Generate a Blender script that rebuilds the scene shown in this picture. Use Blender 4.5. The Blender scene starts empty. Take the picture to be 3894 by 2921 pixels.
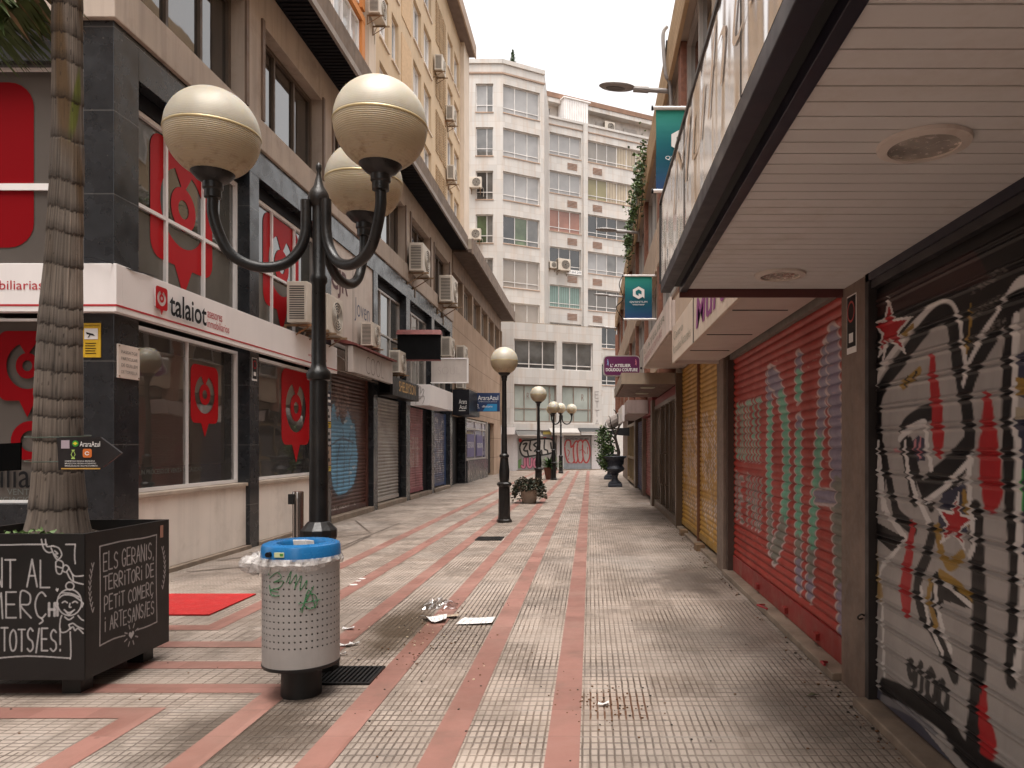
import bpy, bmesh, math, random
import numpy as np
from mathutils import Vector, Matrix

S = bpy.context.scene
COL = S.collection
R = math.radians
random.seed(7)

# ---------------------------------------------------------------- camera, world, sun, exposure
cam = bpy.data.cameras.new('camera')
cam.sensor_width = 36.0
cam.lens = 25.61
cam.shift_x = -0.0767
cam.shift_y = 0.0601
cam.clip_end = 600
camo = bpy.data.objects.new('camera', cam)
COL.objects.link(camo)
camo.location = (0, 0, 1.6)
camo.rotation_euler = (R(90), 0, 0)
S.camera = camo

SUN_EL, SUN_AZ = R(78), R(190)
w = bpy.data.worlds.new('World')
S.world = w
w.use_nodes = True
nt = w.node_tree
nt.nodes.clear()
sky = nt.nodes.new('ShaderNodeTexSky')
sky.sky_type = 'NISHITA'
sky.sun_disc = False
sky.sun_elevation = SUN_EL
sky.sun_rotation = SUN_AZ
sky.air_density = 1.0
sky.dust_density = 6.0
sky.ozone_density = 0.6
hs = nt.nodes.new('ShaderNodeHueSaturation')
hs.inputs['Saturation'].default_value = 0.12
tint = nt.nodes.new('ShaderNodeMix')
tint.data_type = 'RGBA'
tint.blend_type = 'MULTIPLY'
tint.inputs[0].default_value = 1.0
tint.inputs[7].default_value = (1.0, 0.965, 0.93, 1)
bg = nt.nodes.new('ShaderNodeBackground')
bg.inputs[1].default_value = 0.15
wo = nt.nodes.new('ShaderNodeOutputWorld')
nt.links.new(sky.outputs[0], hs.inputs['Color'])
nt.links.new(hs.outputs[0], tint.inputs[6])
nt.links.new(tint.outputs[2], bg.inputs[0])
nt.links.new(bg.outputs[0], wo.inputs[0])

sl = bpy.data.lights.new('sun', 'SUN')
sl.energy = 0.8
sl.angle = R(45)
sl.color = (1.0, 0.93, 0.84)
so = bpy.data.objects.new('sun', sl)
COL.objects.link(so)
d = Vector((math.sin(SUN_AZ) * math.cos(SUN_EL), math.cos(SUN_AZ) * math.cos(SUN_EL), math.sin(SUN_EL)))
so.rotation_euler = (-d).to_track_quat('-Z', 'Y').to_euler()
so.location = (0, 0, 60)

S.view_settings.view_transform = 'Standard'
S.view_settings.look = 'None'
S.view_settings.exposure = 1.56
S.view_settings.gamma = 1.0
S.cycles.use_denoising = True
S.cycles.max_bounces = 8
S.cycles.diffuse_bounces = 6
S.cycles.glossy_bounces = 4
S.cycles.transparent_max_bounces = 8
S.cycles.sample_clamp_indirect = 6

# ---------------------------------------------------------------- measuring: photo measurements on real planes
FV, CX, CY = 1573.5, 1275.5, 962.3     # focal length, street vanishing point, in pixels of the reference image
def on_x(vx, vy, X):                   # an image pixel placed on the plane x = X  -> (y, z)
    Y = X * FV / (vx - CX)
    return Y, 1.6 - (vy - CY) * Y / FV
def on_y(vx, vy, Y):                   # ... on the plane y = Y -> (x, z)
    return (vx - CX) * Y / FV, 1.6 - (vy - CY) * Y / FV
def on_g(vx, vy):                      # ... on the ground -> (x, y)
    Y = FV * 1.6 / (vy - CY)
    return (vx - CX) * Y / FV, Y

# ---------------------------------------------------------------- materials
def link(nt, a, b): nt.links.new(a, b)
MATS = {}
class NG:
    """tiny node-graph helper"""
    def __init__(s, name):
        s.m = bpy.data.materials.new(name); s.m.use_nodes = True
        s.nt = s.m.node_tree; s.nt.nodes.clear()
        s.out = s.nt.nodes.new('ShaderNodeOutputMaterial')
        s.bs = s.nt.nodes.new('ShaderNodeBsdfPrincipled')
        s.nt.links.new(s.bs.outputs[0], s.out.inputs[0])
    def n(s, t, **k):
        x = s.nt.nodes.new('ShaderNode' + t)
        for a, b in k.items(): setattr(x, a, b)
        return x
    def setin(s, sock, v):
        if hasattr(v, 'node'): s.nt.links.new(v, sock)
        else: sock.default_value = v
    def math(s, op, a, b=0.0, c=None, clamp=False):
        x = s.n('Math', operation=op, use_clamp=clamp)
        s.setin(x.inputs[0], a); s.setin(x.inputs[1], b)
        if c is not None: s.setin(x.inputs[2], c)
        return x.outputs[0]
    def pos(s): return s.n('NewGeometry').outputs['Position']
    def xyz(s, v=None):
        x = s.n('SeparateXYZ'); s.setin(x.inputs[0], v if v is not None else s.pos()); return x.outputs
    def comb(s, x, y, z):
        c = s.n('CombineXYZ')
        for i, v in enumerate((x, y, z)): s.setin(c.inputs[i], v)
        return c.outputs[0]
    def noise(s, scale, detail=4, vec=None, rough=0.55, stretch=None):
        v = vec if vec is not None else s.pos()
        if stretch:
            mp = s.n('Mapping'); mp.inputs['Scale'].default_value = stretch
            s.setin(mp.inputs[0], v); v = mp.outputs[0]
        x = s.n('TexNoise'); x.inputs['Scale'].default_value = scale
        x.inputs['Detail'].default_value = detail; x.inputs['Roughness'].default_value = rough
        s.setin(x.inputs['Vector'], v); return x.outputs[0]
    def ramp(s, v, lo, hi, a=0.0, b=1.0):
        x = s.n('MapRange'); x.clamp = True
        s.setin(x.inputs[0], v)
        for i, q in enumerate((lo, hi, a, b)): s.setin(x.inputs[1 + i], q)
        return x.outputs[0]
    def mix(s, f, a, b, mode='MIX'):
        x = s.n('Mix', data_type='RGBA', blend_type=mode)
        s.setin(x.inputs[0], f)
        for sock, v in ((x.inputs[6], a), (x.inputs[7], b)):
            if isinstance(v, tuple): v = (*v[:3], 1)
            s.setin(sock, v)
        return x.outputs[2]
    def bump(s, h, dist, strength=1.0, prev=None):
        x = s.n('Bump'); s.setin(x.inputs['Distance'], dist); s.setin(x.inputs['Strength'], strength)
        s.setin(x.inputs['Height'], h)
        if prev is not None: s.nt.links.new(prev, x.inputs['Normal'])
        return x.outputs[0]
    def fin(s, col=None, rough=None, metal=None, nor=None, spec=None, ior=None):
        if col is not None: s.setin(s.bs.inputs['Base Color'], (*col, 1) if isinstance(col, tuple) and len(col) == 3 else col)
        if rough is not None: s.setin(s.bs.inputs['Roughness'], rough)
        if metal is not None: s.setin(s.bs.inputs['Metallic'], metal)
        if nor is not None: s.nt.links.new(nor, s.bs.inputs['Normal'])
        if spec is not None: s.bs.inputs['Specular IOR Level'].default_value = spec
        if ior is not None: s.bs.inputs['IOR'].default_value = ior
        return s.m

def sc(c, k): return tuple(min(1, max(0, q * k)) for q in c)
def mat(name, c, rough=0.6, metal=0.0, var=0.18, vs=2.2, bump=0.0, bs=60, streak=0.0, dirt=None, dk=0.35, spec=0.4, speck=0.0):
    """solid surface: broad blotches, fine grain, rain streaks, optional dirt of its own shape"""
    if name in MATS: return MATS[name]
    g = NG(name)
    a = g.noise(vs, 5)
    col = g.mix(g.ramp(a, 0.3, 0.7), sc(c, 1 - var), sc(c, 1 + var))
    if streak:
        st = g.noise(3.0, 4, stretch=(2.2, 2.2, 0.12))
        col = g.mix(g.math('MULTIPLY', g.ramp(st, 0.5, 0.75), streak), col, sc(c, 0.45))
    if speck:
        sp = g.noise(160, 2)
        col = g.mix(g.math('MULTIPLY', g.ramp(sp, 0.6, 0.68), speck), col, sc(c, 2.5))
    if dirt:
        dn = g.noise(1.3, 8, rough=0.7)
        col = g.mix(g.math('MULTIPLY', g.ramp(dn, 0.52, 0.7), dk), col, dirt)
    rn = g.noise(vs * 4, 3)
    ro = g.ramp(rn, 0.3, 0.7, max(0.03, rough * 0.8), min(1, rough * 1.2))
    nor = None
    if bump: nor = g.bump(g.noise(bs, 4), bump)
    MATS[name] = g.fin(col, ro, metal, nor, spec)
    return MATS[name]

def plain(name, c, rough=0.5, metal=0.0, spec=0.4):
    if name in MATS: return MATS[name]
    g = NG(name); MATS[name] = g.fin(tuple(c), rough, metal, None, spec); return MATS[name]

def glass_clear(name, tint, refl=1.0, light_veil=0.34):
    g = NG(name)
    fr = g.n('Fresnel'); fr.inputs[0].default_value = 1.6
    f = g.math('MULTIPLY_ADD', fr.outputs[0], refl, 0.03, clamp=True)
    tr = g.n('BsdfTransparent'); tr.inputs[0].default_value = (*tint, 1)
    gl = g.n('BsdfGlossy'); gl.inputs['Roughness'].default_value = 0.015
    gl.inputs[0].default_value = (1, 1, 1, 1)
    wv = g.bump(g.noise(1.1, 2), 0.01, 0.35); g.nt.links.new(wv, gl.inputs['Normal'])
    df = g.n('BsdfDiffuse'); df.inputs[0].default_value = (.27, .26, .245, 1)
    md = g.n('MixShader'); g.setin(md.inputs[0], g.ramp(g.noise(.9, 4), .3, .7, light_veil * .7, light_veil * 1.3))  # grey veil mixed in to lighten the glass over the dim room
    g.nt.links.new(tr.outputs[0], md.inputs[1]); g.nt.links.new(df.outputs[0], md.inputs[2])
    mx = g.n('MixShader'); g.setin(mx.inputs[0], f)
    g.nt.links.new(md.outputs[0], mx.inputs[1]); g.nt.links.new(gl.outputs[0], mx.inputs[2])
    g.nt.links.new(mx.outputs[0], g.out.inputs[0]); MATS[name] = g.m
    return g.m
def pane(name, c, rough=0.04, ior=1.6, var=0.25, vert=0.0, horiz=0.0, fold=22.0, wob=0.3):
    """window glass with whatever hangs behind it (dark room, blind, curtain) as its base colour"""
    if name in MATS: return MATS[name]
    g = NG(name)
    tc = g.n('TexCoord').outputs['Object']
    col = g.mix(g.ramp(g.noise(0.8, 3), 0.35, 0.65), sc(c, 1 - var), sc(c, 1 + var))
    X = g.xyz(tc)
    if vert:
        s_ = g.math('SINE', g.math('MULTIPLY', g.math('ADD', X[0], X[1]), fold * 2))
        col = g.mix(g.ramp(s_, -1, 1, 0, vert), col, sc(c, 0.35))
    if horiz:
        s_ = g.math('SINE', g.math('MULTIPLY', X[2], 70.0))
        col = g.mix(g.ramp(s_, -1, 1, 0, horiz), col, sc(c, 0.4))
    nor = g.bump(g.noise(0.9, 2), 0.02, wob)
    MATS[name] = g.fin(col, rough, 0, nor, 0.5, ior); return MATS[name]

# ---------------------------------------------------------------- mesh builder
class Frame:
    """a facade: origin, direction along it, outward normal"""
    def __init__(s, o, u, n): s.o = Vector(o); s.u = Vector(u).normalized(); s.n = Vector(n).normalized()
    def p(s, u, d, z): return s.o + s.u * u + s.n * d + Vector((0, 0, z))
class MB:
    def __init__(s): s.v, s.f, s.m = [], [], []
    def face(s, pts, m=0):
        i = len(s.v); s.v += [tuple(p) for p in pts]; s.f.append(tuple(range(i, i + len(pts)))); s.m.append(m); return s
    def hexa(s, c, m=0):
        i = len(s.v); s.v += [tuple(p) for p in c]
        for q in ((0, 3, 2, 1), (4, 5, 6, 7), (0, 1, 5, 4), (1, 2, 6, 5), (2, 3, 7, 6), (3, 0, 4, 7)):
            s.f.append(tuple(i + k for k in q)); s.m.append(m)
        return s
    def box(s, x0, x1, y0, y1, z0, z1, m=0):
        return s.hexa([(x0, y0, z0), (x1, y0, z0), (x1, y1, z0), (x0, y1, z0), (x0, y0, z1), (x1, y0, z1), (x1, y1, z1), (x0, y1, z1)], m)
    def fbox(s, F, u0, u1, d0, d1, z0, z1, m=0):
        return s.hexa([F.p(u0, d1, z0), F.p(u1, d1, z0), F.p(u1, d0, z0), F.p(u0, d0, z0), F.p(u0, d1, z1), F.p(u1, d1, z1), F.p(u1, d0, z1), F.p(u0, d0, z1)], m)
    def tube(s, path, r, n=10, m=0, cap=True):
        P = [Vector(p) for p in path]; rs = r if isinstance(r, (list, tuple)) else [r] * len(P)
        base = len(s.v); up = None
        for k, p in enumerate(P):
            t = (P[min(k + 1, len(P) - 1)] - P[max(k - 1, 0)]).normalized()
            if up is None:
                up = t.orthogonal().normalized()
            up = (up - t * up.dot(t)).normalized(); sd = t.cross(up)
            for j in range(n):
                a = 2 * math.pi * j / n
                s.v.append(tuple(p + (up * math.cos(a) + sd * math.sin(a)) * rs[k]))
        for k in range(len(P) - 1):
            for j in range(n):
                a, b = base + k * n + j, base + k * n + (j + 1) % n
                s.f.append((a, b, b + n, a + n)); s.m.append(m)
        if cap:
            s.f.append(tuple(base + j for j in reversed(range(n)))); s.m.append(m)
            s.f.append(tuple(base + (len(P) - 1) * n + j for j in range(n))); s.m.append(m)
        return s
    def lathe(s, prof, c=(0, 0, 0), n=24, m=0, cap=True):
        base = len(s.v)
        for r, z in prof:
            for j in range(n):
                a = 2 * math.pi * j / n
                s.v.append((c[0] + r * math.cos(a), c[1] + r * math.sin(a), c[2] + z))
        for k in range(len(prof) - 1):
            for j in range(n):
                a, b = base + k * n + j, base + k * n + (j + 1) % n
                s.f.append((a, b, b + n, a + n)); s.m.append(m)
        if cap:
            s.f.append(tuple(base + j for j in reversed(range(n)))); s.m.append(m)
            s.f.append(tuple(base + (len(prof) - 1) * n + j for j in range(n))); s.m.append(m)
        return s
    def prism(s, pts, dvec, m=0):
        """closed outline pushed along dvec"""
        P = [Vector(p) for p in pts]; D = Vector(dvec); n = len(P); i = len(s.v)
        s.v += [tuple(p) for p in P] + [tuple(p + D) for p in P]
        s.f.append(tuple(i + k for k in reversed(range(n)))); s.m.append(m)
        s.f.append(tuple(i + n + k for k in range(n))); s.m.append(m)
        for k in range(n):
            q = (k + 1) % n
            s.f.append((i + k, i + q, i + n + q, i + n + k)); s.m.append(m)
        return s
    def wall(s, F, u0, u1, z0, z1, holes, depth, d=0.0, m=0, mr=None):
        """flat wall with rectangular openings and their reveals"""
        us = sorted({u0, u1, *[h[0] for h in holes], *[h[1] for h in holes]})
        zs = sorted({z0, z1, *[h[2] for h in holes], *[h[3] for h in holes]})
        for a, b in zip(us, us[1:]):
            for c, e in zip(zs, zs[1:]):
                um, zm = (a + b) / 2, (c + e) / 2
                if any(h[0] < um < h[1] and h[2] < zm < h[3] for h in holes): continue
                s.face([F.p(a, d, c), F.p(b, d, c), F.p(b, d, e), F.p(a, d, e)], m)
        mr = m if mr is None else mr
        for a, b, c, e in holes:
            q = d - depth
            s.face([F.p(a, d, c), F.p(a, d, e), F.p(a, q, e), F.p(a, q, c)], mr)
            s.face([F.p(b, d, e), F.p(b, d, c), F.p(b, q, c), F.p(b, q, e)], mr)
            s.face([F.p(a, d, e), F.p(b, d, e), F.p(b, q, e), F.p(a, q, e)], mr)
            s.face([F.p(b, d, c), F.p(a, d, c), F.p(a, q, c), F.p(b, q, c)], mr)
        return s
    def build(s, name, mats, parent=None, smooth=False, bevel=0.0, recalc=True):
        me = bpy.data.meshes.new(name)
        me.from_pydata(s.v, [], s.f)
        if not isinstance(mats, (list, tuple)): mats = [mats]
        for q in mats: me.materials.append(q)
        if any(s.m): me.polygons.foreach_set('material_index', s.m)
        if recalc:
            bm = bmesh.new(); bm.from_mesh(me)
            bmesh.ops.recalc_face_normals(bm, faces=bm.faces); bm.to_mesh(me); bm.free()
        if smooth:
            me.polygons.foreach_set('use_smooth', [True] * len(me.polygons))
            try: me.set_sharp_from_angle(angle=R(40))
            except Exception: pass
        o = bpy.data.objects.new(name, me); COL.objects.link(o)
        if bevel:
            b = o.modifiers.new('bevel', 'BEVEL'); b.width = bevel; b.segments = 2; b.limit_method = 'ANGLE'
        put(o, parent)
        return o
def put(o, parent):
    if parent is not None:
        o.parent = parent
        q = parent; T = Vector((0, 0, 0))
        while q is not None: T += q.location if q.type == 'EMPTY' else Vector((0, 0, 0)); q = q.parent
        if parent.type == 'EMPTY': o.matrix_parent_inverse = Matrix.Translation(-T)
def thing(name, label, cat, loc=(0, 0, 0), group=None):
    o = bpy.data.objects.new(name, None); COL.objects.link(o); o.location = loc
    o.empty_display_size = 0.1
    return tag(o, label, cat, group)
def tag(o, label, cat, group=None):
    o['label'] = label; o['category'] = cat
    if group: o['group'] = group
    return o
def struct(o): o['kind'] = 'structure'; return o
def dup(root, loc=None, rotz=None, label=None, group=None, scale=None):
    def cp(o, par):
        c = o.copy(); COL.objects.link(c)
        if par is not None:
            c.parent = par; c.matrix_parent_inverse = o.matrix_parent_inverse.copy()
        for k in [x for x in o.children]: cp(k, c)
        return c
    r = cp(root, None)
    if loc is not None: r.location = loc
    if rotz is not None: r.rotation_euler = (0, 0, rotz)
    if scale is not None: r.scale = scale
    if label: r['label'] = label
    if group: r['group'] = group
    return r

def mesh_from_curve(cu):
    o = bpy.data.objects.new('tmp', cu); COL.objects.link(o)
    dg = bpy.context.evaluated_depsgraph_get(); dg.update()
    me = bpy.data.meshes.new_from_object(o.evaluated_get(dg))
    bpy.data.objects.remove(o); bpy.data.curves.remove(cu)
    return me
def place_flat(me, name, m, origin, right, up, width, height, parent, lift=0.004, shear=0.0):
    """fit flat letters or an emblem to a width x height box lying on a surface"""
    n = len(me.vertices)
    if n == 0: return None
    co = np.empty(n * 3); me.vertices.foreach_get('co', co); co = co.reshape(-1, 3)
    lo, hi = co.min(0), co.max(0)
    sx = width / max(1e-6, hi[0] - lo[0]); sy = (height / max(1e-6, hi[1] - lo[1])) if height else sx
    x = (co[:, 0] - lo[0]) * sx; y = (co[:, 1] - lo[1]) * sy; z = co[:, 2]
    x = x + y * shear
    r, u = np.array(Vector(right).normalized()), np.array(Vector(up).normalized())
    nn = np.cross(r, u)
    P = np.array(origin)[None] + x[:, None] * r + y[:, None] * u + (z[:, None] + lift) * nn
    me.vertices.foreach_set('co', P.ravel()); me.update()
    me.materials.clear(); me.materials.append(m)
    o = bpy.data.objects.new(name, me); COL.objects.link(o); put(o, parent); return o
def text(s, m, origin, right, up, width, height, parent, name='lettering', lift=0.004, bold=0.0, ext=0.002, shear=0.0):
    cu = bpy.data.curves.new('t', 'FONT'); cu.body = s; cu.size = 1; cu.offset = bold; cu.extrude = 0.0; cu.resolution_u = 4
    me = mesh_from_curve(cu)
    return place_flat(me, name, m, origin, right, up, width, height, parent, lift, shear)
def emblem(loops, m, origin, right, up, width, height, parent, name='emblem', lift=0.004):
    cu = bpy.data.curves.new('e', 'CURVE'); cu.dimensions = '2D'; cu.fill_mode = 'BOTH'
    for L in loops:
        sp = cu.splines.new('POLY'); sp.points.add(len(L) - 1)
        for q, (x, y) in zip(sp.points, L): q.co = (x, y, 0, 1)
        sp.use_cyclic_u = True
    return place_flat(mesh_from_curve(cu), name, m, origin, right, up, width, height, parent, lift)
def arc(cx, cy, r, a0, a1, n=24): return [(cx + r * math.cos(R(a0 + (a1 - a0) * k / n)), cy + r * math.sin(R(a0 + (a1 - a0) * k / n))) for k in range(n + 1)]
def circ(cx, cy, r, n=32): return arc(cx, cy, r, 0, 360 * (n - 1) / n, n - 1)
def rrect(x0, y0, x1, y1, r, n=6):
    return arc(x1 - r, y1 - r, r, 0, 90, n) + arc(x0 + r, y1 - r, r, 90, 180, n) + arc(x0 + r, y0 + r, r, 180, 270, n) + arc(x1 - r, y0 + r, r, 270, 360, n)

# ---------------------------------------------------------------- hand painting on a fine grid (graffiti, chalk)
def cr(P, n=6, closed=False):
    P = [np.array(p, float) for p in P]; out = []; N = len(P)
    for i in range(N if closed else N - 1):
        if closed: a, b, c, e = P[i - 1], P[i], P[(i + 1) % N], P[(i + 2) % N]
        else: a, b, c, e = P[max(i - 1, 0)], P[i], P[i + 1], P[min(i + 2, N - 1)]
        for k in range(n):
            t = k / n
            out.append(0.5 * ((2 * b) + (-a + c) * t + (2 * a - 5 * b + 4 * c - e) * t * t + (-a + 3 * b - 3 * c + e) * t ** 3))
    if not closed: out.append(P[-1])
    return [tuple(q) for q in out]
class Paint:
    def __init__(s, u, v, base): s.u, s.v = u, v; s.c = np.tile(np.array(base, float), (u.size, 1)); s.rng = np.random.default_rng(3)
    def fill(s, poly, rgb, a=1.0):
        x, y = s.u, s.v; ins = np.zeros(x.size, bool); n = len(poly)
        for i in range(n):
            (x0, y0), (x1, y1) = poly[i], poly[(i + 1) % n]
            if y0 == y1: continue
            c = ((y0 > y) != (y1 > y)) & (x < (x1 - x0) * (y - y0) / (y1 - y0) + x0); ins ^= c
        s.c[ins] = s.c[ins] * (1 - a) + np.array(rgb) * a; return s
    def stroke(s, pts, w, rgb, a=1.0, soft=0.25, rough=0.0):
        d = np.full(s.u.size, 1e9); ws = None
        if isinstance(w, (list, tuple)): ws = np.interp(np.linspace(0, 1, len(pts)), np.linspace(0, 1, len(w)), w)
        for k in range(len(pts) - 1):
            (x0, y0), (x1, y1) = pts[k], pts[k + 1]
            dx, dy = x1 - x0, y1 - y0; L = dx * dx + dy * dy + 1e-12
            t = np.clip(((s.u - x0) * dx + (s.v - y0) * dy) / L, 0, 1)
            q = np.hypot(s.u - x0 - t * dx, s.v - y0 - t * dy)
            if ws is not None: q = q / ((ws[k] + (ws[k + 1] - ws[k]) * t) / 2)
            d = np.minimum(d, q)
        h = 1.0 if ws is not None else w / 2
        k = np.clip((h - d) / (h * soft) + 0.5, 0, 1) * a
        if rough: k *= np.clip(1 - rough * s.rng.random(s.u.size), 0, 1)
        s.c = s.c * (1 - k[:, None]) + np.array(rgb)[None] * k[:, None]; return s
def grid_mesh(name, F, u0, u1, z0, z1, nu, nz, dfun, paint, m, parent, base, inset=0.0):
    uu = np.linspace(u0, u1, nu + 1); zz = np.linspace(z0, z1, nz + 1)
    U, Z = np.meshgrid(uu, zz); U, Z = U.ravel(), Z.ravel()
    D = dfun(U, Z) + inset
    o, du, dn = np.array(F.o), np.array(F.u), np.array(F.n)
    P = o[None] + U[:, None] * du + D[:, None] * dn; P[:, 2] += Z
    i = np.arange((nu + 1) * nz).reshape(nz, nu + 1)[:, :-1].ravel()
    f = np.stack([i, i + 1, i + nu + 2, i + nu + 1], 1)
    me = bpy.data.meshes.new(name)
    me.vertices.add(len(P)); me.vertices.foreach_set('co', P.ravel())
    me.loops.add(f.size); me.loops.foreach_set('vertex_index', f.ravel().astype(np.int32))
    me.polygons.add(len(f)); me.polygons.foreach_set('loop_start', np.arange(0, f.size, 4, dtype=np.int32))
    me.polygons.foreach_set('use_smooth', np.ones(len(f), bool))
    me.update(calc_edges=True)
    p = Paint(U, Z, base)
    if paint: paint(p)
    ca = me.color_attributes.new('Col', 'FLOAT_COLOR', 'POINT')
    ca.data.foreach_set('color', np.c_[np.clip(p.c, 0, 1), np.ones(len(P))].ravel())
    me.materials.append(m)
    ob = bpy.data.objects.new(name, me); COL.objects.link(ob); put(ob, parent); return ob
def painted(name, rough=0.45, metal=0.0, dirt=0.35, bump=0.0, bs=90, spec=0.4):
    g = NG(name)
    at = g.n('Attribute', attribute_name='Col').outputs[0]
    n1 = g.noise(1.6, 7, rough=0.7); n2 = g.noise(3.0, 4, stretch=(2.5, 2.5, 0.15))
    col = g.mix(g.math('MULTIPLY', g.ramp(n1, 0.45, 0.72), dirt), at, (0.022, 0.018, 0.016))
    col = g.mix(g.math('MULTIPLY', g.ramp(n2, 0.5, 0.75), dirt * 0.7), col, (0.025, 0.020, 0.017))
    nor = g.bump(g.noise(bs, 3), bump) if bump else None
    MATS[name] = g.fin(col, g.ramp(n1, 0.3, 0.7, rough * 0.8, min(1, rough * 1.3)), metal, nor, spec); return MATS[name]

# single-line hand lettering, each glyph in a unit box
G = {'A': [[(0, 0), (.5, 1), (1, 0)], [(.2, .4), (.8, .4)]], 'B': [[(0, 0), (0, 1), (.7, .95), (.75, .6), (0, .52), (.9, .42), (.95, .1), (0, 0)]],
     'C': [[(.95, .85), (.6, 1), (.2, .85), (0, .5), (.2, .12), (.6, 0), (.95, .15)]], 'D': [[(0, 0), (0, 1), (.6, .9), (.95, .5), (.6, .1), (0, 0)]],
     'E': [[(.9, 1), (0, 1), (0, 0), (.9, 0)], [(0, .52), (.75, .52)]], 'G': [[(.95, .85), (.55, 1), (.1, .8), (0, .4), (.3, .02), (.8, .05), (.95, .42), (.55, .42)]],
     'H': [[(0, 0), (0, 1)], [(1, 0), (1, 1)], [(0, .5), (1, .5)]], 'I': [[(.5, 0), (.5, 1)]], 'i': [[(.5, 0), (.5, .7)], [(.5, .93), (.5, 1)]], 'J': [[(.8, 1), (.8, .2), (.5, 0), (.1, .15)]],
     'L': [[(0, 1), (0, 0), (.9, 0)]], 'M': [[(0, 0), (.1, 1), (.5, .35), (.9, 1), (1, 0)]], 'N': [[(0, 0), (0, 1), (1, 0), (1, 1)]],
     'O': [[(.5, 1), (.1, .8), (0, .45), (.2, .08), (.5, 0), (.85, .12), (1, .5), (.85, .88), (.5, 1)]], 'P': [[(0, 0), (0, 1), (.75, .95), (.9, .72), (.7, .5), (0, .45)]],
     'R': [[(0, 0), (0, 1), (.75, .95), (.9, .72), (.7, .52), (0, .48), (.95, 0)]], 'S': [[(.9, .88), (.5, 1), (.1, .8), (.25, .56), (.8, .42), (.9, .15), (.45, 0), (.05, .12)]],
     'T': [[(0, 1), (1, 1)], [(.5, 1), (.5, 0)]], 'U': [[(0, 1), (.05, .25), (.5, 0), (.95, .25), (1, 1)]], 'V': [[(0, 1), (.5, 0), (1, 1)]], '/': [[(.1, -.1), (.9, 1.05)]],
     '!': [[(.5, 1), (.5, .3)], [(.5, .06), (.5, 0)]], ',': [[(.5, .08), (.4, -.1)]], '.': [[(.5, .05), (.5, 0)]], '0': [[(.5, 1), (.1, .75), (.05, .3), (.45, 0), (.9, .25), (.95, .75), (.5, 1)]],
     '1': [[(.2, .8), (.5, 1), (.5, 0)]], '7': [[(0, 1), (1, 1), (.4, 0)], [(.3, .5), (.9, .5)]], '9': [[(.9, .75), (.5, 1), (.1, .75), (.4, .5), (.9, .7), (.8, .2), (.5, 0)]], 'Z': [[(0, 1), (1, 1), (0, 0), (1, 0)]],
     'Q': [[(.5, 1), (.1, .8), (0, .45), (.2, .08), (.5, 0), (.85, .12), (1, .5), (.85, .88), (.5, 1)], [(.6, .3), (1, -.05)]],
     'Ç': [[(.95, .85), (.6, 1), (.2, .85), (0, .5), (.2, .12), (.6, 0), (.95, .15)], [(.55, 0), (.7, -.12), (.4, -.22)]]}
WIDE = {'I': .45, 'i': .4, '!': .4, '/': .6, ',': .4, '.': .4, ' ': .5, 'M': 1.25, '1': .6}
def hand(s, u0, v0, width, h, slant=0.0, jit=0.02, smooth=True, seed=1):
    """polylines of a hand-lettered line fitted to width"""
    rng = random.Random(seed); tot = sum(WIDE.get(c, 1) + .32 for c in s) - .32; k = width / tot; x = u0; out = []
    for c in s:
        wd = WIDE.get(c, 1) * k; dy = rng.uniform(-jit, jit) * h; hh = h * (1 + rng.uniform(-jit, jit) * 2)
        for L in G.get(c, []):
            P = [(x + px * wd + py * slant * h, v0 + dy + py * hh) for px, py in L]
            out.append(cr(P, 4) if smooth and c in 'BCDGJOPRSUÇ09Q' else P)
        x += wd + .32 * k
    return out

# ---------------------------------------------------------------- palette
def marble_mat():
    g = NG('pale_marble'); P = g.xyz(); hz = g.math('ADD', P[0], P[1])
    c = g.comb(g.math('FLOOR', g.math('DIVIDE', hz, .62)), g.math('FLOOR', g.math('DIVIDE', P[2], .99)), 0.0)
    wn = g.n('TexWhiteNoise'); g.nt.links.new(c, wn.inputs[0])
    col = g.mix(wn.outputs[0], (.44, .420, .400), (.52, .498, .476))
    col = g.mix(g.math('MULTIPLY', g.ramp(g.noise(.9, 6, rough=.65), .48, .7), .4), col, (.58, .49, .42))
    st = g.noise(1.6, 5, stretch=(2.5, 2.5, .14)); col = g.mix(g.math('MULTIPLY', g.ramp(st, .5, .74), .5), col, (.42, .31, .235))
    for a, p in ((hz, .62), (P[2], .99)):
        f = g.math('ABSOLUTE', g.math('SUBTRACT', g.math('FRACT', g.math('DIVIDE', a, p)), .5)); col = g.mix(g.math('MULTIPLY', g.ramp(f, .478, .492), .4), col, (.36, .28, .22))
    return g.fin(col, .5, 0, None, .35)

granite = mat('black_granite', (0.030, 0.033, 0.038), 0.22, var=0.35, vs=9, speck=0.35, spec=0.5, dirt=(0.09, 0.085, 0.08), dk=0.25)
granite2 = mat('granite_polished_joint', (0.05, 0.052, 0.056), 0.3, var=0.2, vs=5, speck=0.3)
beige = mat('beige_render', (0.42, 0.345, 0.29), 0.8, var=0.12, vs=1.2, bump=0.004, bs=120, streak=0.45, dirt=(0.12, 0.085, 0.06), dk=0.35)
white_pt = mat('white_render', (0.74, 0.67, 0.61), 0.75, var=0.06, vs=1.5, streak=0.2, dirt=(0.3, 0.24, 0.19), dk=0.3, bump=0.002)
sign_white = mat('white_sign_sheet', (0.78, 0.74, 0.73), 0.35, var=0.04, vs=1, streak=0.08)
sign_grey = mat('faded_sign_sheet', (0.43, 0.38, 0.35), 0.5, var=0.06, vs=2, streak=0.25, dirt=(0.2, 0.16, 0.13), dk=0.2)
alu_white = mat('white_frame_metal', (0.76, 0.73, 0.72), 0.4, var=0.05)
alu = mat('aluminium_frame', (0.42, 0.38, 0.35), 0.35, 0.3, var=0.1)
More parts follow.
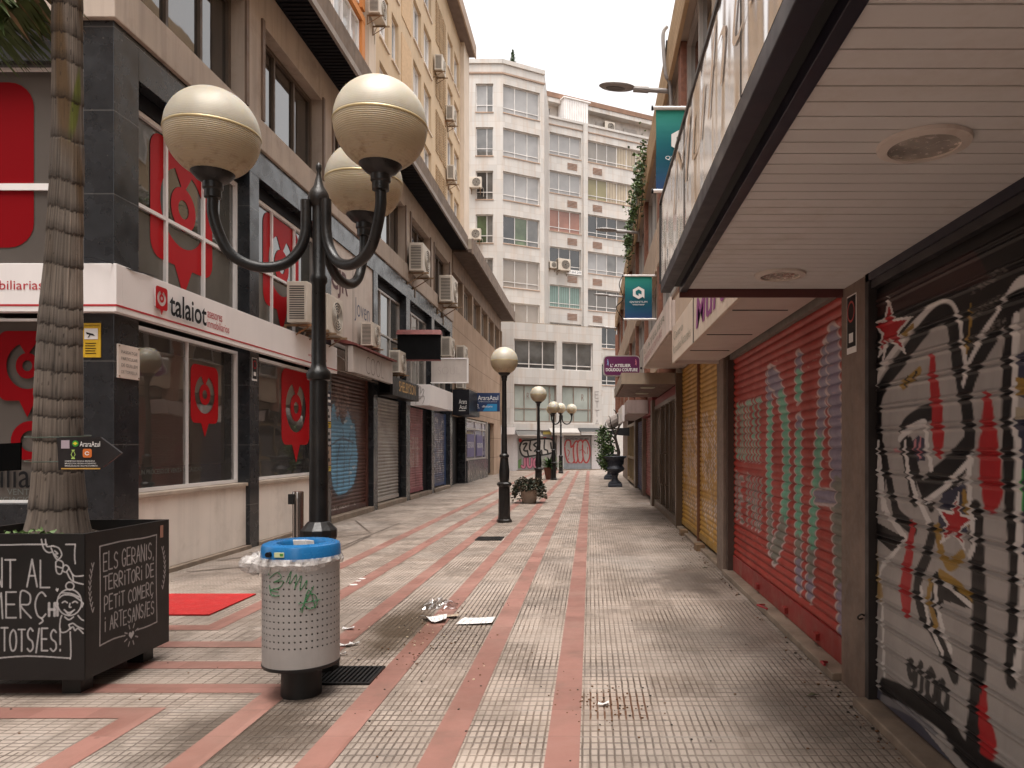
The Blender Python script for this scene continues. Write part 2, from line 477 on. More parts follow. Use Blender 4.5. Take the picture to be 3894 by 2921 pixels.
bronze = mat('bronze_frame', (0.12, 0.085, 0.06), 0.35, 0.5, var=0.15)
dark_metal = mat('dark_metal', (0.012, 0.0115, 0.012), 0.42, 0.2, var=0.2, vs=6)
lamp_iron = mat('lamp_iron', (0.010, 0.0095, 0.0095), 0.34, 0.1, var=0.35, vs=9, bump=0.0015, bs=70, dirt=(0.07, 0.055, 0.045), dk=0.3)
red_pl = plain('red_vinyl', (0.40, 0.006, 0.010), 0.5, spec=0.15)
dark_red = plain('dark_red_vinyl', (0.42, 0.02, 0.03), 0.35)
black_pl = plain('black_letter', (0.008, 0.008, 0.009), 0.45, spec=0.15)
white_pl = plain('white_letter', (0.72, 0.70, 0.68), 0.45)
gold_pl = plain('gold_letter', (0.62, 0.36, 0.09), 0.35, 0.3)
ac_white = mat('aircon_casing', (0.55, 0.49, 0.42), 0.5, var=0.08, vs=3, streak=0.3, dirt=(0.2, 0.14, 0.09), dk=0.3)
ac_dark = plain('aircon_slot', (0.06, 0.052, 0.045), 0.6)
rust = mat('rusty_steel', (0.20, 0.13, 0.075), 0.7, var=0.45, vs=8, dirt=(0.30, 0.11, 0.03), dk=0.7)
sill_stone = mat('sill_stone', (0.40, 0.33, 0.27), 0.6, var=0.15, vs=4, dirt=(0.16, 0.12, 0.09), dk=0.4)
thresh = mat('threshold_stone', (0.22, 0.17, 0.13), 0.55, var=0.25, vs=5, dirt=(0.07, 0.05, 0.04), dk=0.5, speck=0.2)
marble = marble_mat()
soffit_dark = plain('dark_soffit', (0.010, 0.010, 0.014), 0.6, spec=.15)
mullion_dk = plain('dark_mullion', (0.05, 0.042, 0.036), 0.4, 0.2)
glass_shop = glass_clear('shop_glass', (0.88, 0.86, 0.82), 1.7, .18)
glass_dk = pane('dark_glass', (0.055, 0.053, 0.047), 0.03, 1.9, 0.4)
glass_up = pane('upper_glass', (0.035, 0.030, 0.026), 0.02, 2.3, 0.4, wob=0.15)

# ---------------------------------------------------------------- ground
def ground_mat():
    g = NG('ribbed_pavers')
    P = g.xyz(); px, py = P[0], P[1]
    def groove(c, pitch, wd):
        f = g.math('FRACT', g.math('DIVIDE', c, pitch))
        e = g.math('ABSOLUTE', g.math('SUBTRACT', f, 0.5))
        return g.ramp(e, 0.5 - wd - 0.05, 0.5 - wd + 0.05)
    wob = g.math('MULTIPLY', g.math('SUBTRACT', g.noise(7, 3), 0.5), 0.010)
    turn = g.math('MULTIPLY', g.math('LESS_THAN', px, -2.12), g.math('LESS_THAN', g.math('ABSOLUTE', g.math('SUBTRACT', py, 5.4)), 1.6))
    gxa = groove(g.math('ADD', px, wob), 0.042, 0.12); gya = groove(g.math('ADD', py, wob), 0.080, 0.085)
    gxb = groove(g.math('ADD', px, wob), 0.084, 0.05); gyb = groove(g.math('ADD', py, wob), 0.045, 0.11)
    def sel(a, b): return g.math('ADD', g.math('MULTIPLY', turn, b), g.math('MULTIPLY', g.math('SUBTRACT', 1.0, turn), a))
    gx = sel(gxa, gxb); gy = sel(gya, gyb)
    jx = groove(g.math('ADD', px, 0.02), 0.42, 0.012); jy = groove(py, 0.40, 0.014)
    tile = g.comb(g.math('FLOOR', g.math('DIVIDE', g.math('ADD', px, 0.02), 0.42)), g.math('FLOOR', g.math('DIVIDE', py, 0.42)), 0.0)
    wn = g.n('TexWhiteNoise'); g.nt.links.new(tile, wn.inputs[0]); rnd = wn.outputs[0]
    gr = g.math('MAXIMUM', g.math('MULTIPLY', gx, g.ramp(g.noise(1.7, 4), .36, .56, .35, 1.0)), g.math('MULTIPLY', gy, g.ramp(g.noise(.9, 3), .40, .52, .6, 1.0)))
    cell = g.comb(g.math('FLOOR', g.math('DIVIDE', px, 0.042)), g.math('FLOOR', g.math('DIVIDE', py, 0.080)), 0.0)
    wc = g.n('TexWhiteNoise'); g.nt.links.new(cell, wc.inputs[0])
    fill = g.ramp(g.noise(1.1, 5), 0.40, 0.62)                      # worn places where grooves are full of dust
    top = g.mix(rnd, (0.195, 0.156, 0.128), (0.345, 0.284, 0.240))
    top = g.mix(g.math('MULTIPLY', wc.outputs[0], 0.5), top, (0.355, 0.297, 0.255))
    top = g.mix(g.math('MULTIPLY', g.ramp(g.noise(230, 2), 0.5, 0.7), 0.35), top, (0.20, 0.165, 0.14))
    low = g.mix(fill, (0.060, 0.040, 0.029), (0.160, 0.118, 0.090))
    col = g.mix(gr, top, low)
    col = g.mix(g.math('MULTIPLY', jx, 0.5), col, (0.16, 0.125, 0.10))
    col = g.mix(g.math('MULTIPLY', jy, g.ramp(rnd, .3, .8, .15, .75)), col, (0.33, 0.295, 0.265))
    big = g.ramp(g.noise(0.9, 9, rough=0.74), 0.49, 0.66)
    col = g.mix(g.math('MULTIPLY', big, 0.65), col, (0.085, 0.066, 0.053))
    pale = g.ramp(g.noise(0.45, 6, vec=g.comb(g.math('ADD', px, 31.0), py, 0.0)), 0.52, 0.7)
    col = g.mix(g.math('MULTIPLY', pale, 0.3), col, (0.31, 0.285, 0.262))
    # spills and grime, each with its own place and ragged edge
    nz = g.math('MULTIPLY', g.math('SUBTRACT', g.noise(3.2, 6, rough=0.7), 0.5), 1.5)
    tot = None
    for (cx, cy, rx, ry, k, c) in ((-1.66, 6.5, 0.36, 1.15, 0.9, (0.050, 0.030, 0.013)), (-1.05, 6.5, 0.35, 0.8, 0.35, (0.09, 0.06, 0.04)), (-1.95, 4.05, 0.6, 0.62, 0.8, (0.045, 0.032, 0.023)),
                                   (0.12, 4.55, 0.22, 0.26, 0.15, (0.13, 0.06, 0.03)), (1.15, 8.6, 0.5, 1.1, 0.75, (0.06, 0.045, 0.036)), (.9, 6.0, .5, .7, .5, (.07, .052, .04)), (1.3, 4.4, .35, .8, .55, (.06, .045, .035)), (.7, 17, .8, 2.5, .5, (.07, .055, .045)), (-.5, 9.5, .5, .9, .35, (.08, .06, .05)), (0.55, 12.5, 0.5, 2.0, 0.3, (0.08, 0.06, 0.05)),
                                   (1.45, 6.2, 0.3, 1.6, 0.4, (0.07, 0.05, 0.04)), (-4.2, 10.5, 0.9, 2.5, 0.2, (0.1, 0.07, 0.05)), (-2.9, 17.0, 0.8, 2.0, 0.22, (0.09, 0.06, 0.05)), (-1.2, 3.9, 0.6, 0.3, 0.2, (0.08, 0.06, 0.05)), (-1.6, 4.6, 0.5, 0.35, 0.4, (0.06, 0.045, 0.035))):
        a = g.math('DIVIDE', g.math('SUBTRACT', px, cx), rx); b = g.math('DIVIDE', g.math('SUBTRACT', py, cy), ry)
        dd = g.math('ADD', g.math('SQRT', g.math('ADD', g.math('MULTIPLY', a, a), g.math('MULTIPLY', b, b))), nz)
        col = g.mix(g.math('MULTIPLY', g.ramp(dd, 1.1, 0.45), k), col, c)
    wa_ = g.math('DIVIDE', g.math('SUBTRACT', px, -1.35), .75); wb_ = g.math('DIVIDE', g.math('SUBTRACT', py, 6.9), 1.9)
    wet = g.ramp(g.math('ADD', g.math('SQRT', g.math('ADD', g.math('MULTIPLY', wa_, wa_), g.math('MULTIPLY', wb_, wb_))), nz), 1.0, .6)
    col = g.mix(g.math('MULTIPLY', g.math('MULTIPLY', wet, gx), .8), col, (.028, .017, .010))
    rr_ = g.math('MULTIPLY', g.ramp(g.math('ABSOLUTE', g.math('SUBTRACT', px, .16)), .21, .17), g.ramp(g.math('ABSOLUTE', g.math('SUBTRACT', py, 4.48)), .24, .20))
    col = g.mix(g.math('MULTIPLY', g.math('MULTIPLY', rr_, gx), g.ramp(g.noise(9, 4), .3, .5)), col, (.085, .030, .008))
    gum = g.n('TexVoronoi'); gum.inputs['Scale'].default_value = 2.6; g.nt.links.new(g.pos(), gum.inputs['Vector'])
    col = g.mix(g.math('MULTIPLY', g.ramp(gum.outputs[0], 0.05, 0.035), 0.55), col, (0.07, 0.055, 0.05))
    h = g.math('SUBTRACT', 1.0, g.math('MULTIPLY', gr, g.math('SUBTRACT', 1.0, g.math('MULTIPLY', fill, 0.5))))
    nor = g.bump(h, 0.006, 0.8)
    return g.fin(col, g.ramp(g.noise(2.3, 5), 0.35, 0.7, 0.42, 0.72), 0, nor, 0.35)
pavers = ground_mat()
MB().face([(-60, -40, 0), (60, -40, 0), (60, 160, 0), (-60, 160, 0)]).build('ground', pavers)['kind'] = 'structure'

def stripe_mat():
    g = NG('red_paver_band')
    P = g.xyz()
    c = g.comb(g.math('FLOOR', g.math('DIVIDE', P[0], 0.33)), g.math('FLOOR', g.math('DIVIDE', P[1], 0.40)), 0.0)
    wn = g.n('TexWhiteNoise'); g.nt.links.new(c, wn.inputs[0])
    col = g.mix(wn.outputs[0], (0.185, 0.086, 0.068), (0.255, 0.126, 0.102))
    col = g.mix(g.math('MULTIPLY', g.ramp(g.noise(2.2, 7, rough=0.7), 0.45, 0.7), 0.5), col, (0.150, 0.080, 0.062))
    col = g.mix(g.math('MULTIPLY', g.ramp(g.noise(0.6, 5), 0.5, 0.7), 0.45), col, (0.31, 0.20, 0.165))
    col = g.mix(g.math('MULTIPLY', g.ramp(g.noise(1.4, 8, rough=0.75), 0.52, 0.68), 0.55), col, (0.12, 0.075, 0.058))
    gu = g.n('TexVoronoi'); gu.inputs['Scale'].default_value = 3.1; g.nt.links.new(g.pos(), gu.inputs['Vector'])
    col = g.mix(g.math('MULTIPLY', g.ramp(gu.outputs[0], 0.06, 0.04), 0.5), col, (0.09, 0.05, 0.04))
    f = g.math('ABSOLUTE', g.math('SUBTRACT', g.math('FRACT', g.math('DIVIDE', P[1], 0.40)), 0.5))
    col = g.mix(g.math('MULTIPLY', g.ramp(f, 0.482, 0.492), 0.55), col, (0.16, 0.09, 0.07))
    col = g.mix(g.math('MULTIPLY', g.ramp(g.noise(210, 2), 0.55, 0.7), 0.3), col, (0.18, 0.09, 0.07))
    nz = g.math('MULTIPLY', g.math('SUBTRACT', g.noise(3.2, 6, rough=0.7), 0.5), 1.5)
    a = g.math('DIVIDE', g.math('SUBTRACT', P[0], -1.6), 0.5); b = g.math('DIVIDE', g.math('SUBTRACT', P[1], 6.2), 1.0)
    dd = g.math('ADD', g.math('SQRT', g.math('ADD', g.math('MULTIPLY', a, a), g.math('MULTIPLY', b, b))), nz)
    col = g.mix(g.math('MULTIPLY', g.ramp(dd, 1.1, 0.4), 0.6), col, (0.10, 0.042, 0.025))
    nor = g.bump(g.noise(90, 3), 0.001, 0.5)
    return g.fin(col, g.ramp(g.noise(3, 4), 0.3, 0.7, 0.4, 0.7), 0, nor, 0.35)
band = stripe_mat()
SW = 0.088
SX = {'A': -0.145, 'B': -0.775, 'C': -1.385, 'D': -2.03, 'E': -2.67, 'F': -3.31}
st = MB()
zz = 0.004
def strip(x0, x1, y0, y1): st.face([(x0, y0, zz), (x1, y0, zz), (x1, y1, zz), (x0, y1, zz)])
for k in 'ABC': strip(SX[k] - SW, SX[k] + SW, -12, 46)
for k, y in (('D', 4.79), ('E', 4.35), ('F', 3.80)):          # bands that turn into the side passage
    strip(SX[k] - SW, SX[k] + SW, -12, y + SW); strip(-16, SX[k] - SW, y - SW, y + SW)
for k, y in (('D', 5.30), ('E', 5.85), ('F', 6.39)):
    strip(SX[k] - SW, SX[k] + SW, y - SW, 46); strip(-16, SX[k] - SW, y - SW, y + SW)
st.build('paving', band, recalc=False)['kind'] = 'structure'
# side passage seam lines of dark stone
sm = MB()
def seam(a, b, wd=0.035):
    A, B = Vector(a), Vector(b); n = (B - A).normalized(); q = Vector((-n.y, n.x)) * wd / 2
    sm.face([(*(A - q), 0.006), (*(B - q), 0.006), (*(B + q), 0.006), (*(A + q), 0.006)])
seam(on_g(160 * .0 + 660, 1225), on_g(800, 1158)); seam(on_g(470, 1212), on_g(640, 1187)); seam((-5.1, 9.2), (-4.1, 9.9)); seam((-4.1, 9.94), (-5.1, 10.9))
seam((-4.9, 12.2), (-4.0, 13.2)); seam((-4.0, 13.25), (-5.0, 15.5)); seam((-3.93, 9.0), (-3.93, 15))
sm.build('pavement', mat('dark_seam', (0.10, 0.075, 0.06), 0.6, var=0.2), recalc=False)['kind'] = 'structure'

# ---------------------------------------------------------------- windows, air conditioners
def window(F, u0, u1, z0, z1, d, fm, pms, parent, mull=(), trans=(), fw=0.05, th=0.05, name='window', mw=None, pd=0.012, label=None):
    """frame with mullions and its glass; pms = one material, or one per bay between mullions"""
    mw = mw or fw * 0.8
    b = MB()
    b.fbox(F, u0, u0 + fw, d, d + th, z0, z1); b.fbox(F, u1 - fw, u1, d, d + th, z0, z1)
    b.fbox(F, u0 + fw, u1 - fw, d, d + th, z0, z0 + fw); b.fbox(F, u0 + fw, u1 - fw, d, d + th, z1 - fw, z1)
    ms = [u0 + (u1 - u0) * q for q in mull]
    for q in ms: b.fbox(F, q - mw / 2, q + mw / 2, d, d + th - 0.004, z0 + fw, z1 - fw)
    for q in trans:
        zc = z0 + (z1 - z0) * q; b.fbox(F, u0 + fw, u1 - fw, d, d + th - 0.008, zc - mw / 2, zc + mw / 2)
    fr = b.build(name, fm, parent, recalc=True)
    if label: fr['label'] = label
    if not isinstance(pms, (list, tuple)): pms = [pms]
    e = [u0 + 0.004] + ms + [u1 - 0.004]
    p = MB()
    for k in range(len(e) - 1):
        p.face([F.p(e[k], d + pd, z0 + .004), F.p(e[k + 1], d + pd, z0 + .004), F.p(e[k + 1], d + pd, z1 - .004), F.p(e[k], d + pd, z1 - .004)], k % len(pms))
    p.build('pane', list(pms), fr, recalc=False)
    return fr

def make_aircon(label, w=0.85, h=0.62, dep=0.33, grp='air conditioners on the facades'):
    """wall unit at the origin: wall is the plane x = 0, fan faces +x, slotted side faces -y, base of casing at z = 0"""
    t = thing('air_conditioner', label, 'air conditioner', (0, 0, 0), grp)
    x0, x1 = 0.08, 0.08 + dep
    MB().box(x0, x1, 0, w, 0, h).build('casing', ac_white, t, bevel=0.012)
    b = MB()
    for k in range(15):
        z = 0.06 + k * (h - 0.12) / 15
        b.box(x0 + 0.05, x1 - 0.05, -0.004, 0.001, z, z + (h - 0.12) / 30)
    b.build('side_slot', ac_dark, t)
    cy, cz, r = w * 0.60, h * 0.5, min(w * 0.33, h * 0.43)
    f = MB(); f.lathe([(r, 0), (r, 0.012)], n=28)
    for i, p in enumerate(f.v): f.v[i] = (x1 + 0.002 + p[2] * .3, cy + p[0], cz + p[1])
    f.build('fan_opening', ac_dark, t)
    gq = MB()
    for q in (1.0, 0.82, 0.64, 0.46, 0.28):
        gq.tube([(x1 + 0.012, cy + r * q * math.cos(a * math.pi / 12), cz + r * q * math.sin(a * math.pi / 12)) for a in range(25)], 0.006, 5, cap=False)
    for a in range(8):
        c, s_ = math.cos(a * math.pi / 4), math.sin(a * math.pi / 4)
        gq.tube([(x1 + 0.012, cy + .05 * c, cz + .05 * s_), (x1 + 0.012, cy + r * c, cz + r * s_)], 0.004, 4)
    gq.build('fan_grille', ac_white, t)
    for y in (0.12, w - 0.12):
        q = MB(); q.box(0, x1 + 0.12, y - 0.02, y + 0.02, -0.055, -0.015); q.box(0.0, 0.03, y - 0.018, y + 0.018, -0.33, -0.055)
        q.tube([(0.02, y, -0.31), (x1 - 0.02, y, -0.06)], 0.013, 6)
        q.build('bracket', rust, t)
    MB().tube([(x0 + .05, w + 0.0, 0.12), (x0 + .03, w + .06, 0.1), (0.01, w + .09, -.1), (0.01, w + .1, -.5)], 0.016, 6).build('pipe', plain('aircon_hose', (0.5, 0.46, 0.4), .6), t)
    return t

# ================================================================ LEFT SIDE
XL = -5.3
FL = Frame((XL, 0, 0), (0, 1, 0), (1, 0, 0))       # u = y along the street, outward = +x
FF = Frame((0, 8.1, 0), (1, 0, 0), (0, -1, 0))     # front face towards the camera, u = x

# ---- corner building: black granite shops below, beige storey and dark eave above
A = thing('corner_building', 'two storey corner building with black granite shop fronts and beige upper floor beside the palm', 'building', (XL, 8.1, 0))
PIERS = [(8.1, 8.55), (11.33, 11.65), (14.54, 14.9), (17.8, 18.15), (20.95, 21.4), (24.3, 24.72), (27.5, 27.95)]
def joint_granite():
    g = NG('granite_cladding')
    P = g.xyz()
    col = g.mix(g.ramp(g.noise(7, 4), .3, .7), (0.011, 0.0125, 0.015), (0.021, 0.023, 0.027))
    col = g.mix(g.math('MULTIPLY', g.ramp(g.noise(170, 2), .58, .68), .35), col, (0.11, 0.11, 0.11))
    f = g.math('ABSOLUTE', g.math('SUBTRACT', g.math('FRACT', g.math('DIVIDE', g.math('ADD', P[2], .25), 0.93)), .5))
    col = g.mix(g.math('MULTIPLY', g.ramp(f, .4925, .4965), .7), col, (0.12, 0.115, 0.11))
    col = g.mix(g.math('MULTIPLY', g.ramp(g.noise(1.4, 7, rough=.7), .55, .75), .22), col, (0.075, 0.068, 0.062))
    vor = g.n('TexVoronoi'); vor.inputs['Scale'].default_value = 5.5; g.nt.links.new(g.pos(), vor.inputs['Vector'])
    col = g.mix(g.math('MULTIPLY', g.ramp(vor.outputs[0], .06, .035), .5), col, (0.22, 0.20, 0.18))
    return g.fin(col, g.ramp(g.noise(3, 4), .3, .7, .16, .34), 0, None, .5)
gran = joint_granite()
MB().box(-5.64, XL, 8.1, 8.55, 0, 6.33).build('granite_pier', gran, A, bevel=.006)
for a, b in PIERS[1:]:
    MB().fbox(FL, a, b, -0.40, 0, 0, 5.88).build('granite_pier', gran, A, bevel=.006)
lt = MB(); lt.fbox(FL, 8.55, 27.95, -0.40, 0.0, 5.883, 6.327); lt.build('granite_lintel', gran, A)
MB().box(-12, -5.643, 8.1, 8.5, 5.88, 6.33).build('granite_lintel', gran, A)
# solid core, rooms behind the shop windows
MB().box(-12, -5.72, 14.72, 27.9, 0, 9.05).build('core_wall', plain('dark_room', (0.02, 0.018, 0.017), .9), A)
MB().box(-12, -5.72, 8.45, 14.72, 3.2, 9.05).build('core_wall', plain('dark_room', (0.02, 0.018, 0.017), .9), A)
room = plain('shop_interior', (0.62, 0.57, 0.51), .8)
rm = MB()
rm.face([(-7.3, 8.4, .02), (-7.3, 14.7, .02), (-7.3, 14.7, 3.19), (-7.3, 8.4, 3.19)])
rm.face([(-8.6, 8.4, .02), (-5.6, 8.4, .02), (-5.6, 14.7, .02), (-8.6, 14.7, .02)])
rm.face([(-8.6, 14.7, .02), (-5.6, 14.7, .02), (-5.6, 14.7, 3.19), (-8.6, 14.7, 3.19)])
rm.build('shop_room', room, A, recalc=False)
# beige storey with window bays, projecting sill band
W1 = [(8.62 + 3.23 * k, 11.2 + 3.23 * k) for k in range(6)]
ub = MB(); ub.wall(FL, 8.1, 27.95, 6.80, 9.1, [(a, b, 6.85, 8.44) for a, b in W1], 0.32, d=-.02)
ub.build('upper_wall', beige, A, recalc=False)
MB().box(-12, XL + .05, 8.04, 8.3, 6.33, 6.8).build('floor_band', beige, A, bevel=.01)
MB().fbox(FL, 8.3, 27.95, -0.4, 0.05, 6.33, 6.8).build('floor_band', beige, A, bevel=.01)
MB().box(-12, XL - .02, 8.1, 8.3, 6.8, 9.1).build('upper_wall', beige, A)
for k, (a, b) in enumerate(W1):
    window(FL, a + .02, b - .02, 6.86, 8.43, -0.28, mat('brown_window_frame', (0.115, 0.085, 0.066), .5, .1), glass_up, A, mull=(.34, .67), fw=.07, th=.06)
    MB().fbox(FL, a - .09, a - .004, -.02, .015, 6.86, 8.5).build('window_surround', mat('bay_trim', (0.17, 0.115, 0.085), .6), A)
    MB().fbox(FL, b + .004, b + .09, -.02, .015, 6.86, 8.5).build('window_surround', mat('bay_trim', (0.17, 0.115, 0.085), .6), A)
# mezzanine windows
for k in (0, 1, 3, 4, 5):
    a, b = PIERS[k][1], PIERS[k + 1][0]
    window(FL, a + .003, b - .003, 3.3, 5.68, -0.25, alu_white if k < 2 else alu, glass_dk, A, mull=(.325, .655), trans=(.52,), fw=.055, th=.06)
    MB().fbox(FL, a + .003, b - .003, -.3, -.17, 5.69, 5.877).build('recess_shade', soffit_dark, A)  # dark strip standing in for the shaded recess over the window
    MB().fbox(FL, a + .06, b - .06, -.2375, -.2365, 3.35, 4.48).build('frosted_film', mat('mezzanine_film', (.135, .125, .11), .12, var=.25, vs=.7), A)
cp = MB().fbox(FL, 14.903, 17.797, -.2, -.03, 3.2, 5.877).build('cladding_panel', mat('cream_panel', (0.55, 0.48, 0.43), .6, var=.05, streak=.25, dirt=(.3, .2, .14), dk=.3), A)
MB().fbox(FL, 16.33, 16.345, -.03, -.027, 3.2, 5.877).build('panel_joint', ac_dark, A)
tx = plain('maroon_letter', (0.085, 0.02, 0.025), .5)
text('CJR', tx, (XL - .03, 14.95, 4.72), (0, 1, 0), (0, 0, 1), 1.05, .62, A, bold=.02)
sg = MB()
for P in hand('J', 16.5, 4.45, .2, .5): pass
mk = plain('blue_marker', (0.035, 0.06, 0.13), .5)
text('Joven', mk, (XL - .03, 16.45, 4.42), (0, 1, 0), (0, 0, 1), 1.1, .55, A, bold=-.012)
# ground floor shop windows of the estate agent
for k in (0, 1):
    a, b = PIERS[k][1], PIERS[k + 1][0]
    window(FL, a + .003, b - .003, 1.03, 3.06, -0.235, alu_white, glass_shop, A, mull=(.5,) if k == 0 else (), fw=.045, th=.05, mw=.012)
    MB().fbox(FL, a + .003, b - .003, -.38, -.06, .06, .97).build('apron_wall', white_pt, A)
    MB().fbox(FL, a + .003, b - .003, -.24, -.02, .975, 1.025).build('sill', sill_stone, A, bevel=.006)
    MB().fbox(FL, a + .003, b - .003, -.38, .03, 0, .055).build('step', thresh, A)
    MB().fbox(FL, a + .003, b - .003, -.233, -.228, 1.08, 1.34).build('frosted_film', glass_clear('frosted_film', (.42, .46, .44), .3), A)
# red map-pin stickers
def pin_loops(ring=True):
    W = 1.0; body = rrect(0, .22, 1, 1.32, .16)
    L = rrect(0, .26, 1, 1.34, .15); i = max(range(len(L)), key=lambda q: -L[q][1] * 10 - abs(L[q][0] - .5) * 0)
    out = arc(.85, 1.19, .15, 0, 90, 5) + arc(.15, 1.19, .15, 90, 180, 5) + arc(.15, .41, .15, 180, 270, 5) + [(.36, .26), (.5, 0), (.64, .26)] + arc(.85, .41, .15, 270, 360, 5)
    an = arc(.5, .8, .36, 112, 428, 30) + arc(.5, .8, .20, 440, 100, 30)
    return [out, an, circ(.5, .8, .085)]
def pin(F_o, rt, up, w, h, par, m=red_pl, lift=.006): return emblem(pin_loops(), m, F_o, rt, up, w, h, par, 'window_sticker', lift)
pin((XL - .222, 10.05, 1.72), (0, 1, 0), (0, 0, 1), .74, 1.02, A)
pin((XL - .222, 13.0, 1.28), (0, 1, 0), (0, 0, 1), 1.3, 1.72, A)
pin((XL - .236, 9.15, 3.62), (0, 1, 0), (0, 0, 1), 1.5, 1.98, A)
pin((XL - .236, 12.3, 3.62), (0, 1, 0), (0, 0, 1), 1.5, 1.98, A)
text('AMOS UN PROCESO DE VENTA DE CALIDAD', plain('grey_letter', (.10, .11, .10), .5), (XL - .225, 8.65, 1.24), (0, 1, 0), (0, 0, 1), 1.7, .06, A, lift=.004)
# front windows (grey film) with big red marks
film = mat('grey_film', (0.09, 0.078, 0.07), .18, var=.08, vs=.8)
window(FF, -8.6, -5.645, 3.62, 5.88, -.2, alu_white, film, A, mull=(), trans=(.405,), fw=.03, th=.05, mw=.075)
window(FF, -8.6, -5.645, .95, 3.04, -.2, alu_white, film, A, fw=.03, th=.05)
MB().box(-8.6, -5.645, 8.15, 8.5, 0, .945).build('apron_wall', gran, A)
MB().box(-12, -8.6, 8.1, 8.5, 0, 5.88).build('granite_pier', gran, A)
emblem([rrect(0, 0, 1.7, 1.9, .28)], plain('deep_red_vinyl', (.20, .003, .006), .5, spec=.05), (-8.05, 8.286, 3.85), (1, 0, 0), (0, 0, 1), 1.72, 1.88, A, 'window_sticker', .004)
pin((-6.72, 8.27, 1.92), (1, 0, 0), (0, 0, 1), .66, .98, A, plain('deep_red_vinyl', (.20, .003, .006), .5, spec=.05))
emblem([circ(0, 0, 1), circ(0, 0, .52)], plain('deep_red_vinyl', (.20, .003, .006), .5, spec=.05), (-6.58, 8.27, 1.42), (1, 0, 0), (0, 0, 1), .46, .46, A, 'window_sticker')
text('inmobiliarios', black_pl, (-7.55, 8.27, 1.12), (1, 0, 0), (0, 0, 1), 1.7, .28, A)
text('VENTA', plain('grey_letter', (.10, .11, .10), .5), (-6.62, 8.27, 1.04), (1, 0, 0), (0, 0, 1), .32, .07, A)
text('FINANCIACIÓN', plain('grey_letter', (.10, .11, .10), .5), (-6.95, 8.27, .97), (1, 0, 0), (0, 0, 1), .68, .06, A)
# eave
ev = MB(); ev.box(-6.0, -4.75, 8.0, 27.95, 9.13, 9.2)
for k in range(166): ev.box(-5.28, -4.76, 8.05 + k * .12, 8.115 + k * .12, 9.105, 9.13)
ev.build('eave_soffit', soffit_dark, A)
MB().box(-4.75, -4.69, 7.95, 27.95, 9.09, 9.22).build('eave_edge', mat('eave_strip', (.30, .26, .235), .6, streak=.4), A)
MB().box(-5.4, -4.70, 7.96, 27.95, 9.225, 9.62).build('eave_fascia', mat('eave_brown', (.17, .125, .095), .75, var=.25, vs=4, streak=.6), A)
MB().box(-12, -5.4, 7.96, 27.95, 9.2, 9.6).build('roof_slab', mat('roof_slab', (.3, .25, .2), .9), A)
# ---- roller shutters of the narrow shops
sh_paint = painted('painted_shutter', .42, 0.0, .45)
sh_far = painted('painted_shutter_clean', .38, 0.15, .3)
def slat(p, amp): return lambda U, Z: amp * (np.abs(np.sin(np.pi * Z / p)) ** 0.55 - 1)
def shutter(F, u0, u1, z0, z1, p, amp, du, dz, paint, base, parent, inset=0.0, m=None, label=None, bar=None):
    o = grid_mesh('roller_shutter', F, u0, u1, z0, z1, max(2, int((u1 - u0) / du)), int((z1 - z0) / dz), slat(p, amp), paint, m or sh_paint, parent, base, inset)
    if label: o['label'] = label
    if bar:
        MB().fbox(F, u0, u1, inset - .03, inset + .012, z0 - .10, z0 - .002).build('bottom_rail', bar, o)
    return o
def p_blue(p):
    bl, dk, gr = (.10, .29, .46), (.03, .035, .05), (.16, .15, .14)
    X = lambda x: 14.95 + x * 2.6; Z = lambda z: .3 + z * 2.2
    blobs = [[(.16, .30), (.15, .85), (.22, 1.0), (.3, .84), (.34, .9), (.42, .80), (.5, .86), (.56, .95), (.66, .84), (.74, .8), (.78, .62), (.82, .45), (.74, .22), (.6, .14), (.42, .10), (.28, .12)]]
    p.stroke([(X(a), Z(b)) for a, b in cr(blobs[0], 6, True)], .2, dk, .75)
    p.fill([(X(a), Z(b)) for a, b in cr(blobs[0], 6, True)], bl)
    for L in ([(.3, .2), (.3, .45), (.36, .6)], [(.45, .2), (.47, .5), (.44, .75)], [(.6, .2), (.6, .4), (.66, .5)], [(.18, .6), (.4, .66), (.7, .62)], [(.56, .55), (.62, .72)]):
        p.stroke([(X(a), Z(b)) for a, b in cr(L)], .05, dk, .7)
    for a, b in ((.6, .3), (.28, .93), (.48, .83), (.7, .36), (.64, .78)): p.stroke([(X(a), Z(b)), (X(a + .05), Z(b + .01))], .07, (.5, .55, .58), .6)
    for k in range(7):
        for L in hand('SNRAZ'[: 3 + k % 3], X(.25) + .1 * (k % 2), 2.55 - k * .0 - (k - 3) * .1, .9, .07, seed=k): p.stroke(L, .03, (.33, .22, .2), .55)
    for L in hand('NRO SNEMO IKA', 15.35, .16, 1.6, .12): p.stroke(L, .03, (.42, .36, .33), .8)
s1 = shutter(FL, 14.903, 17.70, .22, 3.2, .085, .028, .035, .0125, p_blue, (.085, .036, .027), A, -.16, label='brown roller shutter with blue bubble graffiti', bar=mat('brown_rail', (.09, .05, .045), .5))
MB().fbox(FL, 17.70, 17.797, -.19, -.13, .12, 3.2).build('shutter_guide', mat('brown_guide', (.10, .04, .03), .5), A)
s2 = shutter(FL, 18.153, 20.7, .25, 2.84, .09, .028, .15, .0125, lambda p: p.stroke([(19.2, 2.2), (20.4, 1.2)], .25, (.16, .14, .12), .35), (.30, .275, .25), A, -.16, sh_far, 'bare grey steel roller shutter', bar=alu)
MB().fbox(FL, 20.7, 20.947, -.3, -.16, .1, 2.85).build('shutter_guide', soffit_dark, A)
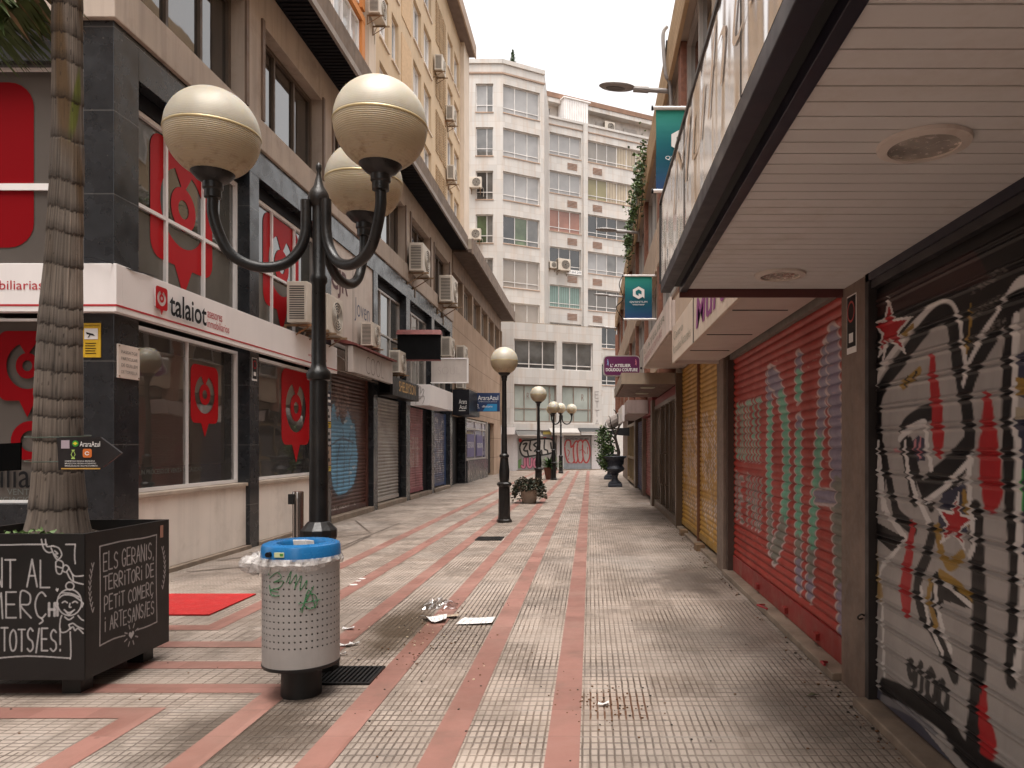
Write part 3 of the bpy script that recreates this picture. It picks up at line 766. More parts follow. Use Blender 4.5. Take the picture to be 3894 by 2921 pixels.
def p_pink(p):
    for k in range(5):
        for L in hand('ZNRASOLE'[k % 3:k % 3 + 5], 21.8, 1.78 - k * .1, 1.3, .07, seed=k): p.stroke(L, .03, (.5, .38, .34), .7)
    for k in range(4):
        for L in hand('HEHE LES', 22.0, 1.28 - k * .11, 1.1, .08, seed=k + 9): p.stroke(L, .03, (.5, .4, .36), .75)
    p.stroke(cr([(21.6, 1.4), (22.3, 1.52), (23.3, 1.5)]), .06, (.45, .33, .3), .6)
    p.fill([(21.5, 2.3), (23.5, 2.3), (23.5, 2.8), (21.5, 2.8)], (.16, .035, .03), .5)
shutter(FL, 21.403, 23.7, .26, 2.76, .08, .025, .04, .0125, p_pink, (.30, .075, .085), A, -.16, label='pinkish red roller shutter with white scribbles', bar=mat('pink_rail', (.28, .07, .09), .5))
MB().fbox(FL, 23.7, 24.297, -.3, -.16, .1, 2.77).build('shutter_guide', soffit_dark, A)
def p_scr(p):
    r = random.Random(4)
    for k in range(150):
        u, z = r.uniform(24.8, 27.2), r.uniform(.5, 2.5)
        P = [(u, z)]
        for q in range(3): P.append((P[-1][0] + r.uniform(-.12, .12), P[-1][1] + r.uniform(-.2, .12)))
        p.stroke(cr(P, 3), r.uniform(.03, .05), r.choice([(.42, .4, .38), (.36, .34, .34), (.12, .03, .05), (.4, .38, .36)]), .8)
    p.fill([(24.7, .5), (27.4, .5), (27.4, .62), (24.7, .6)], (.04, .06, .16), .6)
shutter(FL, 24.723, 27.2, .26, 2.76, .08, .025, .05, .0125, p_scr, (.045, .05, .10), A, -.16, label='dark blue roller shutter covered in white scribbles', bar=mat('blue_rail', (.03, .05, .13), .5))
MB().fbox(FL, 27.2, 27.497, -.3, -.16, .1, 2.77).build('shutter_guide', plain('blue_trim', (.03, .06, .14), .5), A)
for k in (2, 3, 4, 5):
    MB().fbox(FL, PIERS[k][1] + .003, PIERS[k + 1][0] - .003, -.4, .02, 0, .115).build('step', thresh, A, bevel=.008)
    MB().fbox(FL, PIERS[k][1] + .05, PIERS[k][1] + .12, -.13, -.09, .13, .2).build('padlock', alu, A)
# posters on the granite pier
pz = [(2.42, .28, (.05, .05, .07)), (2.1, .3, (.40, .37, .36)), (1.96, .12, (.45, .3, .03)), (1.62, .32, (.35, .33, .33)), (1.2, .38, (.28, .2, .15)), (1.08, .1, (.4, .3, .05))]
pt = thing('poster', 'column of torn band posters pasted on the granite pier behind the tall lamp', 'poster', (XL, 14.55, 1))
for k, (z, h, c) in enumerate(pz):
    MB().fbox(FL, 14.57, 14.87, .001, .004, z, z + h).build('paper', plain('poster_%d' % k, c, .7), pt)
    for j in range(2): MB().fbox(FL, 14.60, 14.84 - .05 * ((k + j) % 3), .004, .006, z + h * (.2 + .4 * j), z + h * (.38 + .4 * j)).build('print_line', white_pl if sum(c) < .6 else black_pl, pt)

# ---- beige fluted stone building further on
B = thing('stone_building', 'beige ribbed stone building with strip windows under an old concrete eave at the street end', 'building', (XL, 27.97, 0))
def flute():
    g = NG('fluted_stone'); P = g.xyz()
    s_ = g.math('SINE', g.math('MULTIPLY', P[1], 2 * math.pi / .16))
    col = g.mix(g.ramp(g.noise(1.0, 5), .3, .7), (.36, .255, .18), (.47, .345, .255))
    col = g.mix(g.math('MULTIPLY', g.ramp(g.noise(3, 4, stretch=(2, 2, .12)), .48, .75), .4), col, (.2, .13, .09))
    c = g.comb(0.0, g.math('FLOOR', g.math('DIVIDE', P[1], 2.4)), g.math('FLOOR', g.math('DIVIDE', P[2], 1.05)))
    wn = g.n('TexWhiteNoise'); g.nt.links.new(c, wn.inputs[0])
    col = g.mix(g.math('MULTIPLY', wn.outputs[0], .3), col, (.34, .21, .14))
    f = g.math('ABSOLUTE', g.math('SUBTRACT', g.math('FRACT', g.math('DIVIDE', g.math('ADD', P[2], .1), 1.05)), .5))
    col = g.mix(g.math('MULTIPLY', g.ramp(f, .485, .492), .75), col, (.10, .065, .045))
    return g.fin(col, .8, 0, g.bump(g.ramp(s_, -.4, .6), .03, .8), .3)
stone = flute()
MB().box(-12, XL, 27.97, 43, 2.8, 6.95).build('stone_wall', stone, B)
MB().box(-12, XL + .02, 27.97, 43, 8.3, 9.0).build('upper_wall', mat('old_concrete', (.26, .19, .145), .85, var=.2, streak=.6, bump=.006, bs=30), B)
MB().box(-12, XL - .35, 28.05, 42.95, 0, 8.9).build('core_wall', plain('dark_room', (0.02, 0.018, 0.017), .9), B)
MB().box(-12, XL, 42.2, 43.0, 0, 2.8).build('stone_wall', stone, B)
MB().box(-12, XL, 40.0, 42.2, 0, 2.8).build('stone_wall', stone, B)
fin_m = mat('stone_fin', (.36, .27, .20), .7, streak=.4)
for k in range(6):
    a = 28.1 + k * 2.42
    window(FL, a, a + 2.1, 6.97, 8.28, -.25, alu, pane('strip_glass', (.10, .085, .07), .04, 1.8), B, mull=(.25, .5, .75), fw=.05)
    MB().fbox(FL, a + 2.11, a + 2.41, -.3, .005, 6.952, 8.3).build('wall_fin', fin_m, B)
for k in range(4): MB().fbox(FL, 42.62 + k * .1, 42.66 + k * .1, .0, .09, 2.8, 8.3).build('wall_fin', fin_m, B)
MB().box(-6, -4.56, 27.97, 43.5, 9.02, 9.15).build('eave_soffit', mat('eave_soffit_old', (.10, .07, .055), .85, var=.3, vs=3), B)
MB().box(-4.57, -4.50, 27.97, 43.54, 8.97, 9.55).build('eave_fascia', mat('eave_fascia_old', (.20, .15, .12), .85, var=.3, vs=5, streak=.7), B)
MB().box(-12, -4.57, 27.97, 43.5, 9.151, 9.54).build('roof_slab', mat('roof_slab', (.3, .25, .2), .9), B)
MB().fbox(FL, 28.0, 30.7, -.6, -.3, 0, 2.8).build('entrance', plain('entrance_black', (.006, .006, .007), .5, spec=.15), B)
MB().fbox(FL, 30.75, 31.05, -.35, 0.02, 0, 2.8).build('granite_pier', gran, B)
window(FL, 31.07, 37.0, .95, 2.75, -.06, alu, pane('cosmetics_window', (.10, .09, .16), .05, 1.6), B, mull=(.42, .8), trans=(.78,), fw=.07)
MB().fbox(FL, 31.05, 37.2, -.35, .06, 0, .93).build('apron_wall', gran, B)
MB().fbox(FL, 37.2, 37.45, -.35, 0.01, 0, 2.8).build('door_post', alu, B)
MB().fbox(FL, 37.5, 39.9, -.34, -.2, 0.1, 2.8).build('door', plain('entrance_black', (.006, .006, .007), .5, spec=.15), B)
for (a, b, s_) in ((31.4, 33.3, 'DESTACAR'), (34.0, 36.0, 'natura')):
    MB().fbox(FL, a, b, -.03, -.02, 1.1, 2.1).build('window_poster', plain('violet_poster', (.09, .075, .20), .4), B)
    text(s_, white_pl, (XL - .015, a + .1, 1.5), (0, 1, 0), (0, 0, 1), b - a - .3, .25, B)

# ---- ochre apartment tower standing back above the shops
C_ = thing('apartment_tower', 'tall ochre apartment block set back above the left shops under a brown eave', 'building', (-7.3, 8, 9.5))
FO = Frame((-7.3, 0, 0), (0, 1, 0), (1, 0, 0))
ochre = mat('ochre_render', (.50, .375, .25), .85, var=.08, vs=.8, streak=.18, dirt=(.36, .24, .15), dk=.25)
pale = mat('pale_render', (.60, .50, .41), .8, var=.07, vs=1, streak=.25)
orange = plain('orange_render', (.52, .20, .055), .7)
SILL = [10.6, 13.2, 15.8, 18.4, 21.0]
cols = [(25.2, 26.3), (26.75, 27.7), (30.0, 31.4), (31.9, 33.4), (37.2, 38.6), (39.0, 40.4)]
holes = [(a, b, z, z + 1.75) for a, b in cols for z in SILL]
MB().wall(FO, 24.3, 40.8, 9.5, 24.2, holes, .22).build('ochre_wall', ochre, C_, recalc=False)
cur = [pane('white_blind', (.42, .41, .40), .08, 1.5), pane('day_glass', (.20, .21, .22), .04, 1.9), pane('half_blind', (.30, .29, .28), .06, 1.6)]
for i, (a, b) in enumerate(cols):
    for j, z in enumerate(SILL):
        window(FO, a + .004, b - .004, z + .004, z + 1.746, -.2, alu_white, [cur[(i + j) % 3], cur[(i * 2 + j) % 3]], C_, mull=(.5,), trans=() if (i + j) % 2 else (.25,), fw=.07, th=.07)
        MB().fbox(FO, a - .05, b + .05, .002, .06, z - .07, z - .003).build('sill', pale, C_)
for z in SILL:
    lv = MB()
    for c in range(3):
        for k in range(16): lv.fbox(FO, 34.3 + c * .8, 34.95 + c * .8, .003, .05, z - .3 + k * .125, z - .24 + k * .125)
    lv.build('louvre', mat('louvre_ochre', (.40, .29, .18), .8), C_)
    MB().fbox(FO, 28.1, 29.6, .002, .03, z - .2, z + 1.75).build('wall_panel', mat('ochre_panel', (.52, .36, .22), .9, var=.12, vs=8, bump=.01, bs=25), C_)
MB().fbox(FO, 24.3, 40.8, -9, -.225, 9.5, 24.2).build('core_wall', plain('dark_room', (0.02, 0.018, 0.017), .9), C_)
MB().fbox(FO, 40.8, 42.5, -9, .22, 9.5, 24.2).build('pale_pilaster', pale, C_)
MB().fbox(FO, 8, 24.3, -9, -.05, 9.5, 24.2).build('pale_wall', pale, C_)
MB().fbox(FO, 23.55, 24.3, -.05, .14, 9.5, 24.2).build('pale_pilaster', pale, C_)
for j, z in enumerate(SILL):
    for a in (12.6, 16.6, 20.6):
        window(FO, a, a + 2.3, z - .3, z + 1.75, -.045, alu_white, cur[(j + int(a)) % 3], C_, mull=(.33, .66), fw=.07, th=.07)
        MB().fbox(FO, a + 2.32, a + 2.6, -.05, .12, z - .4, z + 2.0).build('orange_reveal', orange, C_)
        MB().fbox(FO, a - .1, a + 2.6, -.05, .13, z + 1.78, z + 2.0).build('orange_reveal', orange, C_)
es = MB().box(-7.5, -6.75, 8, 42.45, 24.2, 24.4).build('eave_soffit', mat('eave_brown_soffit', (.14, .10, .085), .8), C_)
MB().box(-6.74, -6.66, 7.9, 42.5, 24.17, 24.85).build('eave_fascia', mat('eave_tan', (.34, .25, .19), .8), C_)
MB().box(-16, -6.75, 8, 42.45, 24.401, 24.8).build('roof_slab', mat('roof_slab', (.3, .25, .2), .9), C_)

# ---- signs along the left side
sg = thing('shop_sign', 'long white wraparound estate agent sign with red line and talaiot lettering', 'sign', (XL, 8.0, 3.05))
fb = MB(); fb.box(-8.6, XL + .1, 7.99, 8.097, 3.07, 3.6); fb.box(XL + .003, XL + .1, 8.097, 14.95, 3.07, 3.6)
fb.build('sign_panel', sign_white, sg, bevel=.004)
lr = MB(); lr.box(-8.6, XL + .104, 7.986, 7.99, 3.13, 3.15); lr.box(XL + .1, XL + .104, 7.99, 14.95, 3.13, 3.15); lr.build('red_line', dark_red, sg)
xo = XL + .1
emblem(pin_loops(), red_pl, (xo, 8.66, 3.17), (0, 1, 0), (0, 0, 1), .245, .34, sg, 'pin_logo', .03)
MB().fbox(FL, 8.69, 8.88, .1, .118, 3.27, 3.48).build('logo_back', white_pl, sg)
tb = text('talaiot', black_pl, (xo, 8.95, 3.205), (0, 1, 0), (0, 0, 1), .86, .285, sg, 'lettering', .03, bold=.016)
text('asesores', dark_red, (xo, 9.88, 3.34), (0, 1, 0), (0, 0, 1), .40, .085, sg)
text('inmobiliarios', dark_red, (xo, 9.88, 3.21), (0, 1, 0), (0, 0, 1), .60, .11, sg)
text('inmobiliarias', dark_red, (-6.82, 7.99, 3.31), (1, 0, 0), (0, 0, 1), .82, .10, sg)
text('www.talaiot.es', dark_red, (xo, 13.4, 3.25), (0, 1, 0), (0, 0, 1), .95, .06, sg)

sg = thing('shop_sign', 'pale box sign reading COOL under a red tiled hood', 'sign', (XL, 15, 3.1))
MB().box(-5.0, -4.89, 15.0, 18.0, 3.12, 3.66).build('sign_panel', sign_grey, sg, bevel=.005)
hd = MB(); hd.prism([(-5.28, 14.97, 3.86), (-4.80, 14.97, 3.70), (-4.80, 14.97, 3.665), (-5.28, 14.97, 3.74)], (0, 3.1, 0)); hd.build('hood', mat('red_tin', (.16, .045, .04), .6, var=.3, vs=6), sg)
fr = MB()
for (x, z) in ((-5.27, 3.13), (-5.02, 3.13), (-5.27, 3.62), (-5.02, 3.62)): fr.box(x, x + .025, 14.97, 18, z, z + .025)
fr.box(-5.27, -5.245, 14.96, 14.97, 3.13, 3.65); fr.box(-5.04, -5.0, 14.96, 14.99, 3.13, 3.65); fr.tube([(-5.26, 15.0, 3.5), (-5.0, 15.0, 3.3)], .012, 6)
fr.build('box_frame', mat('dirty_steel', (.16, .13, .11), .6), sg)
text('COOL', plain('worn_letter', (.15, .125, .11), .6), (-4.89, 15.85, 3.17), (0, 1, 0), (0, 0, 1), 1.35, .38, sg, bold=-.025)

sg = thing('shop_sign', 'black box sign with gold SHELBYSON letters over the grey shutter', 'sign', (XL, 18.1, 2.85))
MB().box(XL + .003, -4.93, 18.16, 20.9, 2.86, 3.33).build('sign_panel', mat('black_sheet', (.012, .011, .011), .4, spec=.2), sg, bevel=.005)
MB().box(-5.26, -5.0, 18.152, 18.158, 2.93, 3.22).build('end_recess', plain('void_black', (.003, .003, .003), .9, spec=.05), sg)
text('SHELBYSON', gold_pl, (-4.93, 18.75, 3.0), (0, 1, 0), (0, 0, 1), 1.75, .27, sg, bold=.005)

sg = thing('shop_sign', 'blank white box sign with a line drawing of a hand over the pink shutter', 'sign', (XL, 21.4, 2.77))
MB().box(XL + .003, -4.72, 21.43, 24.95, 2.78, 3.40).build('sign_panel', sign_white, sg, bevel=.005)
hl = MB()
for q, L in enumerate(([(.2, .05), (.22, .35), (.12, .55), (.2, .8), (.3, .75), (.3, .5)], [(.3, .6), (.4, .95), (.5, .9), (.45, .55)], [(.5, .62), (.62, .85), (.68, .75), (.6, .5)], [(.3, .5), (.45, .42), (.65, .48), (.7, .3), (.6, .05)], [(.35, .3), (.5, .35)])):
    pts = cr([(XL + .06 + a * .5, 2.8 + b * .55) for a, b in L], 4)
    hl.tube([(x, 21.426 - q * .0005, z) for x, z in pts], .006, 5)
hl.build('hand_drawing', plain('pencil_line', (.2, .17, .16), .6), sg)

sg = thing('shop_sign', 'dark end panel sign with white lettering beside the blue board', 'sign', (XL, 27.9, 2.7))
MB().box(XL + .005, -4.66, 27.96, 30.6, 2.78, 3.76).build('sign_panel', mat('charcoal_sheet', (.014, .014, .018), .4, spec=.2), sg, bevel=.006)
text('Arara', white_pl, (-5.05, 27.96, 3.2), (1, 0, 0), (0, 0, 1), .30, .18, sg); text('Azul', white_pl, (-5.03, 27.96, 3.0), (1, 0, 0), (0, 0, 1), .26, .16, sg)
MB().box(-5.05, -4.8, 27.952, 27.958, 2.93, 2.95).build('underline', white_pl, sg)

sg = thing('projecting_sign', 'dark blue board with a green and yellow flag disc and white Arara Azul lettering', 'sign', (-5.0, 30, 3))
MB().box(-5.02, -3.74, 30.0, 30.08, 3.0, 3.77).build('board', mat('navy_sheet', (.018, .035, .095), .4, var=.3), sg, bevel=.005)
MB().box(-5.3, -5.02, 30.02, 30.06, 3.3, 3.36).build('arm', dark_metal, sg)
yq = 29.996
emblem([circ(0, 0, 1)], plain('flag_green', (.04, .26, .04), .5), (-4.98, yq, 3.4), (1, 0, 0), (0, 0, 1), .3, .3, sg, 'flag_disc')
emblem([[(0, .5), (.5, 0), (1, .5), (.5, 1)]], plain('flag_yellow', (.6, .5, .03), .5), (-4.955, yq, 3.455), (1, 0, 0), (0, 0, 1), .25, .19, sg, 'flag_diamond', .006)
emblem([circ(0, 0, 1)], plain('flag_blue', (.02, .03, .2), .5), (-4.88, yq, 3.50), (1, 0, 0), (0, 0, 1), .10, .10, sg, 'flag_globe', .008)
text('AraraAzul', white_pl, (-4.64, yq, 3.47), (1, 0, 0), (0, 0, 1), .84, .19, sg)
text('COSMETICA VEGANA BRASILENA', white_pl, (-4.6, yq, 3.39), (1, 0, 0), (0, 0, 1), .75, .025, sg)
emblem([[(0, 0), (1, 0), (1, 1), (.35, 1)], ], plain('cyan_patch', (.02, .2, .42), .5), (-4.45, yq, 3.01), (1, 0, 0), (0, 0, 1), .6, .3, sg, 'cyan_patch', .003)
text('oBoticario', white_pl, (-4.47, yq, 3.17), (1, 0, 0), (0, 0, 1), .43, .085, sg, lift=.007)
text('natura', white_pl, (-4.77, yq, 3.13), (1, 0, 0), (0, 0, 1), .2, .045, sg)
emblem([arc(.5, .5, .5, 20, 340, 20) + arc(.5, .5, .3, 340, 20, 20)], white_pl, (-4.73, yq, 3.20), (1, 0, 0), (0, 0, 1), .12, .1, sg, 'flower_mark')

sg = thing('projecting_sign', 'blank black sign board with a red hood hanging over the street', 'sign', (-5.2, 19.5, 3.9))
MB().box(-5.17, -4.03, 19.5, 19.62, 3.9, 4.56).build('board', mat('black_board', (.004, .004, .0045), .7, spec=.1), sg)
hd = MB(); hd.prism([(-5.2, 19.44, 4.57), (-3.99, 19.44, 4.57), (-4.02, 19.5, 4.70), (-5.17, 19.5, 4.70)], (0, .2, 0)); hd.build('hood', mat('red_tin', (.16, .045, .04), .6, var=.3, vs=6), sg)
MB().box(-5.17, -4.03, 19.49, 19.63, 3.875, 3.898).build('bottom_trim', mat('red_tin', (.16, .045, .04), .6), sg)
ar = MB(); ar.tube([(-5.3, 19.56, 4.2), (-5.17, 19.56, 4.2)], .02, 6); ar.tube([(-5.3, 19.56, 4.45), (-5.17, 19.56, 4.45)], .02, 6); ar.build('arm', rust, sg)

sg = thing('projecting_sign', 'faded white sign board with ghost letters SOUL', 'sign', (-5.3, 24, 3.7))
MB().box(-5.25, -4.07, 24.0, 24.14, 3.69, 4.45).build('board', sign_grey, sg, bevel=.006)
fr = MB(); fr.box(-5.27, -4.04, 23.985, 24.15, 4.45, 4.49); fr.box(-5.27, -4.04, 23.985, 24.15, 3.66, 3.69); fr.box(-4.07, -4.04, 23.985, 24.15, 3.692, 4.448); fr.build('trim', alu_white, sg)
text('·SOUL·', plain('ghost_letter', (.33, .285, .265), .6), (-5.1, 24.0, 3.95), (1, 0, 0), (0, 0, 1), .86, .24, sg, bold=-.03)

sg = thing('camera_notice', 'yellow video surveillance notice on the black granite corner', 'notice', (-5.6, 8.1, 2.5))
MB().box(-5.64, -5.44, 8.09, 8.098, 2.58, 2.96).build('plate', plain('notice_yellow', (.58, .36, .02), .45), sg)
MB().box(-5.62, -5.47, 8.086, 8.09, 2.78, 2.90).build('white_field', white_pl, sg)
cm = MB(); cm.prism([(-5.6, 8.082, 2.86), (-5.52, 8.082, 2.84), (-5.50, 8.082, 2.815), (-5.59, 8.082, 2.835)], (0, .003, 0)); cm.prism([(-5.56, 8.082, 2.828), (-5.55, 8.082, 2.828), (-5.57, 8.082, 2.80), (-5.58, 8.082, 2.80)], (0, .003, 0)); cm.build('camera_symbol', black_pl, sg)
for k in range(5): MB().box(-5.61, -5.49 - .01 * (k % 2), 8.087, 8.0895, 2.62 + k * .028, 2.628 + k * .028).build('text_line', black_pl, sg)
text('ZONA VIDEOVIGILADA', black_pl, (-5.63, 8.09, 2.925), (1, 0, 0), (0, 0, 1), .18, .016, sg, lift=.002)

sg = thing('plaque', 'white marble street plaque on the black granite corner pier', 'plaque', (XL, 8.1, 2.3))
MB().fbox(FL, 8.14, 8.53, .002, .022, 2.36, 2.74).build('plate', mat('plaque_marble', (.62, .54, .48), .5), sg, bevel=.004)
for k, s_ in enumerate(('PASSATGE', 'PARTICULAR', 'DE GUILLEM', 'DE TORRELLA')):
    text(s_, plain('worn_letter', (.15, .125, .11), .6), (XL + .022, 8.19, 2.64 - k * .075), (0, 1, 0), (0, 0, 1), .29, .036, sg)
for u, z in ((8.16, 2.38), (8.51, 2.38), (8.16, 2.72), (8.51, 2.72)): MB().fbox(FL, u - .008, u + .008, .022, .028, z - .008, z + .008).build('screw', rust, sg)

def alarm(x, F, u, d, z, label, loc):
    s_ = thing('alarm_sticker', label, 'sticker', loc)
    MB().fbox(F, u, u + .17, d + .001, d + .004, z, z + .36).build('sheet', white_pl, s_)
    MB().fbox(F, u + .01, u + .16, d + .004, d + .006, z + .03, z + .35).build('black_field', black_pl, s_)
    r = F.u; o = F.p(u + .025, d + .006, z + .19)
    emblem([circ(0, 0, 1), circ(0, 0, .8)], red_pl, o, F.u if F is FL else -F.u, (0, 0, 1), .12, .13, s_, 'red_ring', .002) if F is FL else emblem([circ(0, 0, 1), circ(0, 0, .8)], red_pl, F.p(u + .145, d + .006, z + .19), -F.u, (0, 0, 1), .12, .13, s_, 'red_ring', .002)
    MB().fbox(F, u + .05, u + .12, d + .006, d + .008, z + .08, z + .14).build('white_mark', white_pl, s_)
    return s_
alarm(0, FL, 11.4, 0, 2.62, 'black and red alarm sticker on the granite pier between the pin windows', (XL, 11.4, 2.6))

# ---- air conditioners of the left side
a0 = make_aircon('large beige air conditioner on a rusty bracket over the white sign, behind the triple lamp', .85, .72, .36)
a0.location = (XL - .1, 12.75, 3.76)
def ac(x, y, z, label, rz=0, s=1.0): return dup(a0, (x, y, z), rz, label, scale=(s, s, s))
ac(XL - .1, 13.75, 3.76, 'air conditioner half hidden behind the tall lamp post')
ac(XL, 20.9, 6.62, 'air conditioner hung under the beige upper window, higher of the two beyond the triple lamp', s=1.12)
ac(XL, 25.0, 6.55, 'air conditioner near the joint of beige render and ribbed stone', s=1.25)
ac(XL, 16.6, 3.88, 'small air conditioner sitting on the red hood of the COOL sign', s=.75)
ac(XL, 25.4, 4.72, 'air conditioner just right of the black sign board', s=.95)
ac(XL, 28.3, 4.85, 'air conditioner on the ribbed stone above the faded sign', s=.9)
ac(XL, 28.3, 3.83, 'air conditioner on the ribbed stone below the faded sign', s=.8)
ac(XL, 18.9, 3.50, 'air conditioner tucked under the black sign board', s=.8)
ac(-7.3, 33.7, 19.0, 'air conditioner high on the ochre wall, topmost of the row', s=1.0)
ac(-7.3, 36.4, 17.9, 'air conditioner on the ochre wall beside the louvre strip, middle one', s=1.0)
ac(-7.3, 36.6, 15.0, 'air conditioner on the ochre wall touching the lamp globe, lowest one', s=1.0)
ac(-7.16, 23.2, 15.4, 'air conditioner on the pale pilaster beside the orange window', s=1.0)
ac(-7.3, 20.3, 16.3, 'air conditioner at the left end of the pale wall above the eave', s=1.0)

cb = thing('cable', 'thin black cable looping over the white estate agent sign', 'cable', (XL, 8, 3.6))
MB().tube(cr([(-5.62, 7.97, 3.6), (-5.56, 7.96, 3.66), (-5.4, 7.95, 3.645), (-5.25, 7.97, 3.6), (-5.19, 8.3, 3.59), (-5.19, 8.6, 3.615), (-5.22, 8.75, 3.63)], 5), .006, 6).build('cable_run', black_pl, cb)

# ================================================================ RIGHT SIDE
XR = 1.7
FR = Frame((XR, 0, 0), (0, 1, 0), (-1, 0, 0))      # u = y, outward = -x
D = thing('terrace_building', 'low right hand building with graffitied roller shutters below and brick pilasters under a tan eave', 'building', (XR, 4.5, 0))
brick = mat('brick_red', (.22, .095, .062), .8, var=.25, vs=14, streak=.25, bump=.004, bs=60)
tan = mat('tan_panel', (.42, .32, .245), .75, var=.08, vs=1.5, streak=.3)
brown_stone = mat('brown_stone', (.175, .125, .098), .6, var=.2, vs=6, speck=.2, streak=.35, dirt=(.07, .05, .04), dk=.4)
steel_dk = mat('dirty_steel', (.16, .13, .11), .5, .3, var=.25, vs=6)
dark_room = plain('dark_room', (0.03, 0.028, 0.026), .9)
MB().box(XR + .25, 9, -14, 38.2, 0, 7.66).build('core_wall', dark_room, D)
MB().box(XR, XR + .24, 4.49, 4.94, 0, 3.2).build('stone_pier', brown_stone, D, bevel=.006)
MB().box(XR - .01, XR + .24, 4.43, 4.487, 0, 2.66).build('door_post', mat('dark_post', (.03, .026, .026), .5), D)
MB().box(XR - .04, XR + .24, 9.12, 9.58, 0, 3.2).build('stone_pier', brown_stone, D, bevel=.006)
MB().box(XR + .0, XR + .24, 9.02, 9.118, 0, 2.66).build('shutter_guide', mat('brown_post', (.07, .045, .035), .5), D)
th_ = MB(); th_.box(XR - .09, XR + .2, -4, 4.48, 0, .055); th_.build('threshold', thresh, D, bevel=.008)
MB().box(XR - .06, XR + .2, 4.945, 9.11, 0, .055).build('threshold', thresh, D, bevel=.008)
MB().box(XR - .04, XR + .2, 9.6, 14.1, 0, .05).build('threshold', thresh, D, bevel=.008)

# ---- near shutter: silver letters, black outlines, red drips
def near_prof(U, Z):
    f = (Z / .128) % 1.0
    return -.013 + .013 * np.exp(-((f - .12) / .05) ** 2) + .013 * np.exp(-((f - .34) / .05) ** 2) - .011 * np.exp(-((f - .23) / .035) ** 2) + .004 * np.sin(np.pi * f)
def qa(x, y): return on_x(1420.2 + x * .358, 568.1 + y * .358, XR + .03)
def qb(x, y): return on_x(1533.8 + x * .4182, 965.7 + y * .4182, XR + .03)
def p_near(p):
    K, Wh, Rd, Yl, Nv = (.006, .0055, .0065), (.60, .57, .55), (.36, .012, .016), (.30, .18, .035), (.03, .032, .06)
    A_ = lambda *P: [qa(*q) for q in P]
    B_ = lambda *P: [qb(*q) for q in P]
    w = lambda px: px * .0019
    f = A_((1180, 60), (1350, -60), (2400, -700), (2700, -300), (2350, 150), (2212, 130), (2070, 320), (1900, 640), (1830, 660), (1750, 250), (1640, 270), (1480, 420), (1320, 640), (1230, 660))
    p.fill(f, (.009, .0075, .0075)); p.fill(A_((1280, 220), (1900, -80), (2000, 100), (1290, 330)), (.05, .018, .016), .6)
    def S(P, ww, c, a=1.0, sm=True): p.stroke(cr(P, 6) if sm else P, [q * .0019 for q in ww] if isinstance(ww, list) else w(ww), c, a, .18)
    # first letter
    S(A_((1290, 980), (1300, 800), (1330, 670), (1480, 440), (1640, 275), (1740, 250), (1800, 330), (1820, 480), (1850, 640)), 26, Wh)
    S(A_((1345, 1330), (1325, 1000), (1335, 780), (1480, 560), (1640, 345), (1735, 310), (1775, 420), (1790, 560), (1830, 760), (1865, 960), (1870, 1090)), 52, K)
    S(A_((1870, 1080), (1780, 1190), (1640, 1310)), 52, K, 1, False)
    S(A_((1670, 885), (1560, 930), (1480, 1000), (1480, 1120), (1510, 1260), (1540, 1420)), 50, K)
    S(A_((1300, 990), (1310, 1150), (1330, 1330), (1350, 1480)), 22, Wh)
    S(A_((1450, 1060), (1500, 1010), (1600, 965), (1610, 1060), (1640, 1240)), 22, Wh)
    p.fill(A_((1510, 1090), (1560, 1040), (1600, 1060), (1600, 1190), (1530, 1200)), Nv)
    S(A_((1575, 1060), (1570, 1170)), 12, (.5, .2, .22)); S(A_((1545, 1070), (1540, 1150)), 10, (.5, .2, .22)); p.fill(A_((1400, 1145), (1440, 1110), (1450, 1140)), (.5, .22, .24))
    # second letter
    S(A_((1840, 720), (1880, 600), (1960, 430), (2060, 290), (2160, 130), (2240, 120)), 30, Wh)
    S(A_((1850, 820), (1900, 640), (2030, 400), (2120, 250), (2190, 210)), 44, K)
    S(A_((2140, 280), (2105, 520), (2095, 820), (2100, 1100), (2110, 1420)), 44, K)
    S(A_((2150, 330), (2142, 560), (2140, 800), (2140, 1100), (2150, 1420)), 26, Wh)
    p.fill(A_((2160, 560), (2260, 480), (2280, 900), (2160, 790)), Nv); p.fill(A_((2150, 690), (2220, 700), (2215, 790), (2160, 800)), Yl)
    p.fill(A_((2150, 940), (2260, 950), (2260, 1260), (2160, 1240)), Nv); p.fill(A_((2150, 870), (2250, 880), (2250, 950), (2150, 940)), (.35, .3, .22))
    S(A_((2160, 1330), (2212, 1350), (2180, 1420), (2220, 1450)), 30, (.03, .34, .07)); S(A_((2160, 1480), (2212, 1430)), 26, (.03, .34, .07)); S(A_((2190, 1270), (2215, 1400)), 20, (.03, .34, .07))
    # red drips
    S(A_((1645, 575), (1650, 690), (1672, 860), (1680, 1040), (1690, 1150)), [30, 44, 58, 66, 30], Rd)
    S(A_((1975, 800), (1982, 960), (2000, 1200), (2000, 1380), (2000, 1450)), [24, 56, 78, 84, 40], Rd)
    # upper star and yellow flecks
    def star(P, cx, cy, r, c, rot=-90, squash=1.0):
        pts = []
        for k in range(10):
            q = r if k % 2 == 0 else r * .38; a = R(rot + 36 * k); pts.append((cx + q * squash * math.cos(a), cy + q * math.sin(a)))
        p.fill([P(*q) for q in pts], c)
    star(qa, 1395, 400, 205, Wh, -95, .72); star(qa, 1395, 400, 150, Rd, -95, .72)
    S(A_((1480, 430), (1530, 380)), 18, Yl); S(A_((1878, 255), (1870, 400), (1850, 540)), 10, Yl); S(A_((1470, 740), (1570, 650)), 26, Yl); S(A_((1490, 740), (1500, 690)), 12, K); S(A_((1540, 700), (1550, 660)), 12, K)
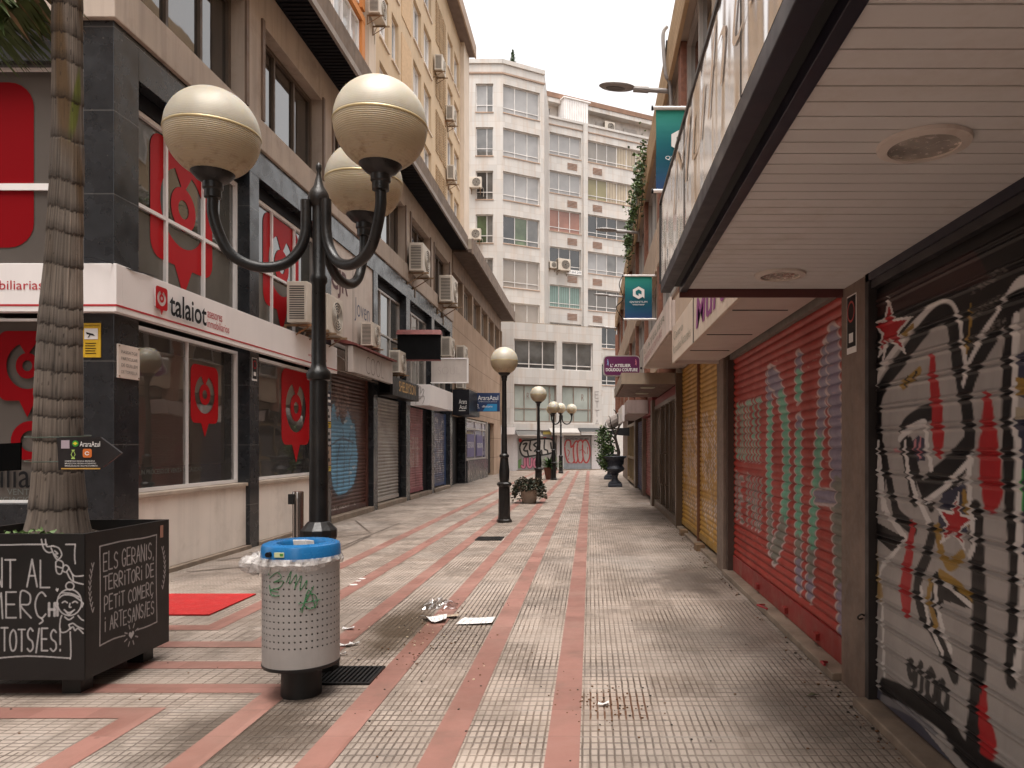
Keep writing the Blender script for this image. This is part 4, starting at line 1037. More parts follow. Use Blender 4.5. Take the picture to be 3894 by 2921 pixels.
    S(A_((1340, 650), (1370, 480)), 16, Wh)
    # lower half
    S(B_((860, -20), (880, 180), (900, 320), (970, 430), (1000, 470)), 24, Wh)
    S(B_((880, 10), (930, 240), (960, 350), (1040, 420)), 44, K); S(B_((1000, 460), (930, 560), (870, 640), (880, 800), (890, 1180)), 18, Wh)
    p.fill(B_((836, 380), (1000, 470), (930, 540), (850, 470)), K); S(B_((840, 500), (850, 640), (870, 760)), 44, Yl, .8)
    S(B_((1000, -20), (1010, 100), (1060, 260), (1140, 420)), 22, Wh); S(B_((1020, -20), (1060, 140), (1130, 300)), 40, K)
    p.fill(B_((1080, 180), (1330, 30), (1340, 60), (1280, 190), (1110, 290)), K); S(B_((1110, 280), (1220, 190), (1335, 60)), 18, Wh); S(B_((1335, 50), (1325, 200), (1340, 320)), 22, Wh)
    p.fill(B_((1190, 240), (1310, 180), (1320, 440), (1160, 440)), Nv)
    S(B_((1140, 430), (1110, 560), (1060, 700), (1080, 840), (1170, 1000), (1250, 1180)), 44, K)
    S(B_((1170, 420), (1170, 480), (1220, 610), (1290, 560)), 30, Yl); S(B_((1300, 240), (1330, 400)), 22, Yl)
    p.fill(B_((1130, 700), (1160, 640), (1250, 690), (1330, 770), (1370, 850), (1200, 790), (1150, 900)), K); S(B_((1130, 700), (1120, 790), (1160, 920)), 24, Yl); S(B_((1180, 650), (1280, 720), (1350, 790)), 22, Yl)
    S(B_((1150, 700), (1170, 860), (1230, 1050)), 20, Wh); S(B_((1080, 730), (1130, 930), (1190, 1060)), 16, Wh); S(B_((1200, 700), (1290, 780), (1350, 830)), 14, Wh)
    S(B_((1360, 340), (1370, 620), (1380, 900), (1370, 1250), (1340, 1560)), 64, K); S(B_((1330, 560), (1350, 480), (1330, 300)), 20, Wh)
    star(qb, 1255, 390, 165, Wh, -80, .7); star(qb, 1255, 390, 120, Rd, -80, .7)
    S(B_((1040, 395), (1010, 620), (1000, 760), (1010, 850)), [24, 60, 76, 40], Rd)
    S(B_((1420, -20), (1430, 120), (1445, 220), (1440, 300)), [74, 84, 84, 40], Rd); S(B_((1405, 1240), (1400, 1400), (1425, 1520), (1400, 1600)), [16, 50, 74, 30], Rd)
    S(B_((1530, -20), (1540, 300), (1560, 560), (1560, 800), (1540, 1200)), 44, K); S(B_((1580, -20), (1580, 360), (1600, 800), (1570, 1180)), 26, Wh)
    p.fill(B_((1600, 0), (1700, 0), (1700, 700), (1610, 600)), Nv)
    for L in hand('9100', 0, 0, 1, 1, jit=.06, seed=5):
        q = [qb(1010 + x * 205, 1260 - y * 150 + x * 110) for x, y in L]
        p.stroke(cr(q, 3), w(26), K, .95)
    p.fill(B_((850, 1240), (900, 1290), (1050, 1400), (1250, 1640), (1400, 1900), (800, 1500)), Nv, .9)
    S(B_((890, 1240), (1040, 1310), (1200, 1420), (1290, 1560), (1400, 1660), (1500, 1720)), 60, K); S(B_((880, 1300), (1010, 1360), (1150, 1470)), 26, (.2, .19, .2))
    for k in range(3):
        for L in hand('ZNOSERA', 0, 0, 1, 1, seed=k + 3):
            q = [qa(1880 + x * 210, 190 + k * 150 - y * 40 - x * 130) for x, y in L]; p.stroke(q, .008, (.25, .22, .2), .6, .4, .6)
sh_near = painted('painted_shutter_near', .36, .1, .18, .0004, 140, .22)
o = grid_mesh('roller_shutter', FR, -1.5, 4.42, .07, 2.55, 430, 430, near_prof, p_near, sh_near, D, (.34, .315, .30), -.03)
o['label'] = 'silver and black roller shutter with bold letter graffiti and red drips'
MB().box(XR + .001, XR + .24, -4, 4.42, 2.551, 2.64).build('lintel_box', mat('lintel_black', (.02, .018, .02), .4), D)

# ---- red shutter
def p_red(p):
    Gn, Pu, Wh, Gy, Dk = (.13, .36, .24), (.21, .17, .23), (.46, .36, .34), (.17, .16, .13), (.10, .035, .03)
    def zcol(z, t): return Pu if z > t[0] else (Gn if z > t[1] else (Gy if z > t[2] else Pu))
    def letter(P, wd, t, out=.075):
        P = cr(P, 8) if len(P) > 2 else [P[0], ((P[0][0] + P[1][0]) / 2, (P[0][1] + P[1][1]) / 2), P[1]]
        Q = [(u + .008 * math.sin(13 * z), z) for u, z in P]
        p.stroke(Q, wd + out, Wh, .95, .08); p.stroke(Q, wd + .012, Dk, .5, .1)
        for a, b in zip(Q, Q[1:]): p.stroke([a, b], wd, zcol((a[1] + b[1]) / 2, t), 1, .08)
    letter([(7.28, 2.28), (7.22, 1.9), (7.26, 1.3), (7.2, .62)], .17, (1.95, 1.0, .3))
    letter([(7.2, 2.28), (6.9, 2.15), (6.66, 1.8), (6.62, 1.3), (6.75, .85), (7.05, .55)], .19, (2.05, .85, .3))
    letter([(6.23, 2.32), (6.23, 2.05)], .15, (2.2, 1, .3)); letter([(6.22, 1.78), (6.24, 1.2), (6.22, .42)], .15, (1.7, .8, .6))
    letter([(5.92, .42), (5.82, 1.0), (5.66, 1.65), (5.52, 2.3)], .15, (1.75, .8, .62))
    letter([(5.36, 2.36), (5.28, 1.7), (5.22, 1.0), (5.1, .3)], .24, (1.3, 2.0, .55)); letter([(5.74, 1.2), (5.34, 1.22)], .09, (1, .5, .3), .05)
    for s_, u, z, wd, h, c in (('CIUTAT', 8.88, 1.45, -1.28, .62, Gn), ('DE PAU', 8.88, .72, -1.28, .5, Pu)):
        for L in hand(s_, 0, 0, 1, 1, seed=len(s_)):
            q = [(u + wd * x, z + h * y) for x, y in L]; p.stroke(q, .085, Wh, .85, .12); p.stroke(q, .045, c if z > 1 else Gy, 1, .15)
    r = random.Random(2)
    for k in range(60):
        u, z = r.uniform(5, 9), r.uniform(.4, 2.5); p.stroke([(u, z), (u + r.uniform(.03, .15), z + r.uniform(-.01, .01))], .012, (.5, .3, .26), r.uniform(.2, .6))
    for k in range(18):
        u = r.uniform(5, 9); p.stroke([(u, .18), (u + r.uniform(.05, .3), .17 + r.uniform(0, .06))], .03, (.32, .16, .13), .6)
shr = painted('painted_shutter_red', .45, .0, .3, .0004, 120)
o = grid_mesh('roller_shutter', FR, 4.95, 9.01, .25, 2.66, 330, 290, slat(.079, .032), p_red, shr, D, (.32, .028, .018), -.07)
o['label'] = 'red roller shutter with green and violet graffiti columns'
MB().fbox(FR, 4.95, 9.01, -.10, -.062, .06, .247).build('bottom_rail', mat('red_rail', (.25, .028, .024), .5, dirt=(.2, .12, .09), dk=.6), o)
for u in (5.6, 6.5, 7.6): MB().fbox(FR, u, u + .09, -.062, -.03, .1, .15).build('rail_lug', mat('red_rail', (.25, .028, .024), .5), o)
MB().fbox(FR, 4.95, 9.01, -.2, -.02, 2.662, 2.80).build('shutter_box', mat('grey_box', (.17, .15, .13), .6, streak=.5), D)
hk = MB(); hk.tube([(XR - .03, 7.0, .07), (XR - .12, 6.9, .09), (XR - .05, 6.8, .075)], .01, 6); hk.build('lock_bar', plain('red_lock', (.28, .02, .025), .5), D)
hk = MB(); hk.tube([(XR - .03, 5.15, .07), (XR - .10, 5.05, .10), (XR - .10, 4.98, .10)], .01, 6); hk.build('lock_bar', plain('red_lock', (.28, .02, .025), .5), D)
hk = MB(); hk.tube(cr([(XR - .002, 4.55, .52), (XR - .03, 4.53, .52), (XR - .045, 4.51, .54), (XR - .03, 4.49, .56), (XR - .01, 4.5, .55)], 4), .006, 6); hk.build('iron_hook', plain('iron', (.03, .025, .02), .5), D)

# ---- two ochre yellow shutters
def p_yel(u0, seed):
    def f(p):
        r = random.Random(seed)
        for row in range(26):
            z = .3 + row * .079; k = 1.0 if (8 <= row <= 22 or row in (3, 4, 5)) else .25
            for q in range(9):
                if r.random() > k * .75: continue
                u = u0 + .15 + q * .22 + r.uniform(-.04, .04)
                c = (.58, .48, .44) if r.random() > .2 else (.2, .17, .17)
                p.stroke([(u, z + .01), (u + r.uniform(.02, .06), z + .045)], r.uniform(.055, .085), c, .95)
        for q in range(10):
            u, z = u0 + r.uniform(.2, 1.9), r.uniform(.4, 1.2); p.stroke(cr([(u, z), (u + .1, z - .15), (u - .05, z - .3)], 4), .05, (.46, .36, .33), .6)
    return f
ym = mat('yellow_rail', (.30, .17, .03), .5, dirt=(.12, .08, .04), dk=.5)
for a, b, s_, lb in ((9.6, 11.80, 3, 'ochre yellow roller shutter panel nearer the red shutter'), (11.86, 14.05, 8, 'ochre yellow roller shutter panel nearer the glass door')):
    o = shutter(FR, a, b, .2, 3.05, .079, .024, .022, .0115, p_yel(a, s_), (.44, .235, .03), D, -.07, painted('painted_yellow', .45, 0, .35), lb, ym)
MB().fbox(FR, 11.803, 11.857, -.1, -.03, 0, 3.05).build('shutter_guide', mat('rust_post', (.16, .07, .035), .6), D)
for u in (11.0, 12.9): MB().fbox(FR, u, u + .25, -.03, .1, 0, .1).build('floor_block', rust, D)
MB().fbox(FR, 14.06, 14.2, -.24, .05, 0, 3.0).build('door_post', bronze, D)

# ---- glass door porch
mir = pane('door_glass', (.19, .165, .145), .03, 2.4, .5, wob=.15)
window(FR, 14.22, 19.2, .1, 2.62, -.06, bronze, mir, D, mull=(.28, .44, .66), fw=.09, th=.08, label='bronze framed glass entrance')
for u in (16.2, 16.6):
    q = MB(); q.tube([FR.p(u, -.01, 1.45), FR.p(u, .10, 1.4), FR.p(u, .10, .75), FR.p(u, -.01, .7)], .02, 8); q.build('door_handle', bronze, D)
MB().fbox(FR, 14.22, 19.2, -.2, .02, 0, .095).build('threshold', thresh, D)
MB().fbox(FR, 14.22, 19.2, -.1, .0, 2.63, 2.8).build('fascia_board', plain('porch_red', (.22, .03, .03), .5), D)
MB().fbox(FR, 19.22, 19.7, -.24, .08, 0, 2.8).build('bronze_post', bronze, D)
def p_r2(p):
    for k in range(5):
        for L in hand('SVENRA', 20.2, 1.75 - k * .17, 2.3, .13, seed=k): p.stroke(L, .05, (.45, .3, .27), .6)
shutter(FR, 19.72, 23.2, .2, 2.45, .08, .024, .05, .0125, p_r2, (.30, .055, .05), D, -.07, label='dark red roller shutter beyond the glass entrance', bar=mat('red_rail', (.25, .028, .024), .5))
MB().fbox(FR, 19.72, 23.2, -.2, .04, 2.46, 2.95).build('fascia_board', plain('dark_red_board', (.19, .022, .025), .5), D)
MB().fbox(FR, 23.22, 23.75, -.24, .03, 0, 2.9).build('stone_pier', brown_stone, D)
shutter(FR, 23.77, 27.2, .15, 2.45, .08, .024, .2, .0125, None, (.055, .06, .15), D, -.07, label='plain dark blue roller shutter', bar=mat('blue_rail', (.03, .05, .13), .5))
MB().fbox(FR, 27.22, 28.0, -.24, .03, 0, 2.9).build('stone_pier', bronze, D)
window(FR, 28.02, 33.0, .1, 2.5, -.06, mat('gold_frame', (.28, .20, .11), .4, .5), pane('blue_dark_glass', (.03, .035, .05), .05, 1.6), D, mull=(.3, .62), trans=(.42,), fw=.12, th=.09)
MB().fbox(FR, 33.02, 38.2, -.24, .0, 0, 2.9).build('stone_pier', brown_stone, D)
MB().fbox(FR, 9.6, 38.2, -.26, -.12, 3.06, 3.3).build('lintel_box', tan, D)

# ---- upper floor: tan corrugated wall, brick pilasters, slanting sun panels, windows
FRu = Frame((XR - .22, 0, 0), (0, 1, 0), (-1, 0, 0))
bays = [(-2.9 + 3.6 * k, .5 + 3.6 * k) for k in range(12)]
cor = NG('corrugated_tan'); Pp = cor.xyz()
sn = cor.math('SINE', cor.math('MULTIPLY', cor.math('ADD', Pp[0], Pp[1]), 2 * math.pi / .07))
cor_m = cor.fin(cor.mix(cor.ramp(cor.noise(2, 4), .3, .7), (.30, .235, .18), (.38, .30, .235)), .7, 0, cor.bump(sn, .012, .8), .3)
for k in range(12):
    y = .1 + 3.6 * k
    MB().fbox(FR, y, y + .34, .0, .345, 2.95, 7.65).build('brick_pilaster', brick, D)
    a, b = y + .345, y + 3.595
    if b > 38.2: b = 38.19
    if k == 11: continue
    MB().fbox(FRu, a, b, -.05, .0, 3.3, 4.25).build('apron_panel', tan, D)
    MB().fbox(FRu, a, b, -.05, .16, 5.15, 6.0).build('spandrel_panel', tan, D, bevel=.01)
    for z0, z1 in ((4.26, 5.14), (6.01, 7.6)):
        window(FRu, a + .9, b, z0, z1, -.03, alu, glass_up, D, mull=(.5,), fw=.07, th=.07)
        MB().fbox(FRu, a, a + .895, -.05, .06, z0, z1).build('corrugated_panel', cor_m, D)
MB().fbox(FR, -14, 38.2, -.9, .36, 7.66, 7.70).build('eave_soffit', mat('eave_soffit_tan', (.36, .29, .235), .8, var=.1), D)
def shingle():
    g = NG('tan_boarding'); P = g.xyz()
    f = g.math('FRACT', g.math('DIVIDE', P[2], .105)); e = g.ramp(f, .82, .92)
    c = g.comb(0.0, g.math('FLOOR', g.math('DIVIDE', P[1], .45)), g.math('FLOOR', g.math('DIVIDE', P[2], .105)))
    wn = g.n('TexWhiteNoise'); g.nt.links.new(c, wn.inputs[0])
    col = g.mix(wn.outputs[0], (.42, .29, .17), (.52, .37, .225)); col = g.mix(e, col, (.17, .11, .065))
    return g.fin(col, .75, 0, g.bump(f, .01, .5), .3)
MB().fbox(FR, -14, 38.25, .36, .42, 7.62, 8.34).build('eave_fascia', shingle(), D)
MB().fbox(FR, -14, 38.2, -7.3, .36, 7.71, 8.3).build('roof_slab', mat('roof_slab', (.3, .25, .2), .9), D)
dp = MB(); dp.tube(cr([FR.p(12.0, .44, 8.5), FR.p(12.0, .50, 8.4), FR.p(12.0, .50, 8.15), FR.p(12.0, .46, 7.7), FR.p(12.05, .37, 7.35), FR.p(12.05, .37, 5.0)], 5), .03, 8); dp.build('drain_pipe', mat('grey_pipe', (.26, .24, .23), .5), D)
dp = MB(); dp.tube(cr([FR.p(12.05, .44, 8.3), FR.p(12.08, .46, 7.8), FR.p(12.15, .38, 7.3), FR.p(12.15, .37, 4.6)], 5), .014, 6); dp.build('conduit', dark_metal, D)

# ---- tall block standing behind on the right (mirrored in the left windows)
E = thing('apartment_block', 'ochre apartment block standing behind the low right hand building', 'building', (9, 4, 0))
MB().box(6.5, 18, -12, 33, 8.35, 19.5).build('ochre_wall', mat('ochre_render', (.56, .385, .23), .85), E)
FE = Frame((6.5, 0, 0), (0, 1, 0), (-1, 0, 0))
for j in range(3):
    for k in range(9): window(FE, -9 + 4.5 * k, -7 + 4.5 * k, 10 + 2.8 * j, 11.6 + 2.8 * j, .005, alu_white, cur[(j + k) % 3], E, mull=(.5,), fw=.08, th=.06)
# unseen block behind the viewer, added to keep light off the near fronts
Q = thing('light_blocking_house', 'plain ochre house closing the street behind the viewer', 'building', (-9, -10, 0))
MB().box(-14, -5.3, -30, 2.0, 0, 14).build('light_blocking_wall', beige, Q)

# ---- big canopy of the nearest shop, with mirror sign
N = thing('shop_canopy', 'large canopy with white slatted soffit over the near graffiti shutter', 'canopy', (XR, 1, 2.65))
sl_ = MB()
slat_m = mat('soffit_slat', (.57, .545, .525), .5, var=.07, vs=1.3, dirt=(.38, .31, .25), dk=.45)
for k in range(74):
    y = -2.4 + k * .0985; sl_.box(.65, XR + .22, y, y + .0905, 2.65, 2.665)
sl_.build('slatted_soffit', slat_m, N)
MB().box(.65, XR + .2, -2.5, 4.9, 2.668, 2.675).build('soffit_backing', mat('backing_grey', (.10, .085, .075), .7), N)
pm = mat('plum_metal', (.014, .013, .024), .35, .1, var=.2)
MB().box(.60, .648, -2.5, 4.93, 2.632, 2.70).build('inner_trim', pm, N, bevel=.003)
MB().box(.545, .598, -2.5, 4.93, 2.675, 2.70).build('trim_groove', plain('groove_black', (.008, .008, .009), .6), N)
MB().box(.475, .543, -2.5, 4.93, 2.632, 2.70).build('outer_trim', pm, N, bevel=.003)
MB().box(.60, XR + .2, 4.905, 4.93, 2.60, 2.69).build('end_trim', mat('end_trim_red', (.10, .03, .028), .5), N)
MB().box(XR - .01, XR + .05, -2.5, 4.48, 2.60, 2.648).build('wall_trim', pm, N)
MB().box(.50, XR + .2, -2.5, 4.925, 2.71, 3.2).build('canopy_box', tan, N)
# ceiling lights
cl = thing('ceiling_light', 'rusty rimmed round recessed light in the near canopy soffit, larger one', 'light', (1.157, 2.53, 2.65), 'recessed lights in the canopy soffit')
rim = mat('rusty_white_rim', (.55, .48, .43), .5, var=.05, dirt=(.26, .10, .02), dk=1.0, vs=12)
q = MB(); q.lathe([(.118, .0), (.118, -.018), (.152, -.012), (.155, .0)], (1.157, 2.53, 2.649), 36, cap=False); q.build('rim', rim, cl, smooth=True)
q = MB(); q.lathe([(.118, -.010), (.112, .008), (.09, .012), (0.01, .013)], (1.157, 2.53, 2.649), 36); q.build('lens', mat('lamp_reflector', (.50, .45, .40), .25, .6, var=.5, vs=9), cl, smooth=True)
dup(cl, (1.16, 4.46, 2.65), None, 'smaller looking recessed light at the far end of the near canopy soffit')
# mirror sign
ms = thing('shop_sign', 'warped mirror finish sign with tan script letters above the big canopy edge', 'sign', (.48, 1, 2.7))
g = NG('mirror_sheet'); nz = g.noise(1.0, 2, stretch=(1, 2.6, .6)); 
mir_m = g.fin((.72, .66, .62), .10, .85, g.bump(nz, .02, 1.0), .5)
sp = MB(); sp.box(.475, .495, -2.5, 4.95, 2.702, 3.24); sp.build('mirror_panel', mir_m, ms)
ed = MB(); ed.box(.468, .50, -2.5, 4.96, 3.241, 3.262); ed.box(.468, .50, 4.951, 4.962, 2.70, 3.24); ed.build('panel_edge', plain('edge_black', (.02, .018, .018), .4), ms)
for y in (.9, 2.3, 3.7): MB().box(.4725, .475, y, y + .006, 2.702, 3.24).build('panel_joint', ac_dark, ms)
tl = plain('tan_letter', (.50, .35, .22), .3)
text('Muhula', tl, (.475, 4.15, 2.90), (0, -1, 0), (0, 0, 1), 2.7, .30, ms, bold=-.022, shear=.5)

# ---- second canopy with purple writing
N2 = thing('shop_canopy', 'beige boxed canopy with faded purple script over the red and yellow shutters', 'canopy', (XR, 7, 2.65))
pk = mat('pink_soffit', (.52, .43, .385), .45, var=.07, vs=1.0, streak=.1, dirt=(.3, .2, .16), dk=.25)
MB().box(1.09, XR - .02, 4.95, 9.42, 2.70, 2.73).build('soffit_panel', pk, N2)
MB().box(1.06, 1.09, 4.95, 9.45, 2.66, 3.13).build('sign_panel', mat('aged_sign', (.58, .47, .38), .4, var=.1, vs=1.5, streak=.4, dirt=(.35, .24, .16), dk=.3), N2, bevel=.004)
MB().box(1.09, XR - .02, 9.42, 9.45, 2.66, 3.13).build('end_panel', pk, N2)
MB().box(1.095, XR + .1, 4.97, 9.41, 2.74, 3.5).build('canopy_box', tan, N2)
for y in (5.9, 7.2, 8.4): MB().box(1.15, XR - .1, y, y + .012, 2.693, 2.70).build('soffit_seam', ac_dark, N2)
MB().box(1.052, 1.06, 7.48, 7.495, 2.66, 3.13).build('panel_joint', ac_dark, N2)
pu = plain('purple_script', (.22, .045, .17), .5)
text('Murta', pu, (1.06, 7.3, 2.76), (0, -1, 0), (0, 0, 1), 1.9, .30, N2, bold=.02, shear=.2)
fg = plain('faded_green_letter', (.22, .22, .17), .6)
text('Centro', fg, (1.06, 9.25, 2.93), (0, -1, 0), (0, 0, 1), .9, .10, N2, bold=-.01); text('Remedios Naturales', fg, (1.06, 9.3, 2.76), (0, -1, 0), (0, 0, 1), 1.6, .11, N2, bold=-.01)
# ---- third canopy
N3 = thing('shop_canopy', 'pale boxed canopy with faded small lettering above the yellow shutters', 'canopy', (XR, 12, 3.1))
MB().box(1.03, 1.06, 9.5, 14.2, 3.10, 3.54).build('sign_panel', mat('aged_sign_pale', (.56, .47, .42), .45, var=.08, streak=.5, dirt=(.3, .2, .13), dk=.4), N3, bevel=.004)
MB().box(1.065, XR + .1, 9.5, 14.2, 3.10, 3.50).build('canopy_box', pk, N3)
text("L' ATELIER", fg, (1.03, 13.9, 3.34), (0, -1, 0), (0, 0, 1), 3.8, .10, N3); text('DOUDOU COUTURE', plain('faded_pink_letter', (.4, .2, .2), .6), (1.03, 13.9, 3.18), (0, -1, 0), (0, 0, 1), 3.4, .10, N3)
# ---- brown entrance porch
N4 = thing('shop_canopy', 'brown metal porch roof with two ceiling lights over the glass entrance', 'canopy', (XR, 16, 2.8))
MB().prism([(.66, 14.25, 2.82), (XR, 14.25, 2.82), (XR, 18.4, 2.82), (.66, 18.4, 2.82)], (0, 0, .02)).build('soffit_panel', mat('brown_soffit', (.12, .06, .04), .5), N4)
tanm = mat('porch_metal', (.30, .235, .175), .4, .2, streak=.4)
MB().box(.60, XR, 14.2, 14.245, 2.80, 3.02).build('front_panel', tanm, N4)
MB().prism([(.66, 14.25, 2.842), (.60, 14.25, 2.79), (.60, 14.25, 3.02), (.66, 14.25, 3.02)], (0, 4.2, 0)).build('side_panel', tanm, N4)
MB().box(.66, XR, 14.25, 18.4, 2.845, 3.0).build('canopy_box', tanm, N4)
for y in (15.3, 17.0):
    q = MB(); q.lathe([(.02, 0), (.14, 0), (.16, .015)], (1.2, y, 2.803), 20); q.build('ceiling_lamp', plain('dull_lamp', (.4, .4, .3), .4), N4)
N5 = thing('shop_canopy', 'small pinkish hanging canopy beyond the porch over the dark red shutter', 'canopy', (XR, 23, 2.5))
MB().box(1.05, XR - .05, 20.8, 27.0, 2.52, 2.9).build('canopy_box', mat('rose_sheet', (.34, .26, .24), .5, streak=.4), N5)
MB().box(.98, 1.05, 22.5, 25.5, 2.35, 2.85).build('hanging_sheet', sign_white, N5)
N6 = thing('awning', 'folded grey roll awning sticking out above the stone urns', 'awning', (XR, 30, 2.6))
q = MB(); q.tube([(1.55, 30.0, 2.95), (.75, 30.2, 2.45)], .24, 12); q.build('roll', mat('grey_canvas', (.30, .26, .24), .8), N6)
q = MB(); q.tube([(1.7, 30.1, 3.2), (1.3, 30.1, 2.6)], .03, 6); q.tube([(1.6, 30.1, 2.3), (.6, 30.2, 2.3)], .03, 6); q.build('arm', dark_metal, N6)
q = MB(); q.prism([(1.6, 29.9, 2.35), (.7, 29.9, 2.2), (.95, 29.9, 2.05), (1.6, 29.9, 2.0)], (0, .6, 0)); q.build('hood', mat('black_hood', (.02, .02, .022), .6), N6)

# ---- banners
def banner(y, z0, z1, label, words):
    t = thing('banner', label, 'banner', (.71, y, z0), 'teal gradient banners on the right facade')
    g_ = MATS.get('banner_cloth')
    if not g_:
        g = NG('banner_cloth'); tc = g.n('TexCoord').outputs['Generated']; z = g.xyz(tc)[2]
        col = g.mix(g.ramp(z, .05, .55), (.014, .040, .115), (.012, .125, .155)); col = g.mix(g.ramp(z, .55, 1.0), col, (.020, .21, .155))
        MATS['banner_cloth'] = g_ = g.fin(col, .7, 0, g.bump(g.noise(3, 2), .02, .4), .2)
    x0, x1 = .71, 1.27
    b = MB(); n = 14
    for k in range(n):
        a, c = k / n, (k + 1) / n
        w0, w1 = .012 * math.sin(a * 7), .012 * math.sin(c * 7)
        b.hexa([(x0, y + w0, z0 + (z1 - z0) * a), (x1, y + w0, z0 + (z1 - z0) * a), (x1, y + .006 + w0, z0 + (z1 - z0) * a), (x0, y + .006 + w0, z0 + (z1 - z0) * a),
                (x0, y + w1, z0 + (z1 - z0) * c), (x1, y + w1, z0 + (z1 - z0) * c), (x1, y + .006 + w1, z0 + (z1 - z0) * c), (x0, y + .006 + w1, z0 + (z1 - z0) * c)])
    b.build('cloth', g_, t)
    for z in (z0, z1):
        q = MB(); q.tube([(x0 - .03, y, z), (x1 + .09, y, z)], .022, 8); q.build('pole', alu_white, t)
        q = MB(); q.tube([(x0 - .05, y, z), (x0 - .03, y, z)], .028, 8); q.build('end_cap', black_pl, t)
    h = (z1 - z0)
    hx = [(math.cos(R(30 + 60 * k)), math.sin(R(30 + 60 * k))) for k in range(6)]
    outer = [hx[0], hx[1], hx[2], hx[3], hx[4], (.62, -.64), (.866, -.9)]
    inner = [(q * .52, r * .52) for q, r in hx[:4]] + [(0, -.52), (.0, -.1), (.45, -.30)]
    emblem([outer, inner], white_pl, (x0 + .165, y, z0 + h * .46), (1, 0, 0), (0, 0, 1), .235, .26, t, 'hexagon_logo', .016)
    text(words[0], white_pl, (x0 + .10, y, z0 + h * .365), (1, 0, 0), (0, 0, 1), .36, .046, t, lift=.016); 
    text(words[1], white_pl, (x0 + .165, y, z0 + h * .315), (1, 0, 0), (0, 0, 1), .23, .022, t, lift=.016)
    MB().box(x0 + .15, x0 + .41, y - .016, y - .014, z0 + h * .338, z0 + h * .343).build('rule', white_pl, t)
    return t
banner(7.9, 4.36, 5.26, 'nearer teal to blue banner, half hidden by the mirror sign', ('QVANTUM', 'LONGEVITY CENTER'))
banner(15.05, 4.21, 5.11, 'farther teal to blue banner hanging whole over the street', ('QVANTUM', 'LONGEVITY CENTER'))

# ---- purple projecting sign, scaled about the camera to a nearer depth
sg = thing('projecting_sign', 'purple rounded sign with white Atelier lettering above the porch', 'sign', (1, 19.5, 3.5))
def rr_prism(x0, x1, z0, z1, r, y0, y1): return MB().prism([(a, y0, b) for a, b in rrect(x0, z0, x1, z1, r)], (0, y1 - y0, 0))
rr_prism(.34, 1.33, 3.46, 4.01, .115, 19.5, 19.6).build('rim', alu, sg)
rr_prism(.365, 1.305, 3.485, 3.985, .10, 19.49, 19.5).build('face', plain('purple_face', (.105, .010, .065), .4), sg)
text("L' ATELIER", white_pl, (.53, 19.49, 3.70), (1, 0, 0), (0, 0, 1), .55, .085, sg, bold=.03); text('DOUDOU COUTURE', white_pl, (.41, 19.49, 3.585), (1, 0, 0), (0, 0, 1), .85, .085, sg, bold=.03)
for x, c in ((.43, (.25, .35, .6)), (1.18, (.6, .2, .25))):
    fgm = plain('figure_%d' % int(x * 100), c, .5)
    y_ = 19.483
    q = MB(); q.prism([(x, y_, 3.74), (x + .027, y_, 3.82), (x + .01, y_, 3.87), (x + .045, y_, 3.88), (x + .053, y_, 3.81), (x + .045, y_, 3.72), (x + .03, y_, 3.78)], (0, .003, 0)); q.build('figure_mark', fgm, sg)
    MB().box(x + .018, x + .038, y_ - .001, y_ + .003, 3.885, 3.908).build('figure_head', fgm, sg)
MB().box(1.33, XR - .2, 19.52, 19.58, 3.65, 3.7).build('arm', dark_metal, sg)
alarm_r = thing('alarm_sticker', 'black and red alarm sticker on the brown stone pier by the near shutter', 'sticker', (XR, 4.7, 2.3))
MB().fbox(FR, 4.65, 4.82, .001, .004, 2.20, 2.58).build('sheet', white_pl, alarm_r); MB().fbox(FR, 4.66, 4.81, .004, .006, 2.24, 2.57).build('black_field', black_pl, alarm_r)
emblem([circ(0, 0, 1), circ(0, 0, .8)], plain('dull_red', (.4, .05, .04), .5), FR.p(4.80, .006, 2.40), (0, -1, 0), (0, 0, 1), .13, .14, alarm_r, 'red_ring', .002)
MB().fbox(FR, 4.70, 4.77, .006, .008, 2.27, 2.33).build('white_mark', white_pl, alarm_r)
alarm_r2 = thing('wall_cabinet', 'grey box with a slot fixed to the wall behind the purple sign', 'cabinet', (XR, 20, 3.6))
MB().fbox(FR, 19.2, 20.4, 0.02, .32, 3.45, 4.15).build('panel', mat('grey_cab', (.36, .32, .29), .5), alarm_r2); MB().fbox(FR, 19.18, 19.195, .06, .2, 3.85, 3.93).build('slot', ac_dark, alarm_r2)

# ---- street lights on the right facade
L0 = thing('wall_street_lamp', 'wall mounted flat disc street lamp above the nearer banner', 'street lamp', (1.36, 12.3, 7.62), 'disc street lamps on the right facade')
gl = mat('lamp_grey', (.30, .28, .27), .45, .1)
q = MB(); q.box(1.34, 1.38, 12.25, 12.35, 7.35, 7.85); q.build('wall_plate', gl, L0)
q = MB(); q.tube([(1.36, 12.3, 7.58), (.78, 12.3, 7.62)], .04, 10); q.tube([(.98, 12.3, 7.606), (.72, 12.3, 7.625)], .055, 10); q.build('arm', gl, L0)
q = MB()
for p_ in [(.001, .05), (.12, .045), (.28, .02), (.31, 0), (.28, -.02), (.16, -.035), (.001, -.036)]: pass
q.lathe([(.01, .05), (.12, .046), (.28, .02), (.31, 0), (.28, -.02), (.16, -.032), (.01, -.034)], (.45, 12.3, 7.66), 28); q.v = [(a, 12.3 + (b - 12.3) * .5, c + (.45 - a) * .06) for a, b, c in q.v]; q.build('lamp_head', gl, L0, smooth=True)
q = MB(); q.lathe([(.01, -.036), (.15, -.038), (.16, -.033)], (.42, 12.3, 7.66), 20); q.v = [(a, 12.3 + (b - 12.3) * .5, c + (.45 - a) * .06) for a, b, c in q.v]; q.build('lens', plain('led_lens', (.09, .085, .08), .25), L0)
